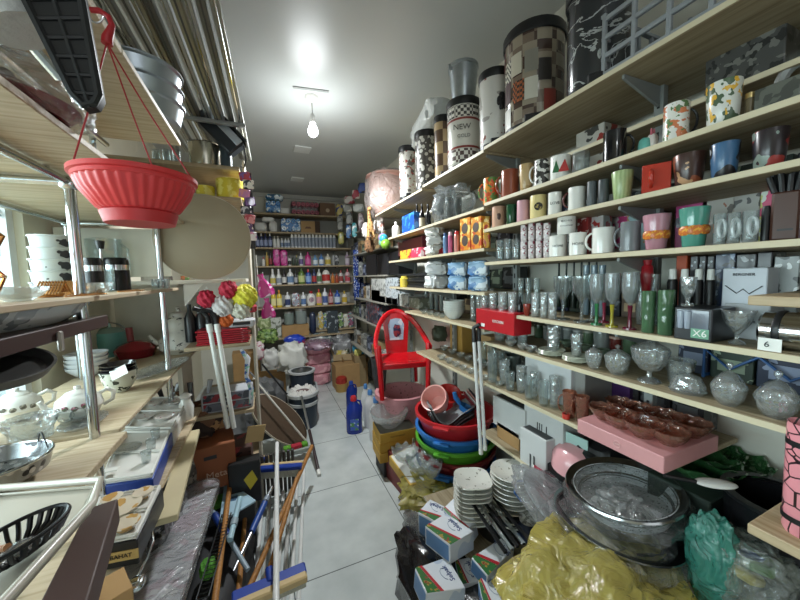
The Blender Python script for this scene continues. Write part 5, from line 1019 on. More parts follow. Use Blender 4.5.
for b_, lab, m_, y_ in (((277, 343, 306, 372), 'big white crumpled sack behind the mop bucket', mat('c9c9c2', .45, bump=.6), 4.0), ((262, 349, 279, 368), 'smaller white crumpled sack at the left', mat('bdbdb8', .45, bump=.6), 4.05), ((285, 335, 305, 346), 'royal blue packet with a red corner on the white sacks', pat('1f3fb0', ['a83444'], 7, .35, thr=.62), 4.3), ((306, 333, 332, 345), 'grey and white printed bag behind the lilac bag', pat('9aa3a4', ['d0d4d2', '6a8088'], 12, .4), 4.75),
                        ((258, 329, 278, 343), 'green leafy packet bundle at the left end', pat('5c7a3c', ['8aa05c', '33481f'], 20, .5), 4.2), ((258, 316, 271, 330), 'olive green packet above the leafy bundle', pat('7c8a5c', ['a9b08a'], 20, .5), 4.3), ((254, 342, 264, 360), 'white and pink packet bundle at the left', pat('c4b4b4', ['a05a6a', 'd8d8d4'], 20, .5), 3.9),
                        ((318, 339, 331, 350), 'small pale packet heap in the back corner of the aisle', pat('a3a8a0', ['c9b98a', '6a7880'], 18, .5), 4.7)):
    c, r, h = fit(b_, None, Y=y_); bag(b_, lab, m_, None, Y=y_, amp=.3, seed=b_[0], dep=.8, pw=.75)
solo('grey_sack', 'dark grey sack slumped on the floor behind the pole mops', 'sack', G().blob((0, 0, .22), .24, .22, .22, .35, 12, pw=.75, flatz=0), mat('5e5f60', .6, bump=.6), (-.12, 3.75, 0))
solo('grey_sack', 'smaller grey sack leaning against the mop bucket', 'sack', G().blob((0, 0, .16), .16, .15, .16, .35, 13, pw=.75, flatz=0), mat('77787a', .6, bump=.6), (-.28, 3.5, 0))
solo('black_crate', 'black rectangular crate on the floor left of the mop bucket', 'crate', G().box(-.2, -.15, 0, .2, .15, .22, .01), mat('1e1f21', .5), (.02, 3.42, 0), .1)
for x_, y_, s_, lab in ((-.0, 4.4, .34, 'tall carton behind the white sacks'), (.45, 4.75, .3, 'wide low carton under the pink stack area'), (.98, 4.4, .34, 'carton under the milky film bag'), (-.3, 4.9, .55, 'tall carton in the back left corner')):
    solo('carton', lab, 'box', G().box(-.17, -.12, 0, .17, .12, s_, .004), CARD, (x_, y_, 0), .05)
# mop bucket
pf, pb = atz(303, 397, .36), atz(302, 361, .36); L = min((pb-pf).length, .52); ax = face_cam(pf)+radians(0)
c = Vector((pf.x, pf.y, 0))+Vector((sin(-ax), cos(-ax), 0))*(L/2)
t = thing('mop_bucket', 'dark navy spin mop bucket with grey rims and a steel basket', 'bucket', c, ax)
RBm = .155
def oval(k, z, r=RBm, ly=L/2, n=28):
    return [(cos(2*pi*i/n)*r*k, (sin(2*pi*i/n)*r*k)+(ly-r)*(1 if sin(2*pi*i/n) > 0 else -1), z) for i in range(n)]
def ringmesh(rs):
    v = []; f = []; n = 28
    for q in rs: v += q
    for j in range(len(rs)-1):
        for i in range(n): f.append((j*n+i, j*n+(i+1) % n, (j+1)*n+(i+1) % n, (j+1)*n+i))
    f.append(tuple(range(n-1, -1, -1))); return G().add(v, f)
NV = mat('1d2a38', .35); GR = mat('a9acac', .4)
ob('tub', ringmesh([oval(.8, 0), oval(.86, .03), oval(.95, .24), oval(.97, .35), oval(.9, .35), oval(.8, .03)]), NV, t)
ob('rim', ringmesh([oval(.95, .335), oval(1.04, .335), oval(1.05, .365), oval(.92, .368), oval(.9, .34)]), GR, t)
ob('belt', ringmesh([oval(.93, .245), oval(1.0, .245), oval(1.01, .275), oval(.95, .277)]), GR, t)
bk = ob('spin_basket', G().lathe([(0, .22), (.09, .22), (.115, .365), (.13, .37), (.13, .385), (.108, .38), (.085, .23), (0, .23)], 28, M=T(0, L/2-.14, .14)), STEEL, t)
ob('basket_ring', G().lathe([(.115, .372), (.145, .372), (.145, .392), (.115, .392)], 28, M=T(0, L/2-.14, .14)), GR, bk); ob('hub', G().lathe([(0, .25), (.03, .25), (.02, .30), (0, .31)], 16, M=T(0, L/2-.14, .14)), WHITE, bk); ob('basket_drum', G().lathe([(.09, .2), (.12, .2), (.135, .375)], 28, M=T(0, L/2-.14, .14)), NV, bk)
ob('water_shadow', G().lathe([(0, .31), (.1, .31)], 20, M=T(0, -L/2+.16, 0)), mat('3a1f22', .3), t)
mh = thing('spin_mop', 'spin mop with a fluffy white head and long steel pole in the bucket', 'mop', c+Vector((0, 0, 0)), ax)
fr_ = G(); random.seed(3)
for k in range(46):
    a = 2*pi*k/46; r0 = .095+random.random()*.02
    fr_.tube([(cos(a)*.07, -L/2+.16+sin(a)*.07, .36), (cos(a)*r0, -L/2+.16+sin(a)*r0, .385+random.random()*.02), (cos(a)*(r0+.03), -L/2+.16+sin(a)*(r0+.03), .355)], .011, 6)
ob('mop_head', fr_, mat('cfcdc8', .8), mh); ob('head_disc', G().lathe([(0, .375), (.075, .37), (.08, .355), (0, .35)], 24, M=T(0, -L/2+.16, 0)), mat('5a3d3a', .4), mh)
top = atz(303, 397, .38); low = atz(319, 473, .02)
inv = Matrix.Translation(c) @ RZ(ax); inv.invert()
A, B_ = inv @ Vector((top.x-.01, top.y+.05, .37)), inv @ low
ob('pole', G().tube([A, B_], .011, 10), STEEL, mh); ob('black_grip', G().tube([A.lerp(B_, .5), B_], .0135, 10), mat('2a1416', .35), mh); ob('end_cap', G().tube([A.lerp(B_, .97), B_.lerp(A, -.02)], .016, 10), WHITE, mh)
# ================================================================ front right heap
for k, (cx, cy, top_, lab) in enumerate((((472, 480, .60), None, 16, 'square'),)): pass
for (pxc, pyc, zt_, r_, n_, lab, sq) in ((472, 478, .62, .088, 9, 'square cornered patterned plate', 1), (511, 470, .66, .092, 11, 'round white patterned plate', 0)):
    c = atz(pxc, pyc, zt_)
    for k in range(n_):
        zz = zt_-.03-(n_-1-k)*.021
        t = solo('plate', lab+', '+('top of the stack' if k == n_-1 else ORD[n_-1-k]+' from the top of the stack'), 'plate', G().lathe([(0, 0), (r_*.5, 0), (r_*.62, .012), (r_, .026), (r_*.98, .03), (r_*.6, .018), (0, .008)], 4*8, ridge=.07 if sq else 0, rn=4), pat('cfcec6', ['8c8a80'], 60, .2, thr=.66, coat=.5), (c.x+.002*(k % 3), c.y, zz), .3*(not sq)*k+.4, 'stacked patterned plates '+lab[:5])
solo('film_wrap', 'clear film crumpled around the round plates', 'plastic film', G().blob((0, 0, 0), .11, .11, .12, .35, 6), film('c9c9c4', .25, 20, 1), (atz(511, 490, .5).x, atz(511, 490, .5).y+.0, .46))
TS = pat('d6dae0', ['b9c4d4'], 9, .35, thr=.6, coat=.4)
GREENP, REDP, BLUEP = pat('2f6a34', ['a0863a', '8a3a2a'], 30, .4, thr=.6), mat('b02330', .4), mat('5f86b4', .4)
def tissue(pts, z1, th, lab, tilt=(0, 0), k=0):
    t, pl = px_prism('tissue_pack', lab, 'tissue pack', pts, z1, th, TS)
    # printed green wedge and red stripe across the top, blue end
    a, b_, c_, d_ = [Vector((x, y)) for x, y in pl[:4]]
    L_ = lambda p, q, s: p.lerp(q, s)
    ob('green_print', G().prism([tuple(L_(a, b_, .02)), tuple(L_(a, b_, .35)), tuple(L_(d_, c_, .12)), tuple(L_(d_, c_, .02))], th, th+.0012), GREENP, t); ob('red_stripe', G().prism([tuple(L_(a, b_, .36)), tuple(L_(a, b_, .44)), tuple(L_(d_, c_, .2)), tuple(L_(d_, c_, .13))], th, th+.0012), REDP, t)
    q = [tuple(L_(a, d_, .05)), tuple(L_(a, d_, .95))]
    n_ = (Vector(q[1])-Vector(q[0])).normalized(); nn = Vector((-n_.y, n_.x))*.0008
    if nn.dot((a+d_)/2) < 0: nn = -nn
    ob('blue_end', G().prism([(q[0][0]+nn.x, q[0][1]+nn.y), (q[1][0]+nn.x, q[1][1]+nn.y), (q[1][0]-nn.x, q[1][1]-nn.y), (q[0][0]-nn.x, q[0][1]-nn.y)], th*.1, th*.9), BLUEP, t)
    e = ((b_+c_)/2-(a+d_)/2); text('Selpak', .03, mat('2a3f7a', .5), t, ((b_.x+c_.x)/2*.55, (b_.y+c_.y)/2*.55, th+.0008), (0, 0, atan2(e.y, e.x)+pi/2))
    cr_ = G().tube([(e.x*.2+.02*cos(q_), e.y*.2+.03*sin(q_), th+.001) for q_ in [i*pi/5 for i in range(8)]], .001, 5); ob('line_drawing', cr_, mat('8090a8', .5), t)
    t.rotation_euler = (tilt[0], tilt[1], 0); return t
tissue([(425, 526), (446, 513), (474, 531), (450, 545)], .46, .085, 'white tissue pack with green corner and red stripe, middle of the heap')
tissue([(413, 572), (446, 553), (464, 590), (424, 602)], .40, .07, 'nearest white tissue pack with a hand drawing and green edge', (radians(-6), radians(10)))
tissue([(418, 512), (430, 499), (448, 508), (440, 524)], .43, .12, 'white tissue pack standing behind the middle one')
tissue([(446, 505), (457, 498), (479, 520), (468, 530)], .46, .08, 'pale green and white tissue pack leaning on the middle one', (0, radians(-14)))
tissue([(470, 556), (500, 537), (513, 545), (486, 572)], .42, .07, 'pale blue tissue pack beside the yellow bag', (radians(8), 0))
tissue([(455, 560), (470, 557), (480, 580), (460, 585)], .34, .06, 'grey white tissue pack low between the others')
tissue([(478, 580), (495, 570), (505, 600), (485, 612)], .38, .06, 'mint white tissue pack against the yellow bag')
solo('black_sack', 'shiny black plastic sack under the tissue packs', 'sack', G().blob((0, 0, .16), .23, .40, .16, .18, 21, 44, 26, .6, flatz=0), mat('151517', .22, coat=.5, bump=.7, scale=20), (.72, 1.08, 0))
solo('grey_sack', 'grey translucent plastic bag edge by the aisle beside the tissue packs', 'plastic bag', G().blob((0, 0, .16), .05, .24, .18, .3, 22, 30, 16, .6, flatz=0), film('a9acab', .2, 16, 1), (.63, 1.25, 0))
bag((402, 484, 452, 520), 'small yellow crumpled plastic bag beside the crystal tray', film('cdc35a', .6, 14, 1), .22, X=.66, amp=.5, seed=9)
for k in range(5):
    p, q = atz(462+k*5, 488-k*1, .52), atz(506+k*6, 553-k*3, .56)
    solo('metal_rail', 'long black and chrome rail, '+ORD[k]+' of five lying side by side', 'rail', G().box(-.007, 0, -.004, .007, (q-p).length, .004, .001), CHROME if k % 2 else mat('1b1b1d', .3, .5), p, -atan2((q-p).x, (q-p).y)); bpy.context.scene.collection.objects[-1].rotation_euler.x = atan2((q-p).z, (q-p).xy.length)
# printed cartons under the shelf
WB = mat('c5c7c6', .5)
for b_, X_, z_, lab, m_, tx in (((497, 428, 519, 458), 1.07, .701, 'tan carton under the open white carton', CARD, ''), ((520, 434, 546, 470), 1.03, .60, 'white carton with small symbols in the front of the stack', WB, '||'), ((524, 411, 563, 447), 1.08, None, 'white carton with a barcode on top of the stack', WB, '||| |'), ((493, 403, 525, 433), 1.07, None, 'white carton with dark printed top above the tan carton', WB, '')):
    y0, y1, z0, z1 = fx(b_, X_)
    t = cbox(b_, lab, m_, X=X_, d=.24, z=z_, txt=tx or None)
    ob('printed_top', G().box(-(y1-y0)*.45, .01, (z1-(z_ or z0))-.0003, (y1-y0)*.45, .23, (z1-(z_ or z0))+.0008), mat('3f4143', .5), t)
bg = thing('framed_box', 'small pink and white carton with an orange side by the colanders', 'box', atz(548, 470, .72)+Vector((0, 0, -.08)), -.9)
ob('box_body', G().box(-.06, -.05, 0, .06, .05, .08, .002), WHITE, bg); ob('red_top', G().box(-.055, -.045, .08, .055, .045, .081), mat('9a2f44', .5), bg); ob('side_print', G().box(-.055, -.0512, .01, .055, -.05, .07), mat('c9653a', .5), bg)
solo('mint_board', 'pale mint sheet leaning under the shelf edge', 'sheet', G().box(-.045, 0, 0, .045, .006, .2, .001), mat('a9c8c2', .5), (1.10, .86, .70), -pi/2+.1)
solo('black_bag', 'black bag under the pink gift box', 'bag', G().blob((0, 0, .1), .12, .1, .1, .2, 4, flatz=0), mat('121214', .5), (1.2, .80, .701))
c = atz(602, 470, .82); solo('pink_bowl', 'glossy pale pink bowl upside down beside the colanders', 'bowl', G().lathe([(.11, 0), (.105, .05), (.08, .085), (.04, .1), (0, .1)], 32), mat('d9a0a4', .2, coat=.5), (1.13, .86, .76))
solo('black_box', 'black flat box under the pink bowl', 'box', G().box(-.13, -.13, 0, .13, .13, .058, .003), BLACK, (1.17, .86, .701))
solo('black_box', 'black box under the green glass bowls', 'box', G().box(-.15, -.08, 0, .13, .08, .196, .003), mat('26302a', .5), (1.26, .53, .701))
for k, q in enumerate(((700, 470), (738, 462), (716, 452))):
    p = atz(q[0], q[1], .92); p.z = .90; p.x = min(p.x, 1.31)
    bowl(None, p.z, 'deep green leaf shaped glass bowl, '+ORD[k]+' from the colanders', glass('4f8a54', .35, .06, 1.6, .8, 50), c=p, r=.10, h=.055, ridge=.05, rn=9, wave=.08)
t = thing('ladle', 'white serving ladle lying on the green glass bowls', 'ladle', (1.08, .43, .975), (0, 0, -.6)); ob('spoon', G().blob((0, 0, 0), .05, .022, .008, 0, 1, 16, 8, 1), WHITE, t); ob('handle', G().tube([(-.045, 0, 0), (-.12, 0, .01)], .006, 8), BLACK, t)
c = Vector((1.19, .345, .80)); t = thing('stock_pot', 'black stock pot with a chrome base band beside the plywood corner', 'pot', c)
ob('pot_body', G().lathe([(0, 0), (.10, 0), (.105, .15), (.098, .15), (.09, .01), (0, .01)], 36), mat('1c1c1f', .25, .3), t); ob('base_band', G().lathe([(.101, .0), (.103, 0), (.105, .05), (.102, .05)], 36), CHROME, t); ob('rim', G().lathe([(.09, .148), (.11, .148), (.112, .158), (.092, .158)], 36), BLACK, t)
solo('pot_carton', 'flat dark carton under the black stock pot', 'box', G().box(-.1, -.1, 0, .1, .1, .098, .003), mat('26262a', .6), (1.19, .345, .7))
# colanders and wrapped trays
cc0 = atz(626, 488, .87)
t = thing('colander', 'large steel colander with a wide double rim and fine holes, top of the heap', 'colander', (cc0.x, cc0.y, .785), (radians(-4), radians(-6), 0))
R = .148
mesh_m = pat('a3a6a7', ['45474a'], 110, .35, 'voro', .25, metal=.2)
ob('bowl', G().lathe([(0, 0), (R*.45, 0), (R*.8, .03), (R*.92, .085), (R*.9, .085), (R*.78, .033), (R*.44, .004), (0, .004)], 48), mesh_m, t)
ob('rim', G().lathe([(R*.88, .083), (R*1.0, .087), (R*1.06, .095), (R*1.08, .09), (R*1.0, .08), (R*.9, .078)], 48), mat('a9abab', .2, 1), t)
ob('inner_rim', G().lathe([(R*.80, .05), (R*.86, .055), (R*.86, .062), (R*.80, .058)], 48), CHROME, t)
ob('film_wrap', G().blob((0, 0, .052), R*1.1, R*1.1, .045, .12, 8, 40, 16, .8), film('d9dcdc', .05, 16, 1), t)
for k in range(4):
    z_ = .755-k*.045; dx = (-.06, -.02, -.1, -.05)[k]; dy = (-.0, .05, .02, .06)[k]
    t = thing('steel_bowl', 'wide steel bowl wrapped in film, '+ORD[k]+' below the colander', 'bowl', (cc0.x+dx, cc0.y+dy, z_-.04), (radians(3*k), radians(8), k))
    ob('bowl', G().lathe([(0, 0), (R*.6, 0), (R*1.05, .06), (R*1.16, .065), (R*1.16, .07), (R*1.02, .066), (R*.6, .006), (0, .005)], 48), mat('8f9293', .22, 1), t)
    if k < 3: ob('film_wrap', G().blob((0, 0, .03), R*1.2, R*1.18, .045, .14, 30+k, 40, 14, .75), film('e3e6e8', .10, 14, 1), t)
t = thing('wrapped_tray', 'pale grey oval tray in crinkled film left of the colanders', 'tray', atz(560, 512, .70)+Vector((0, 0, 0)), (radians(6), radians(22), -.3))
ob('tray', G().lathe([(0, 0), (.08, 0), (.13, .02), (.13, .026), (.078, .006), (0, .006)], 36, ell=1.4), mat('b4b8ba', .35, .4), t); ob('film_wrap', G().blob((0, 0, .01), .15, .2, .035, .2, 41, 36, 14, .7), film('dde0e2', .3, 14, 1), t)
solo('plastic_film', 'bunched clear film lump inside the top colander', 'plastic film', G().blob((0, 0, .0), .06, .045, .035, .5, 44, 24, 14), film('e3e6e6', .35, 20, 1), (cc0.x-.05, cc0.y+.0, .835))
solo('heap_base', 'black plastic sack supporting the steel bowls', 'sack', G().blob((0, 0, .09), .2, .2, .09, .25, 51, flatz=0), mat('202124', .5, bump=.4), (1.0, .68, .345))
t = thing('blue_jar', 'navy jar with a white patterned lid beside the plates', 'jar', atz(528, 520, .50))
t.location.z = .42; ob('jar_body', G().lathe([(0, 0), (.035, 0), (.04, .05), (.032, .08), (0, .08)], 20), mat('26304a', .3), t); ob('lid', G().lathe([(.036, .08), (.036, .095), (0, .1)], 20), pat('d0cfc9', ['8a8880'], 60), t)
solo('blue_strap', 'blue looped plastic strap beside the plates', 'strap', G().tube([(.0, 0, 0), (-.03, .01, .04), (-.01, .02, .08), (.03, .01, .07), (.05, 0, .09), (.07, 0, .11)], .006, 8), mat('2f66b0', .4), (atz(522, 492, .62).x, atz(522, 492, .62).y, .58))
YB_ = film('ead974', .55, 14, .8)
def crumple(c, rx, ry, rz, seed, amp=.28, nu=64, nv=36):
    g = G().blob((0, 0, 0), rx, ry, rz, amp, seed, nu, nv, .75, 3)
    g.v = [tuple(Vector(p)*(1+.13*abs(noise.noise(Vector(p)*9+Vector((seed, 0, 0))))-.04+.02*noise.noise(Vector(p)*30))) for p in g.v]
    return g
solo('plastic_bag', 'large translucent yellow plastic bag in the foreground', 'plastic bag', crumple(0, .31, .20, .15, 61), YB_, (.725, .515, .645), .35, sharp=60)
solo('bag_support', 'grey sack inside the heap below the yellow bag', 'sack', G().blob((0, 0, .1), .17, .13, .10, .2, 62, flatz=0), mat('8c8c86', .6), (.78, .50, .342), .3)
t = solo('plastic_bag', 'teal glossy plastic bag twisted at the right of the yellow bag', 'plastic bag', crumple(0, .035, .05, .12, 71, .2), film('4fae9c', .65, 16, .9), (atz(712, 560, .80).x, atz(712, 560, .80).y, .80), 0, sharp=60)
solo('plastic_bag', 'clear film bag of dish sponges in the lower right corner', 'plastic bag', crumple(0, .085, .08, .09, 72, .2), film('c4ccc4', .3, 14, 1), (atz(752, 570, .80).x, atz(752, 570, .80).y, .80), 0, sharp=60)
for k in range(3): solo('sponge', ('yellow', 'green', 'blue')[k]+' sponge seen through the film bag in the corner', 'sponge', G().box(-.035, -.025, -.012, .035, .025, .012, .006), mat(('c9b04a', '5c8a4a', '2f4f9a')[k], .9), (atz(752, 570, .80).x-.03+.03*k, atz(752, 570, .80).y, .80+.012*k), (.3*k, .5, k))
solo('corner_crate', 'dark crate under the teal and film bags', 'crate', G().box(-.2, -.16, 0, .2, .16, .28, .006), mat('2a2c2e', .6), (.98, .19, .341))
t, r, h = mug((783, 424, 838, 516), 1.0, 'pink cup with black scribbled lines at the right edge', pat('d78a92', ['2a1a1e'], 34, .3, 'crack', .045), X=.95, ha=None, taper=.95, cat='cup')
for z_ in (.12, .8): ob('black_band', G().lathe([(r*1.01, h*z_), (r*1.01, h*(z_+.05))], 28), BLACK, t)
t = thing('hanging_glass', 'grey wrapped glass ornament hanging at the right edge', 'ornament', aty(798, 82, .36)); ob('ring', G().tube([(.0, .03*cos(a), .045*sin(a)) for a in [k*pi/8 for k in range(16)]], .012, 8, True), mat('8f8f8c', .4), t); ob('drop', G().lathe([(0, -.09), (.013, -.09), (.016, -.055), (.008, -.04), (0, -.04)], 14), GL, t)
# ================================================================ left: hanging red planter
c, r, h = fit((66, 162, 198, 212), None, Y=.60)
zr = aty(130, 176, c.y).z; h = .070
t = thing('hanging_planter', 'red plastic hanging planter with fluted sides and three strings', 'planter', (c.x, c.y, zr-h)); RP = mat('d23a3c', .38, var=.02)
pb_ = ob('planter_bowl', G().lathe([(0, .004), (r*.52, .004), (r*.66, h*.18), (r*.86, h*.55), (r*.93, h*.8), (0, h*.8)][:5]+[(r*.88, h*.8), (r*.8, h*.55), (r*.6, h*.22), (0, .012)], 160, ridge=.014, rn=36), RP, t, sharp=60)
ob('rim', G().lathe([(r*.90, h*.76), (r*.95, h*.80), (r*.95, h*.88), (r*1.0, h*.90), (r*1.0, h), (r*.92, h), (r*.9, h*.8)], 64), RP, t)
ob('saucer', G().lathe([(0, -.012), (r*.56, -.012), (r*.62, .006), (r*.60, .008), (r*.54, -.006), (0, -.006)], 48), mat('bf3033', .4), t)
hk = aty(107, 44, c.y); hx, hy, hz = hk.x-c.x, 0, hk.z-(zr-h)+.022
for k, a in enumerate((188, 80, 2)):
    q = radians(a); p0 = Vector((cos(q)*r*.97, sin(q)*r*.97, h*.9)); p2 = Vector((hx, hy, hz-.02)); m_ = p0.lerp(p2, .6)+Vector((.0, 0, -.005))
    ob('string', G().tube([p0, m_, p2], .0014, 6), mat('a5282c', .5), t)
g = G().tube([(hx, hy, hz-.022), (hx+.001, hy, hz-.012), (hx+.005, hy, hz-.002), (hx+.009, hy, hz+.010), (hx+.005, hy, hz+.022), (hx-.006, hy, hz+.028), (hx-.018, hy, hz+.026)], [.008, .0075, .006, .0045, .0045, .0045, .004], 10)
ob('hook', g, mat('a81f28', .4), t)
solo('wire_loop', 'thin wire loop holding the red planter hook', 'wire', G().tube([(.012*cos(a), 0, .022*sin(a)) for a in [k*pi/8 for k in range(16)]], .0016, 6, True), STEEL, (c.x+hx-.012, c.y, zr-h+hz+.03))
# things over the chrome rack
t = thing('ribbed_tray', 'long black ribbed plastic tray hanging down at the upper left', 'tray', (0, 0, 0))
pl = [(8, -30), (78, -30), (101, 98), (96, 107), (84, 109), (72, 96)]; Yp = .46
P = [aty(x, y, Yp) for x, y in pl]; cc = sum(P, Vector())/6; t.location = cc
v = [(p-cc) for p in P]+[(p-cc)+Vector((0, .012, 0)) for p in P]; n = 6
ob('tray_body', G().add(v, [tuple(range(n)), tuple(range(2*n-1, n-1, -1))]+[(i, i+n, (i+1) % n+n, (i+1) % n) for i in range(n)]), mat('0c0c0d', .6), t)
g = G()
for k in range(6):
    s_ = k/6; a = v[5].lerp(v[0], s_)*.9; b_ = v[2].lerp(v[1], s_)*.9; g.tube([a, b_], .0025, 6)
g.tube([v[0]*.9, v[5]*.92, v[4]*.92, v[3]*.92, v[2]*.92, v[1]*.9], .004, 6); g.tube([(v[0]+v[1])/2, (v[3]+v[4])/2], .0025, 6)
ob('ribs', g, mat('18181a', .5), t)
solo('knitted_roll', 'grey white padded roll hanging beside the black ribbed tray', 'roll', G().tube([aty(-8, -18, .5), aty(8, 6, .5), aty(24, 32, .5)], [.03, .034, .03], 14), mat('b9b9b6', .7, bump=.4, scale=60), (0, 0, 0))
solo('steel_rod', 'thin steel arm running down beside the padded roll', 'rod', G().tube([aty(22, 34, .52), aty(40, 55, .54), aty(60, 78, .56)], .006, 8), CHROME, (0, 0, 0))
y0 = .62
t = thing('grey_carton', 'grey flat carton lying over the crimson pans at the far left', 'box', (-.62, .40, 1.975)); ob('box_body', G().box(-.2, 0, 0, .21, .2, .045, .003), mat('6f7270', .5), t); ob('picture', G().box(.0, -.001, .006, .14, .0, .038), mat('9a9c96', .5), t)
for k, (x_, y_, r_, z_, lab) in enumerate(((-.50, .55, .105, 1.85, 'crimson pan lid in clear film at the far left'), (-.40, .80, .095, 1.85, 'dusky red round platter in clear film above the chrome corner'))):
    t = thing('wrapped_platter', lab, 'platter', (x_, y_, z_)); ob('platter', G().lathe([(0, 0), (r_*.8, 0), (r_, .02), (r_*.97, .022), (r_*.4, .05), (0, .052)], 36), mat('7c2a34', .25, coat=.4), t)
    ob('knob', G().blob((0, 0, .062), .014, .014, .012, 0, 1, 12, 8), STEEL, t); ob('film_wrap', G().blob((0, 0, .035), r_*1.15, r_*1.15, .045, .2, 80+k, 34, 14, .7, flatz=.0), film('e9eaea', .06, 18, 1), t)
solo('plastic_film', 'crumpled clear film with dried flowers beside the dusky platter', 'plastic film', G().blob((0, 0, .05), .06, .05, .06, .4, 85, flatz=0), film('e3e3dd', .4, 18, 1), (-.60, .78, 1.85))
r = .105
for k in range(3):
    solo('aluminium_basin', ('bottom', 'middle', 'top')[k]+' round aluminium basin of three above the pale board', 'basin', G().lathe([(0, 0), (r*.72, 0), (r*.9, .012), (r*1.0, .055), (r*1.06, .059), (r*1.06, .063), (r*.97, .06), (r*.86, .02), (0, .012)], 44), mat('b9c2ca', .32, .85, .04), (-.315, 1.22, 2.021+k*.047))
# bundle of profiles resting on the cross bar and the top of the far unit
c = Vector((-.3, 2.0, 2.5))
solo('support_bar', 'flat grey cross bar holding up the aluminium profiles', 'bar', G().box(-.9+.0, -.012, -.018, -.055, .012, 0, .002), mat('9a9c9a', .4, .5), (0, 1.95, 2.375))
cols_ = [('a9aba3', .0), ('8a8c84', .012), ('c9cdcc', .02), ('b9b89f', .0), ('d2d6d6', .02), ('7f7f78', .01), ('a8a58d', .0), ('c2c6c5', .02), ('96978f', .0), ('bfc0b8', .012), ('a2a29a', .018), ('8e8f88', .0)]
for k, (cc_, dz) in enumerate(cols_):
    x_ = -.115-.036*k; t = thing('metal_profile', 'long pale metal profile under the ceiling, '+ORD[k]+' from the aisle', 'profile', (x_, .45, 2.378+dz), radians(-1.5+.4*(k % 3)))
    m_ = mat(cc_, .35, .55)
    ob('profile_body', G().box(-.014, 0, 0, .014, 2.1, .004, .001).box(-.014, 0, 0, -.011, 2.1, .03, .001).box(.011, 0, 0, .014, 2.1, .03, .001), m_, t); ob('ridge', G().box(-.003, 0, -.006, .003, 2.1, .0, .001), mat('5c5d59', .4, .4) if k % 2 else CHROME, t)
solo('support_bar', 'rear cross bar under the far ends of the profiles', 'bar', G().box(-.9, -.012, -.018, -.07, .012, 0, .002), mat('9a9c9a', .4, .5), (0, .75, 2.375))
# far left unit
def yfit(b, Y, z=None): return fit(b, z, Y=Y)
c, r, h = yfit((188, 140, 222, 165), 2.0, 2.166); h *= .8
t = thing('saucepan', 'wide stainless steel saucepan on the top shelf of the far left unit', 'saucepan', c); ob('pan_body', G().lathe([(0, 0), (r*.9, 0), (r*.95, .008), (r, h), (r*.97, h), (r*.92, .01), (0, .008)], 40), mat('b5b0a0', .2, .95), t); ob('rim', G().lathe([(r*.98, h*.96), (r*1.03, h*.98), (r*1.0, h*1.01), (r*.96, h)], 40), CHROME, t)
c, r, h = yfit((220, 148, 232, 166), 2.0, 2.166); solo('blue_canister', 'dark blue grey canister beside the steel saucepan', 'canister', G().lathe([(0, 0), (r, 0), (r, h), (r*.9, h), (r*.9, .01), (0, .01)], 24), mat('36444c', .4), c)
cam_c = aty(222, 132, 2.0); t = thing('metal_carrier', 'black and silver rectangular case tilted over the saucepan shelf edge', 'case', (cam_c.x, 2.03, 2.345), (0, radians(47), 0))
ob('case_body', G().box(-.13, -.04, -.06, .11, .05, .045, .01), mat('20262c', .35), t); ob('silver_plate', G().box(-.12, -.046, .0, .10, -.038, .04, .003), mat('b9c0c6', .3, .6), t); ob('edge_frame', G().box(-.135, -.05, .05, .115, .06, .062, .004), BLACK, t)
solo('hook_chain', 'thin dark cord with a hook hanging from the tilted case', 'cord', G().tube([aty(243, 140, 2.02), aty(245, 152, 2.02), aty(246, 160, 2.02), aty(244, 168, 2.02), aty(241, 166, 2.02)], .004, 6), DARK, (0, 0, 0))
for b_, lab in (((216, 181, 244, 199), 'large bright yellow tape roll on the far left unit'), ((196, 187, 215, 197), 'smaller yellow tape roll half hidden by the tabletop')):
    c, r, h = yfit(b_, 2.0, 2.001); t = thing('tape_roll', lab, 'tape roll', c); ob('roll', G().lathe([(r*.5, 0), (r, 0), (r, h), (r*.5, h), (r*.5, 0)], 32, ridge=.008, rn=8), pat('cdb832', ['e0d26a'], 30, .3), t); ob('core', G().lathe([(r*.42, 0), (r*.52, 0), (r*.52, h), (r*.42, h), (r*.42, 0)], 24), CARD, t)
for k in range(3): c, r, h = yfit((152+k*10, 150, 161+k*10, 163), 2.1, 2.166); solo('glass_jar', 'clear jar left of the saucepan', 'jar', G().lathe(prof_cup(r, h, .95), 16), GL, c, 0, 'clear jars left of the saucepan')
t = thing('table_top', 'round beige table top standing on edge against the far left unit', 'table top', (aty(207, 278, 1.93).x, 1.93, 1.553))
Rt = (aty(207, 195, 1.93).z-1.553)/2
ob('disc', G().lathe([(0, 0), (Rt-.004, 0), (Rt, .003), (Rt, .015), (Rt-.004, .018), (0, .018)], 64, M=T(0, 0, Rt) @ RX(pi/2-.05)), mat('a3947a', .6, var=.03), t)
ob('edge_band', G().lathe([(Rt+.0002, .002), (Rt+.003, .004), (Rt+.003, .014), (Rt+.0002, .016)], 64, M=T(0, 0, Rt) @ RX(pi/2-.05)), mat('c9bfae', .5), t)
SCL = [('b02a3a', 'crimson'), ('e0d8c8', 'cream'), ('c47aa0', 'pink'), ('7a4f90', 'purple'), ('24262c', 'black'), ('d88a8a', 'salmon'), ('5c3a6a', 'plum'), ('d8d4d8', 'white')]
for k in range(8):
    y_ = 172+k*8.6; p = aty(244+(k % 2)*4+k*.5, y_, 1.99)
    solo('hanging_sachet', SCL[k][1]+' sachet on the strip hanging at the unit corner', 'sachet', G().box(-.028, -.006, -.048, .026, .006, .0, .004), pat(SCL[k][0], [SCL[(k+3) % 8][0]], 30, .35, thr=.56), (p.x, 1.99-.013*(k % 2), p.z), (0, .15*(k % 3-1), 0))
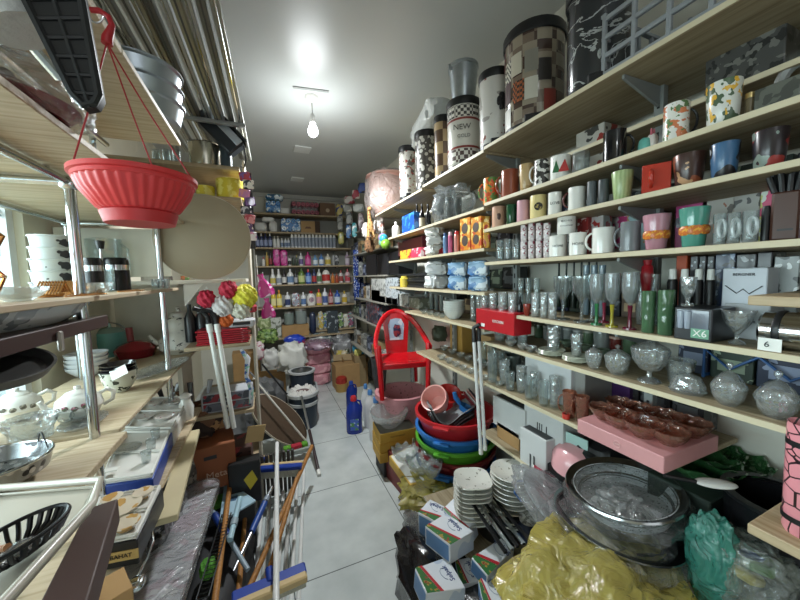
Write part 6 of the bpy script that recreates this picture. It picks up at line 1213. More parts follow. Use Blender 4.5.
solo('black_strip', 'long black card strip behind the sachets', 'strip', G().box(-.02, 0, -.32, .025, .004, .10), mat('17171a', .5), (aty(248, 200, 2.01).x, 2.008, aty(248, 200, 2.01).z+.05))
# bath puffs
random.seed(2)
for b_, lab, cc_ in (((197, 290, 216, 308), 'crimson mesh bath puff at the left of the cluster', 'b8203c'), ((219, 283, 238, 297), 'crimson mesh bath puff at the top of the cluster', 'b4203a'), ((232, 286, 257, 307), 'bright yellow mesh bath puff', 'd8cf3c'), ((212, 295, 234, 316), 'white mesh bath puff with pale specks in the middle', 'cfcac8'), ((232, 303, 250, 318), 'cream mesh bath puff under the yellow one', 'c9c6b4'), ((219, 314, 233, 327), 'orange mesh bath puff at the bottom of the cluster', 'c45a1c')):
    c, r, h = fit(b_, None, Y=1.80 if 'orange' not in lab else 1.9); g = G()
    nu, nv = 44, 26; g.blob((0, 0, 0), r, r, r, 0, 0, nu, nv, 1)
    g.v = [tuple(Vector(p)*(1+.18*noise.noise(Vector(p)*70)+.10*sin(atan2(p[1], p[0])*9+p[2]*140))) for p in g.v]
    t = thing('bath_puff', lab, 'bath puff', (c.x, c.y, c.z+h/2)); ob('mesh_ball', g, mat(cc_, .7, bump=.5, scale=60), t, sharp=70); ob('cord_loop', G().tube([(0, .0, r*.8), (.006, .01, r*1.2), (0, .02, r*1.5), (-.006, .01, r*1.2), (0, 0, r*.8)], .0015, 5), WHITE, t)
PS = pat('c22f84', ['e8c8dc', 'd85aa0'], 12, .4, 'noise', thr=.56)
for k, (a, b_) in enumerate((((257, 277), (268, 296)), ((263, 300), (269, 318)))):
    p, q = aty(*a, 2.3), aty(*b_, 2.3); solo('printed_bag', ('upper', 'lower')[k]+' bright pink gathered bag hanging before the back shelves', 'bag', G().lathe([(0, 0), (.045, .0), (.05, .03), (.038, .08), (.012, .13), (.02, .16), (0, .16)], 20, ell=.35, ridge=.1, rn=6, M=Matrix.Scale((p-q).length/.15, 4)), PS, (q.x, q.y, q.z), (0, radians(-16 if k == 0 else -4), 0))
solo('cord', 'thin cord carrying the pink bags', 'cord', G().tube([aty(256, 255, 2.31), aty(258, 280, 2.31), aty(266, 300, 2.31)], .002, 5), WHITE, (0, 0, 0))
# goods inside the far left unit
for k in range(7):
    z_ = 1.191+k*.012; solo('red_packet', 'flat red packet, '+ORD[k]+' from the bottom of the red stack', 'packet', G().box(-.13, -.07, 0, .13, .07, .0095, .003), pat('a81f2c', ['d8a8a8'], 14, .3, thr=.68), (-.235+.004*(k % 2), 2.085, z_+0), .05*((k % 3)-1))
for b_, z_, Y_, lab, m_ in (((233, 336, 252, 346), 1.19+.087, 2.03, 'white and grey rolled packet on the red stack', mat('c4c6c8', .4)), ((238, 326, 252, 336), 1.19+.16, 2.1, 'small red packet with silver edge above the rolled packet', mat('a02530', .4))):
    x0, x1, z0, z1 = fy(b_, Y_); o = thing('small_box', lab, 'box', ((x0+x1)/2, Y_, z_)); ob('box_body', G().box(-.07, 0, 0, .07, .1, .045, .01), m_, o); ob('print', G().box(-.045, -.001, .012, .045, 0, .03), DARK if 'roll' in lab else WHITE, o)
solo('grey_carton', 'grey carton holding up the small red packet', 'box', G().box(-.06, 0, 0, .06, .1, .072, .003), mat('6a6c6a', .5), (-.17, 2.14, 1.278))
for k, x_ in enumerate((-.42, -.36)): bottle_c = solo('dark_bottle', 'dark bottle in the shadowed shelf under the table top', 'bottle', G().lathe([(0, 0), (.03, 0), (.03, .14), (.012, .18), (.012, .22), (0, .22)], 16), mat('1c1e20', .3), (x_, 2.2, 1.191), 0, 'dark bottles under the table top')
t = cbox((196, 314, 212, 322), 'flat dark red and white carton under the crimson bath puff', mat('7a2430', .5), Y=2.2, d=.15, z=1.33); 
solo('red_carton', 'tall dark carton under the flat red and white carton', 'box', G().box(-.06, 0, 0, .06, .15, .138, .003), mat('3a2a26', .6), (-.25, 2.2, 1.191))
for k in range(4): solo('cutlery_pack', ('silver', 'black', 'grey', 'white')[k]+' cutlery pack standing behind the red packets', 'pack', G().box(-.02, -.01, 0, .02, .01, .2, .003), mat(('b0b2b4', '1c1c1e', '7a7c7e', 'd0d0ce')[k], .35, .3), (-.36+.062*k, 2.2, 1.191), .1*k)
t = thing('drawer_box', 'small clear drawer box with red goods on the lower shelf of the far left unit', 'drawer box', (-.235, 2.03, .801)); ob('box_body', G().box(-.13, 0, 0, .13, .14, .11, .003), mat('a9acb0', .4), t)
for k in range(2):
    d_ = ob('drawer', G().box(-.12, -.006, .01+k*.052, .12, 0, .054+k*.052, .002), pat('5c5f6a', ['8a2a34', '2c2e38'], 16, .25, thr=.52), t); ob('knob', G().blob((0, -.01, .032+k*.052), .008, .006, .006, 0, 1, 10, 6), WHITE, d_)
solo('photo_strip', 'wavy white and blue card strip standing at the corner of the far left unit', 'card', G().tube([(0, 0, 0), (.01, 0, .08), (-.012, 0, .16), (.0, 0, .26), (-.03, 0, .32)], [.012, .018, .014, .02, .012], 8, flat=.25), pat('cfd4da', ['4a6fae', '8fbfae'], 26, .4), (-.115, 1.98, .84))
for k in range(6): solo('metal_tool', ('grey', 'black', 'silver', 'brown', 'grey', 'steel')[k]+' kitchen tool in the jumble on the lower shelf, '+ORD[k]+' from the left', 'tool', G().tube([(0, 0, 0), (.03*(k % 2), -.01, .08), (.05*(k % 3-1), 0, .18)], [.006, .007, .015], 8), mat(('8a8c8e', '1c1c1e', 'b5b7b9', '6a4a34', '6f7173', 'a0a2a4')[k], .35, .6 if k % 2 == 0 else 0), (-.62+.05*k, 2.08, .801))
solo('brown_wreath', 'brown rolled sack opening above the orange brown carton', 'sack', G().blob((0, 0, .09), .15, .1, .09, .3, 91, flatz=0), pat('6b4a34', ['2c1e18', 'a07a50'], 12, .8, coat=0), (-.42, 2.1, .401+.26))
t = thing('tan_carton', 'orange brown carton with faded white lettering below the wooden boards', 'box', (aty(209, 440, 1.92).x, 1.92, .42), radians(8))
ob('box_body', G().box(-.12, 0, 0, .12, .22, .24, .003), mat('8a4f2c', .7), t); text('Metal', .05, mat('c9a890', .6), t, (.03, -.002, .08)); ob('hand_hole', G().box(-.03, -.001, .17, .03, .0, .19), DARK, t)
solo('grey_tub', 'dark grey carton below the orange brown carton', 'box', G().box(-.13, 0, 0, .12, .08, .3, .004), mat('35373a', .6), (-.24, 1.90, 0), 0)
t = thing('black_bin_bag', 'black carton with a yellow diamond label', 'box', (aty(240, 470, 1.9).x+.0, 1.90, .301), 0); ob('box_body', G().box(-.06, 0, .0, .10, .08, .24, .004), mat('131315', .45), t); ob('yellow_label', G().prism([(.0, -.05), (.04, 0), (.015, .06), (-.03, .015)], 0, .001, T(.045, -.001, .13) @ RX(pi/2)), mat('c9b62c', .5), t)
solo('cardboard_scrap', 'torn tan cardboard piece beside the yellow label carton', 'cardboard', G().box(-.05, 0, 0, .05, .004, .10), mat('b59a6c', .8), (-.11, 2.0, .60), (.1, .2, .3))
solo('dark_carton', 'brown goods carton below the drawer box', 'box', G().box(-.12, 0, 0, .12, .2, .16, .003), pat('4a3028', ['8a3034', '2a1c18'], 14, .6, coat=0), (-.25, 2.04, .401))
solo('pole_bundle', 'bundle of dark tubes lying under the lowest shelf', 'tubes', (lambda g: ([g.tube([(-.12+k*.028, 0, .0), (-.12+k*.028, .0, .34)], .011, 8) for k in range(10)], g)[1])(G()), mat('3f3a34', .5), (-.02, 2.35, .02), (radians(10), 0, 0))
# leaning white poles with black tops at the left
for k, (a, b_) in enumerate((((209, 325), (228, 428)), ((217, 325), (234, 428)))):
    p, q = aty(*a, 1.93), aty(*b_, 1.86); t = pole(p, q, .0115, mat('dcdcd6', .3), ('left', 'right')[k]+' leaning white crutch pole with a black bent top', 'crutch_pole')
    d = p-q; ob('grip', G().tube([d, d+Vector((-.003, 0, .04)), d+Vector((-.02, -.01, .075)), d+Vector((-.06, -.03, .095))], .0125, 10), BLACK, t); ob('collar', G().tube([d*.93, d*1.01], .015, 10), WHITE, t)
# half round table leaf
P4 = [atz(250, 398, .62), atz(258, 392, .62), atz(307, 440, .16), atz(300, 446, .06)]
t = thing('folding_leaf', 'round brown and white tabletop leaning with its edge toward the camera', 'table top', (0, 0, 0)); cc = atz(280, 420, .30); t.location = cc
Ax = (P4[2]-P4[0]); Lx = Ax.length/2; e1 = Ax.normalized(); e2 = Vector((.55, .8, .25)); e2 = (e2-e1*e2.dot(e1)).normalized(); e3 = e1.cross(e2)
Mx = Matrix(((e1.x, e2.x, e3.x, 0), (e1.y, e2.y, e3.y, 0), (e1.z, e2.z, e3.z, 0), (0, 0, 0, 1)))
ob('disc', G().lathe([(0, -.008), (Lx, -.008), (Lx, .008), (0, .008)], 48, ell=.55, M=Mx), mat('4f3f30', .5), t); ob('edge_band', G().lathe([(Lx, -.009), (Lx*1.02, -.009), (Lx*1.02, .009), (Lx, .009)], 48, ell=.55, M=Mx), mat('cfc4b0', .4), t)
# ================================================================ floor heap of brooms and mops
WP, WD = mat('dcddda', .3), wood('a87438', '8a5a28', axis='z')
def px(a, z): return atz(a[0], a[1], z)
pole(px((277, 443), .42), px((276, 610), .36), .0125, WP, 'long white pole lying on top of the broom heap', 'broomstick')
for a, za, b_, zb, r_, lab in (((231, 476), .42, (214, 608), .36, .0125, 'light wooden broom handle at the left of the heap'), ((312, 446), .30, (244, 600), .12, .014, 'long brown wooden handle crossing behind the white pole'), ((297, 478), .36, (259, 605), .20, .012, 'second brown wooden handle beside the crossing one'),
                         ((246, 505), .22, (238, 600), .2, .012, 'short visible wooden handle beside the blue grip pole'), ((198, 468), .3, (190, 520), .2, .012, 'wooden handle half hidden by the grey wrapped board')):
    pole(px(a, za), px(b_, zb), r_, WD, lab, 'broomstick')
for k in range(9):
    a, b_ = (252+k*6.5, 470+3*(k % 2)), (238+k*7.5, 612); pole(px(a, .035), px(b_, .025), .0115, WP if k % 3 else mat('b9bab6', .35), 'white pole lying on the floor, '+ORD[k]+' counted from the left of the heap', 'broomstick')
STP = mat('a9adb0', .25, .9)
pole(px((272, 487), .30), px((232, 575), .20), .010, STP, 'steel mop pole with a blue grip', 'mop_stick', parts=(('blue_grip', .42, .78, 1.7, mat('274a94', .4)), ('joint', .80, .86, 1.5, mat('8f9aa8', .4))))
pole(px((240, 498), .41), px((230, 540), .38), .013, mat('9fc0cc', .4), 'pale blue dustpan handle', 'dustpan_stick', parts=(('collar', .3, .45, 1.3, mat('8fa0a8', .4)),))
pole(px((213, 512), .36), px((248, 570), .26), .011, mat('8c9ca8', .4), 'grey mop pole with a dark blue grip near the wrapped board', 'mop_stick', parts=(('blue_grip', .55, .95, 1.6, mat('22408c', .4)),))
t, pl = px_prism('dustpan', 'pale blue triangular dustpan in the broom heap', 'dustpan', [(225, 478), (256, 500), (219, 522)], .38, .012, mat('9fbccb', .4)); ob('print', G().prism([(-.02, -.02), (.015, -.02), (.02, .02), (-.01, .02)], .012, .0125), mat('3f5c78'), t)
def broomhead(a, b_, z, lab, cc_, wd=.045, wood_=True):
    p, q = px(a, z), px(b_, z); L_ = (q-p).length; t = thing('floor_squeegee', lab, 'broom head', (p+q)/2, atan2((q-p).y, (q-p).x))
    ob('block', G().box(-L_/2, -wd/2, 0, L_/2, wd/2, .03, .006), mat(cc_, .4), t)
    if wood_: ob('wooden_bar', G().box(-L_/2*.98, wd*.35, .0, L_/2*1.02, wd*.95, .034, .006), mat('c9b080', .6), t)
    ob('socket', G().tube([(0, -wd*.1, .02), (0, -wd*.9, .04)], .017, 10), mat(cc_, .4), t); ob('bristles', G().box(-L_/2*.97, -wd*.3, -.05, L_/2*.97, wd*.4, 0, .004), mat('b4b3a4', .8, bump=.6, scale=90), t)
broomhead((253, 472), (302, 468), .27, 'blue floor squeegee with a wooden bar, in the middle of the heap', '1f3c90'); broomhead((248, 462), (268, 461), .18, 'small blue brush head above the squeegee', '1f3c90', .03)
broomhead((306, 572), (232, 604), .26, 'nearest blue floor squeegee with a wide wooden bar', '22409a', .06)
t = thing('floor_squeegee', 'red and green bristled broom head by the mop bucket', 'broom head', px((296, 450), .08), .1)
for x0, x1, cc_, nm in ((-.10, -.04, '5c9a2c', 'green_bristles'), (-.04, .05, 'a81f34', 'red_bristles'), (.05, .10, '5c9a2c', 'green_bristles')): ob(nm, G().box(x0, -.02, -.02, x1, .03, .05, .008), mat(cc_, .8, bump=.7, scale=90), t)
ob('block', G().box(-.11, -.045, -.02, .11, -.02, .02, .006), mat('8f948e', .5), t)
for a, za, b_, zb, lab, m_ in (((253, 378), .72, (306, 441), .12, 'pale thin pole leaning toward the mop bucket', mat('c9c6bc', .3)), ((262, 364), .70, (292, 400), .3, 'black thin pole leaning toward the mop bucket', BLACK), ((250, 372), .70, (290, 420), .25, 'grey thin pole between the pale and black poles', STP)):
    pole(px(a, za), px(b_, zb), .009, m_, lab, 'mop_stick')
# umbrella handles
for b_, lab in ((((203, 452), (196, 462)), 'upper curved grey umbrella handle'), (((207, 466), (200, 480)), 'lower curved grey umbrella handle')):
    p = px(b_[0], .42); solo('folded_umbrella', lab+' sticking out beside the boards', 'umbrella', G().tube([(-.06, -.12, -.03), (-.02, 0, 0), (0, .035, .01), (.03, .045, .01), (.04, .02, .005)], .009, 8), mat('8d9092', .35), p)
# wrapped ironing board
t = thing('ironing_board', 'grey ironing board in glossy clear film with a rounded tip', 'ironing board', (0, 0, 0))
P0, P1, P2 = px((208, 480), .50), px((132, 650), .62), px((206, 560), .54)
ax_ = (P1-P0).normalized(); sd = Vector((1, 0, 0)); sd = (sd-ax_*sd.dot(ax_)).normalized(); up = sd.cross(ax_)
if up.z < 0: up = -up
W_ = .105; Lb = (P1-P0).length; o0 = P0+sd*-.045; t.location = o0
pl = []
for k in range(13): a = pi*k/12; pl.append((W_*cos(a), W_*.9*(1-sin(a))))
pl += [(-W_*1.15, Lb), (W_*1.15, Lb)]
Mx = Matrix(((sd.x, ax_.x, up.x, 0), (sd.y, ax_.y, up.y, 0), (sd.z, ax_.z, up.z, 0), (0, 0, 0, 1)))
ob('board', G().prism(pl, -.012, .004, Mx), pat('adaeb0', ['b3a5aa', 'c2c2c0'], 9, .4, thr=.58), t)
hl = G()
for k in range(10): hl.lathe([(0, .0045), (.004, .0045), (.004, .005), (0, .005)], 8, M=Mx @ T(-.03+.05*(k % 2), .1+.035*k, 0))
ob('vent_holes', hl, BLACK, t)
fl = [(x*1.08, y*1.0-.008) for x, y in pl]; g = G().prism(fl, -.018, .010, Mx); ob('film_wrap', g, film('eef0f2', .10, 16, .8), t); ob('edge_band', G().tube([Mx @ Vector((x, y, -.004)) for x, y in pl], .006, 6), mat('a9aaa8', .4), t)
solo('wire_grill', 'wire mesh grill edge lying right of the ironing board', 'grill', (lambda g: ([g.tube([(k*.0+0, k*.02, 0), (.04, k*.02, 0)], .0015, 5) for k in range(22)], g.tube([(.04, 0, 0), (.04, .44, 0)], .003, 6), g.tube([(0, 0, 0), (0, .44, 0)], .003, 6), g)[3])(G()), mat('3a3c3e', .3, .8), px((196, 600), .40), -.08)
solo('green_brush', 'green bristle brush lying between the handles', 'brush', G().blob((0, 0, 0), .035, .05, .035, .2, 5), mat('5a9a34', .7, bump=.6, scale=80), px((219, 503), .30)); solo('green_brush', 'green bristle brush low beside the ironing board tip', 'brush', G().blob((0, 0, 0), .03, .04, .03, .2, 6), mat('4f8f2c', .7, bump=.6, scale=80), px((208, 568), .30)); solo('red_brush', 'dark red brush under the black carton', 'brush', G().blob((0, 0, 0), .05, .03, .03, .2, 7), mat('8a1c24', .7), px((222, 471), .26))
solo('patterned_bag', 'grey paisley patterned bag hanging beside the boards', 'bag', G().blob((0, 0, 0), .05, .10, .14, .2, 8), pat('55534f', ['8a867e', '2a2826'], 22, .8, coat=0), px((188, 478), .50))
solo('black_basket', 'black wire basket squeezed between gift box and ironing board', 'basket', G().blob((0, 0, 0), .07, .22, .12, .3, 9), pat('1a1a1c', ['5a5c5e', '8a8c8e'], 30, .3, thr=.55), px((162, 525), .52))
solo('floor_sack', 'dark sack under the broom heap', 'sack', G().blob((0, 0, .1), .28, .6, .14, .25, 10, flatz=0), mat('1e1e20', .6), (-.42, 1.75, 0))
# ================================================================ left shelf tableware
z = 1.516
def L(b, z, X=.42): return fit(b, z, X=X)
c, r, h = L((77, 262, 112, 285), z)
bowl(None, z, 'clear faceted crystal bowl beside the chrome post', CUT, c=c, r=r, h=.035, ridge=.05, rn=8, n=48)
t = thing('gold_basket', 'gold wire basket with scrolls at the far left', 'basket', (-.50, .80, z)); GOLD = mat('b8824a', .25, .9)
g = G()
for k in range(10):
    a = 2*pi*k/10; g.tube([(.05*cos(a), .05*sin(a), .01), (.065*cos(a), .065*sin(a), .05), (.05*cos(a+.2), .05*sin(a+.2), .075), (.06*cos(a), .06*sin(a), .09)], .003, 6)
for z_, r_ in ((.01, .05), (.05, .065), (.09, .06)): g.tube([(r_*cos(a), r_*sin(a), z_) for a in [k*pi/10 for k in range(20)]], .003, 6, True)
ob('wire_frame', g, GOLD, t); ob('handle', G().tube([(.06, 0, .09), (.075, 0, .12), (.05, 0, .145), (0, 0, .135), (-.04, 0, .14)], .0045, 8), GOLD, t)
t = thing('candelabrum', 'gold stand holding a pale pink plate at the far left edge', 'stand', (-.60, .92, z)); ob('stem', G().lathe([(0, 0), (.04, 0), (.01, .02), (.007, .08), (.02, .12), (0, .12)], 18), GOLD, t); ob('plate', G().lathe([(0, .12), (.07, .122), (.08, .13), (0, .128)], 30), mat('c99a92', .3), t)
for k in range(5):
    c, r, h = L((36, 262, 70, 270), z); 
    solo('enamel_pot', 'white enamel pot with small black flowers, '+('bottom', 'second', 'third', 'fourth', 'top')[k]+' of the stack', 'pot', G().lathe([(0, 0), (.066-.002*k, 0), (.07-.002*k, .036), (.074-.002*k, .038), (.074-.002*k, .043), (0, .043)], 36), pat('c4cac8', ['3a3a3c'], 26, .3, 'noise', thr=.62), (-.755, 1.68, z+k*.044))
for b_, lab, kk in (((58, 247, 82, 270), 'small gold leaf basket beside the chrome post', 0), ((32, 276, 66, 288), 'gold clasp dish lying on the shelf edge', 1)):
    c, r, h = L(b_, z, .47); g = G()
    for k in range(9): g.tube([(-r*.8+1.6*r*k/8, -.02, .006), (-r*.6+1.6*r*k/8, .0, min(h, .05)*.7+.006), (-r*.4+1.4*r*k/8, .02, .012)], .0022, 6)
    solo('gold_dish', lab, 'dish', g.lathe([(0, 0), (r*.8, 0), (r, .01), (0, .006)], 20, ell=.6), GOLD, (c.x, c.y, z))
for k in range(5): solo('gold_cutlery', 'gold coloured spoon lying flat on the shelf edge, '+ORD[k]+' in the row', 'spoon', G().tube([(0, 0, .004), (0, .09, .004)], .0025, 6).blob((0, .105, .004), .009, .016, .003, 0, 1, 12, 6, 1), GOLD, (-.445-.012*(k % 3), 1.02+.10*k, z), .3*((k % 3)-1))
bowl(None, z, 'wide clear crystal bowl at the far left of the eye level shelf', CUT, c=Vector((-.53, .62, z)), r=.10, h=.05, ridge=.04)
bowl(None, z, 'small clear crystal bowl near the gold basket', CUT, c=Vector((-.49, .95, z)), r=.045, h=.03, ridge=.05)
for b_, lab in (((82, 258, 104, 283), 'black coffee canister with a steel band, left of two'), ((102, 258, 130, 283), 'black coffee canister with a steel band, right of two')):
    c, r, h = L(b_, z, .52); t = thing('coffee_canister', lab, 'canister', c); ob('body', G().lathe([(0, 0), (r, 0), (r, h*.9), (r*.85, h), (0, h)], 28), mat('18181a', .25), t); ob('steel_band', G().lathe([(r*1.01, h*.62), (r*1.01, h*.78)], 28), CHROME, t)
c, r, h = L((83, 239, 124, 262), z, .62); t = thing('blender_jug', 'clear square jug standing behind the black canisters', 'jug', (c.x, c.y, z)); h = aty(103, 239, c.y).z-z; r = min(r, .08)
ob('jug_body', G().lathe([(0, 0), (r*.8, 0), (r, h), (r*.93, h), (r*.75, .01), (0, .01)], 4, ridge=0), GL, t); ob('handle', G().tube([(r*.8, 0, h*.3), (r*1.25, 0, h*.4), (r*1.25, 0, h*.8), (r*.9, 0, h*.9)], .006, 8), GL, t)
t = thing('coffee_press', 'coffee press plunger with a black knob between the canisters', 'coffee press', (L((93, 240, 108, 262), z, .55)[0].x, L((93, 240, 108, 262), z, .55)[0].y, z)); c_ = t.location
zk = aty(100, 241, c_.y).z-z; ob('rod', G().tube([(0, 0, 0), (0, 0, zk)], .004, 8), STEEL, t); ob('knob', G().lathe([(0, zk-.03), (.011, zk-.03), (.015, zk), (0, zk)], 16), BLACK, t); ob('glass_body', G().lathe(prof_cup(.035, zk*.45, 1), 20), GL, t)
t = thing('cake_dome', 'crystal domed dish on a pale tray with small glasses', 'covered dish', Vector((L((138, 247, 172, 270), z, .5)[0].x, L((138, 247, 172, 270), z, .5)[0].y, z))); r = .09
ob('tray', G().box(-.12, -.075, 0, .12, .075, .035, .01), mat('c9c2b0', .4), t); ob('dome', G().lathe([(r*.85, .036), (r*.83, .06), (r*.6, .09), (r*.2, .108), (0, .11)], 36, ridge=.03, rn=14), CUT, t); ob('knob', G().blob((0, 0, .122), .014, .014, .014, 0, 1, 12, 8), CUT, t)
for k in range(5): solo('small_glass', 'small clear salt glass right of the domed dish', 'glass', G().lathe(prof_cup(.014, .045, .9), 14), CUT, (-.46+.018*(k % 3), 1.86+.018*k-.1, z), 0, 'small salt glasses by the domed dish')
solo('orange_figure', 'tiny orange and green figure on the shelf by the salt glasses', 'ornament', G().blob((0, 0, .012), .02, .015, .013, .3, 2, flatz=0), pat('c46a3a', ['5c8a4a'], 60), (-.40, 2.06, 1.554))
# grey flowered dish on the dark board
c = Vector((-.54, .98, 1.453)); t = thing('oval_dish', 'large white oval dish with grey flowers on the dark board', 'dish', c, radians(-6))
ob('dish_body', G().lathe([(0, 0), (.06, 0), (.085, .02), (.098, .048), (.094, .05), (.08, .024), (0, .01)], 44, M=Matrix.Diagonal((.85, 3.0, 1.05, 1))), pat('ccd0d0', ['878d90', 'a9aeb0'], 14, .2, thr=.6, stretch=(1, .6, 1)), t)
solo('hanging_pan', 'dark grey round pan hanging under the dark board', 'pan', G().lathe([(0, 0), (.10, 0), (.11, .02), (.105, .02), (.095, .005), (0, .004)], 32), mat('4a4a48', .4, .4), (-.52, .86, 1.385), (radians(8), radians(12), 0))
solo('metal_clip', 'small white clip on the edge of the dark board', 'clip', G().box(-.004, -.008, -.03, .004, .008, .016, .003), mat('b9b4ae', .3, .6), (-.444, .98, 1.425))
# white sheets below shelf
solo('white_sheet', 'cream panel standing behind the kettles below the eye level shelf', 'panel', G().box(0, 0, 0, .47, .008, .42, .002), mat('dcd7c6', .4), (-.90, 2.59, 1.11))
solo('cream_panel', 'cream panel closing the end of the chrome rack behind the canisters', 'panel', G().box(0, 0, 0, .45, .008, .24, .002), mat('dcd7c6', .4), (-.90, 2.015, 1.575))
solo('shelf_bracket', 'small white bracket under the white shelf end', 'bracket', G().add([(0, 0, 0), (0, 0, -.12), (.09, 0, 0), (0, .01, 0), (0, .01, -.12), (.09, .01, 0)], [(0, 1, 2), (5, 4, 3), (0, 3, 4, 1), (1, 4, 5, 2), (2, 5, 3, 0)]), mat('c9c6ba', .4), (-.40, 2.0, 1.53))
# kettles
z = 1.109
EN = pat('d3cfc4', ['4a4a44', 'bdbab0'], 30, .3, 'noise', thr=.64, stretch=(1, 1, 1.5))
c, rr, hh = fit((158, 306, 200, 356), z); t = thing('double_teapot', 'tall two tier white enamel teapot with black leaf print', 'teapot', (c.x, c.y, z)); s_ = (aty(182, 306, c.y).z-z)
R2_ = rr*.98
ob('lower_kettle', G().lathe([(0, 0), (R2_*.7, 0), (R2_*1.05, s_*.12), (R2_*1.05, s_*.28), (R2_*.72, s_*.46), (R2_*.7, s_*.5), (0, s_*.5)], 36), EN, t); up_ = ob('upper_pot', G().lathe([(0, s_*.5), (R2_*.72, s_*.5), (R2_*.8, s_*.6), (R2_*.66, s_*.74), (R2_*.5, s_*.78), (0, s_*.78)], 36), EN, t)
ob('lid', G().lathe([(R2_*.52, s_*.77), (R2_*.4, s_*.86), (R2_*.12, s_*.9), (R2_*.1, s_*.94), (R2_*.14, s_*.98), (0, s_)], 28), EN, up_)
ob('spout', G().tube([(-R2_*.9, 0, s_*.2), (-R2_*1.3, 0, s_*.3), (-R2_*1.5, 0, s_*.42)], [R2_*.18, R2_*.12, R2_*.09], 10), EN, t); ob('handle', G().tube([(R2_*.7, 0, s_*.5), (R2_*1.2, -.01, s_*.48), (R2_*1.7, -.02, s_*.32)], R2_*.1, 10), mat('cfccc2', .3), t)
c = fit((112, 338, 158, 360), z)[0]; t = thing('red_pan', 'shiny dark red lidded pan with an upright red handle', 'pan', (c.x, c.y, z)); r = fit((112, 338, 158, 360), z)[1]
ob('pan_body', G().lathe([(0, 0), (r*.85, 0), (r, .045), (r*.95, .05), (0, .05)], 36), mat('7a1220', .15, coat=.6), t); ob('lid', G().lathe([(r*.97, .05), (r*.8, .075), (r*.3, .095), (0, .10)], 36), mat('8f1a28', .12, coat=.7), t); ob('handle', G().tube([(-.02, 0, .09), (-.024, 0, .175)], .017, 12), mat('8a3a3c', .4), t)
c = fit((92, 325, 128, 358), z)[0]; t = thing('teal_pot', 'teal enamel pot with a steel lid and tall bail handle', 'pot', (c.x, c.y, z)); zt = aty(112, 326, c.y).z-z; r = fit((92, 325, 128, 358), z)[1]
ob('pot_body', G().lathe([(0, 0), (r*.8, 0), (r, zt*.5), (r*.95, zt*.8), (0, zt*.8)], 36), mat('6fb0aa', .3), t); ob('lid', G().lathe([(r*.95, zt*.8), (r*.6, zt*.92), (.01, zt*.97), (.008, zt*1.1), (0, zt*1.1)], 32), mat('9fc0ba', .25, .3), t); ob('bail_handle', G().tube([(r*cos(a), 0, zt*.75+r*.8*sin(a)) for a in [pi*k/14 for k in range(15)]], .004, 8), STEEL, t)
c = atx(165, 374, -.48); solo('crystal_platter', 'long cut crystal platter in front of the enamel teapot', 'platter', G().lathe([(0, 0), (.07, 0), (.10, .018), (.097, .02), (.068, .006), (0, .005)], 48, M=Matrix.Diagonal((.75, 2.1, 1, 1)), ridge=.02, rn=24), CUT, (atz(160, 371, z).x, atz(160, 371, z).y, z), -.35)
c = fit((98, 360, 139, 395), z)[0]; zb = 0; t = thing('leaf_bowl', 'white deep bowl with black leaves near the post', 'bowl', (c.x, c.y, z)); r = fit((98, 360, 139, 395), z)[1]
ob('bowl_body', G().lathe([(0, 0), (r*.45, 0), (r*.8, .03), (r, .085), (r*.95, .085), (r*.75, .035), (0, .01)], 36), pat('cfd2c6', ['3a4038', '6a7260'], 34, .25, thr=.6), t)
for k in range(3): solo('black_bowl', 'black soup bowl, '+('bottom', 'middle', 'top')[k]+' of the stack inside the leaf bowl', 'bowl', G().lathe([(0, 0), (.03, 0), (.06, .045), (.057, .045), (.028, .006), (0, .004)], 30), mat('18181a', .15, coat=.4), (c.x, c.y+.0, z+.045+k*.012), 0)
solo('paper_note', 'white paper note stuck in the leaf bowl', 'paper', G().box(-.028, 0, -.0, .028, .0015, .04), WHITE, (c.x+.03, c.y-.075, z+.075), (radians(-30), radians(-25), 0))
for k in range(4):
    p = atx(90, 372, -.66); solo('striped_bowl', 'white bowl with a thin blue stripe, '+ORD[k]+' from the bottom behind the teapots', 'bowl', G().lathe([(0, 0), (.04, 0), (.075, .035), (.08, .05), (.076, .05), (.07, .036), (0, .008)], 30), pat('d3d6d8', ['6a7484'], 9, .25, 'wave', thr=.93, stretch=(.01, .01, 9)), (fit((70, 352, 104, 378), z)[0].x, fit((70, 352, 104, 378), z)[0].y, z+k*.02))
# teapots
z = 1.113
def teapot(b, X, lab, side, m_):
    c, r, h = fit(b, z); h = min(h, r*1.7); t = thing('teapot', lab, 'teapot', c, face_cam(c))
    ob('pot_body', G().lathe([(0, 0), (r*.6, 0), (r*.72, h*.04), (r, h*.35), (r*.9, h*.6), (r*.6, h*.76), (r*.5, h*.78), (0, h*.78)], 40), PORC, t)
    ob('lid', G().lathe([(r*.56, h*.77), (r*.5, h*.82), (r*.2, h*.88), (r*.1, h*.9), (r*.16, h*.95), (r*.1, h), (0, h)], 30), PORC, t)
    ob('handle', G().tube([(r*.8, 0, h*.62), (r*1.15, 0, h*.72), (r*1.42, 0, h*.6), (r*1.35, 0, h*.35), (r*.95, 0, h*.22)], [r*.1, r*.11, r*.11, r*.1, r*.08], 10), PORC, t)
    ob('spout', G().tube([(-r*.8, 0, h*.3), (-r*1.2, 0, h*.45), (-r*1.4, 0, h*.72)], [r*.2, r*.14, r*.1], 10), PORC, t)
    for k in range(5):
        a = radians(-145+k*22); ob('flower_print', G().blob((0, 0, 0), r*.13, .002, r*.12, .3, k+3, 14, 8), m_, t, (cos(a)*r*.97, sin(a)*r*.97, h*(.42+.05*(k % 2)))).rotation_euler = (0, 0, a+pi/2)
    return t
teapot((50, 368, 104, 423), .47, 'white porcelain teapot with pink roses and its handle to the right', 1, pat('8f4a5c', ['5c6a4a', 'c48a98'], 90, .3, thr=.52))
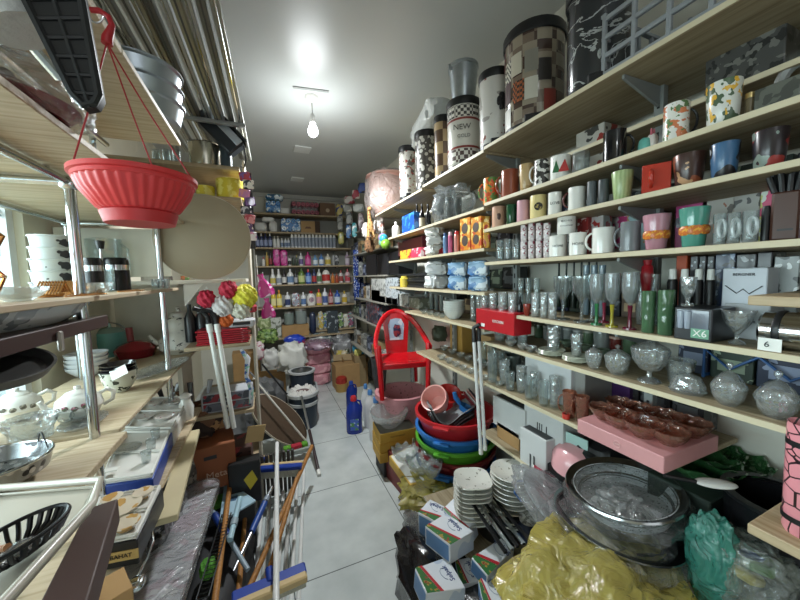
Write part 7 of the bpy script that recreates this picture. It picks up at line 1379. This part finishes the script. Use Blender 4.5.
teapot((-14, 368, 44, 424), .50, 'white porcelain teapot with a grey rosette, left of the rose teapot', 1, pat('8a857a', ['5c584e', 'b5b09f'], 90, .3, thr=.52))
c = atx(84, 420, -.44); solo('crystal_dish', 'flat oval crystal dish in front of the rose teapot', 'dish', G().lathe([(0, 0), (.05, 0), (.065, .012), (.062, .014), (.048, .005), (0, .004)], 40, M=Matrix.Diagonal((.85, 1.2, 1, 1)), ridge=.03, rn=18), CUT, (atz(84, 424, z).x, atz(84, 424, z).y, z))
for k in range(2): solo('crystal_glass', ('left', 'right')[k]+' small crystal glass lying before the rose teapot', 'glass', G().lathe(prof_cup(.02, .04, .8), 20, ridge=.04, rn=8), CUT, (atz(70+10*k, 420, z).x, atz(70, 422, z).y, z+.018), (radians(70), 0, .4))
bowl(None, z, 'deep patterned crystal bowl in front of the left teapot', CUT, c=atz(32, 438, z), r=.058, h=.06, ridge=.03, rn=16, base=.75)
t = thing('silver_bowl', 'tilted silver mesh bowl at the lower left edge', 'bowl', (atz(-8, 488, z).x, atz(-8, 488, z).y, z), (0, 0, 0), None); t.scale = (.8, .8, .8); ob('bowl_body', G().lathe([(0, 0), (.07, 0), (.11, .03), (.12, .07), (.115, .07), (.1, .03), (0, .01)], 40), pat('8f9294', ['2c2d2f', 'c9cacc'], 30, .2, 'voro', .3, metal=.8), t); ob('rim', G().tube([(.118*cos(a), .118*sin(a), .07) for a in [k*pi/20 for k in range(40)]], .004, 8, True), CHROME, t); ob('wire_handle', G().tube([(.05, .1, .07), (.06, .09, .10), (.08, .06, .11), (.10, .04, .07)], .002, 6), DARK, t)
for k in range(3): solo('purple_packet', ('violet', 'lilac', 'orange')[k]+' packet behind the left teapot', 'packet', G().box(-.01, -.04, 0, .01, .04, .12, .004), pat(('3f2f8a', '8a6aae', 'c9884a')[k], ['d0c8d8'], 30, .3), (-.78, 1.0+k*.12, z), .2*k)
# gift boxes
def gift(pts, z1, lab, side, txt=None, liner='d9d8d2'):
    t, pl = px_prism('gift_box', lab, 'box', pts, z1, .062, side); v = [Vector(p) for p in pl]
    ob('white_tray', G().prism([tuple(p*.95) for p in v], .0625, .066), mat(liner, .4), t)
    def at_(u, w): return v[0].lerp(v[1], u).lerp(v[3].lerp(v[2], u), w)
    for u0 in (0.0, .5, 1.0):
        a, b_ = at_(u0*.92+.04, .04), at_(u0*.92+.04, .96); ob('divider', G().tube([(a.x, a.y, .072), (b_.x, b_.y, .072)], .004, 6), WHITE, t)
    for w0 in (.04, .96):
        a, b_ = at_(.04, w0), at_(.96, w0); ob('divider', G().tube([(a.x, a.y, .072), (b_.x, b_.y, .072)], .004, 6), WHITE, t)
    return t, v, at_
def boxtext(t, v, s, zz, size, m):
    # on the side face nearest the camera
    best = min(range(4), key=lambda i: (t.location.xy+(v[i]+v[(i+1) % 4])/2).length)
    a, b_ = v[best], v[(best+1) % 4]
    if a.x > b_.x: a, b_ = b_, a
    n_ = Vector(((b_-a).y, -(b_-a).x)).normalized(); mid = (a+b_)/2
    if (mid+n_).length < mid.length: n_ = -n_
    return text(s, size, m, t, (mid.x+n_.x*.0015, mid.y+n_.y*.0015, zz), (radians(90), 0, atan2((b_-a).y, (b_-a).x)))
zb_ = .862+.062
t, v, at_ = gift([(123, 431), (147, 399), (191, 397), (173, 432)], zb_, 'open white gift box of pink sprigged dishes, farthest of three', mat('c9c7c0', .4))
for u, w_ in ((.3, .3), (.3, .7), (.75, .3), (.75, .7)): p = at_(u, w_); ob('dish', G().lathe([(0, .068), (.025, .068), (.04, .082), (.038, .082), (0, .072)], 24, M=T(p.x, p.y, 0)), pat('dcd8d2', ['b8807c'], 60, .2, thr=.64, coat=.5), t)
t, v, at_ = gift([(98, 487), (121, 433), (172, 432), (153, 479)], zb_, 'open blue gift box with clear glasses and a white card, middle of three', mat('1c3f94', .4))
boxtext(t, v, 'PRINCESS', .03, .02, WHITE)
for u, w_ in ((.25, .3), (.25, .55), (.25, .8)): p = at_(w_, u); ob('glass', G().lathe(prof_cup(.016, .04, .8), 16, M=T(p.x, p.y, .066)), CUT, t)
p = at_(.55, .72); ob('glass_plate', G().lathe([(0, .068), (.03, .068), (.045, .08), (0, .074)], 24, M=T(p.x, p.y, 0)), CUT, t); p = at_(.15, .82); ob('card', G().box(p.x-.018, p.y-.012, .08, p.x+.018, p.y+.012, .084, .001), WHITE, t)
t, v, at_ = gift([(94, 548), (97, 500), (163, 487), (137, 540)], .93, 'open black gift box with gold rimmed dishes and a tan label, nearest of three', mat('161618', .35))
for u, w_, r_ in ((.55, .55, .045), (.2, .35, .03), (.8, .25, .025), (.8, .75, .025)): p = at_(u, w_); ob('dish', G().lathe([(0, .068), (r_*.6, .068), (r_, .085), (r_*.95, .085), (0, .073)], 26, M=T(p.x, p.y, 0)), pat('d9cdb8', ['c49a5c'], 26, .2, thr=.58, coat=.5), t)
best = boxtext(t, v, 'NEBAHAT', .03, .014, BLACK)
lb = ob('tan_label', G().box(-.045, -.001, -.012, .045, .001, .012), mat('b99a5c', .5), t); lb.location = best.location; lb.rotation_euler = (0, 0, best.rotation_euler.z); best.location.y -= .0015
board(-.345, 1.12, -.285, 1.75, .838, 'raw beige board edge beside the blue gift box', .02, mat('c4b792', .7)).rotation_euler.z = radians(4)
t = thing('sugar_shaker', 'small white pot with a lid beyond the far gift box', 'pot', (-.40, 2.0-.14, .861)); ob('pot_body', G().lathe([(0, 0), (.03, 0), (.035, .06), (.02, .1), (0, .1)], 20), PORC, t); ob('lid', G().lathe([(.02, .1), (.03, .115), (.01, .13), (0, .13)], 18), PORC, t)
# near bottom left: tray with basket, chocolate box
ZT = 1.16
t, pl = px_prism('chocolate_box', 'dark brown carton corner in the lower left foreground', 'box', [(20, 640), (88, 508), (118, 498), (84, 612)], 1.10, .05, mat('4a3530', .55))
t = thing('sink_tray', 'beige rectangular tray with raised rim at the lower left', 'tray', (0, 0, 0)); P = [atz(-60, 520, ZT), atz(-10, 486, ZT), atz(100, 477, ZT), atz(92, 500, ZT), atz(-5, 606, ZT), atz(-70, 640, ZT)]
c = sum(P, Vector())/6; t.location = (c.x, c.y, ZT-.02); pl = [((p-c).x, (p-c).y) for p in P]
if sum(pl[i][0]*pl[(i+1) % 6][1]-pl[(i+1) % 6][0]*pl[i][1] for i in range(6)) < 0: pl = pl[::-1]
ob('tray_floor', G().prism([(x*.96, y*.96) for x, y in pl], -.004, .004), mat('b5aea0', .35), t); ob('rim', G().tube([(x, y, .014) for x, y in pl], .007, 10, True), mat('c0baad', .3), t); ob('inner_lip', G().tube([(x*.9, y*.9, .008) for x, y in pl], .003, 8, True), mat('a9a294', .3), t)
bc_ = atz(20, 545, ZT+.01); t = thing('oval_basket', 'black oval slotted basket with a chrome centre on the beige tray', 'basket', (bc_.x-.005, bc_.y, ZT-.010), (0, 0, radians(-28)))
rb_ = .052; g = G()
g.tube([(rb_*cos(a)*.72, rb_*1.25*sin(a), .035) for a in [k*pi/20 for k in range(40)]], .0032, 8, True); g.tube([(rb_*.5*cos(a)*.72, rb_*.62*sin(a), .008) for a in [k*pi/14 for k in range(28)]], .003, 8, True)
for k in range(28): a = 2*pi*k/28; g.tube([(rb_*.5*cos(a)*.72, rb_*.62*sin(a), .008), (rb_*.85*cos(a)*.72, rb_*1.05*sin(a), .018), (rb_*cos(a)*.72, rb_*1.25*sin(a), .035)], .0024, 6, flat=1.6)
ob('slotted_body', g, mat('17171a', .3), t); ob('chrome_centre', G().blob((0, 0, .01), .018, .028, .012, 0, 1, 18, 10, 1), mat('a8a8a6', .2, .8), t); ob('brown_handle', G().tube([(-.03, -.01, .016), (-.005, -.005, .022)], .006, 8), mat('a9744a', .5), t)
t = thing('paper_box', 'small white and wooden box under the black gift box', 'box', atz(96, 590, .93)+Vector((0, 0, -.06)), .5); ob('box_body', G().box(-.05, -.04, 0, .05, .04, .05, .002), mat('b58f5c', .6), t); ob('white_flap', G().box(-.06, -.045, .05, -.01, .045, .056, .001), WHITE, t)
solo('steel_ladle', 'curved chrome ladle handle beside the black gift box', 'ladle', G().tube([(0, 0, 0), (.012, .03, .02), (.015, .07, .03), (.005, .1, .035)], .003, 8).blob((0, -.01, -.005), .018, .02, .01, 0, 1), CHROME, atz(137, 578, .86))
# ================================================================ rear rows on the right shelves
random.seed(21)
def rear(z, ya, yb, X, name, where, cols, hmin, hmax, wmin, wmax, kind='box'):
    y = yb; k = 0
    while y-wmin > ya and k < 16:
        w_ = random.uniform(wmin, wmax); h_ = random.uniform(hmin, hmax); c_ = random.choice(cols)
        lab = c_[0]+' '+name.split('_')[1]+', '+ORD[k]+' from far end, at the back '+where
        if kind == 'box':
            t = thing(name, lab, 'box', (X, y-w_/2, z+.001), -pi/2); ob('box_body', G().box(-w_/2+.003, 0, 0, w_/2-.003, .09, h_, .002), pat(c_[1], [c_[2]], 22, .5, thr=.57), t)
            ob('label_panel', G().box(-w_*.3, -.001, h_*.25, w_*.3, 0, h_*.6), mat(c_[2], .5), t)
        elif kind == 'jar':
            t = thing(name, lab, 'jar', (X+.04, y-w_/2, z+.001)); ob('jar_body', G().lathe(prof_cup(w_/2-.003, h_*.85, .95), 18), glass(c_[1], .4), t); ob('lid', G().lathe([(w_*.46, h_*.82), (w_*.46, h_*.95), (0, h_)], 18), mat(c_[2], .4), t)
        else: solo(name, lab, 'bowl', G().lathe([(0, 0), (w_*.22, 0), (w_*.45, h_*.7), (w_*.48, h_), (w_*.44, h_), (w_*.2, .006), (0, .006)], 24, ridge=.03, rn=10), glass(c_[1], .45), (X+.05, y-w_/2, z+.001))
        y -= w_; k += 1
DK = [('black', '1b1c1f', '6a6d70'), ('dark grey', '3a3c3f', '8f9294'), ('brown', '4f3d2e', 'a08866'), ('navy', '232c44', '8a94ac'), ('dark green', '2c3a30', '8c9a84')]
LT = [('pale', 'a9aaa4', '6f716c'), ('grey', '7c7f7d', 'c2c5c2'), ('white', 'c4c6c4', '7c8086'), ('tan', 'a38a62', '5c4a34')]
rear(1.89, .72, 1.26, 1.27, 'stored_carton', 'of the upper mug shelf', LT, .06, .09, .07, .14)
rear(1.765, -.1, 1.28, 1.25, 'stored_carton', 'of the red square mug shelf', DK+LT[:2], .05, .09, .08, .14)
rear(1.605, .68, 1.28, 1.25, 'stored_carton', 'of the white mug shelf', LT+DK[:2], .07, .12, .07, .12)
rear(1.365, .50, 1.2, 1.28, 'stored_carton', 'of the wine glass shelf', DK, .08, .16, .06, .11)
rear(1.21, .02, .62, 1.27, 'stored_carton', 'of the covered dish shelf', DK, .07, .12, .08, .14)
rear(1.21, .72, 1.27, 1.26, 'stored_jar', 'behind the white plates', [('green', '6f8a6a', '8a8c7c'), ('clear', 'b4bab6', '9a9c98'), ('red', '8a3a34', '9a7c6c')], .07, .11, .05, .07, 'jar')
rear(1.0, .50, .86, 1.3, 'stored_carton', 'behind the amber bowls', [('dark purple', '33203c', '6a4a70'), ('black', '1b1c1f', '4f5254')], .09, .14, .08, .11)
rear(1.272, 1.36, 2.25, 1.28, 'stored_carton', 'of the white bowl shelf', DK+LT[:2], .07, .13, .07, .12)
rear(1.455, 1.36, 2.0, 1.3, 'stored_carton', 'of the diaper pack shelf', DK, .08, .14, .07, .12)
rear(1.455, 2.0, 2.6, 1.28, 'stored_tin', 'behind the black trays', DK, .06, .12, .06, .1)
rear(1.675, 1.36, 2.6, 1.26, 'stored_carton', 'of the orange packet shelf', DK+LT[:2], .07, .13, .07, .12)
rear(1.875, 1.36, 2.6, 1.28, 'stored_carton', 'of the black bottle shelf', LT+DK[:2], .05, .10, .08, .13)
rear(.992, 1.32, 2.05, 1.3, 'stored_bowl', 'behind the small clear bowls', [('dark', '4a4c4a', ''), ('smoky', '7c807c', ''), ('clear', 'b4bab8', '')], .05, .09, .09, .12, 'bowl')
rear(.70, .95, 1.36, 1.22, 'stored_carton', 'of the low board', DK, .1, .2, .09, .13)
for z in (1.001, 1.271, 1.561, 1.841, .601): rear(z, 3.05, 4.55, 1.16, 'stored_carton', 'of the '+('lowest', 'low', 'middle', 'high', 'highest')[[.601, 1.001, 1.271, 1.561, 1.841].index(z)]+' far right board', DK+LT, .1, .2, .1, .2)
# ---------------------------------------------------------------- give same-looking rows their place in the row
bpy.context.view_layer.update()
def _sx(o):
    v = o.matrix_world.translation-C0; return v.dot(CR)/max(.01, v.dot(CF))
_by = {}
for o in COL.objects:
    if o.parent is None and o.get('label'): _by.setdefault(o['label'], []).append(o)
for lab, os_ in _by.items():
    if 1 < len(os_) <= 16:
        os_.sort(key=_sx)
        for k, o in enumerate(os_):
            o['label'] = lab+', '+ORD[k]+' from the left'
            if 'group' not in o: o['group'] = lab
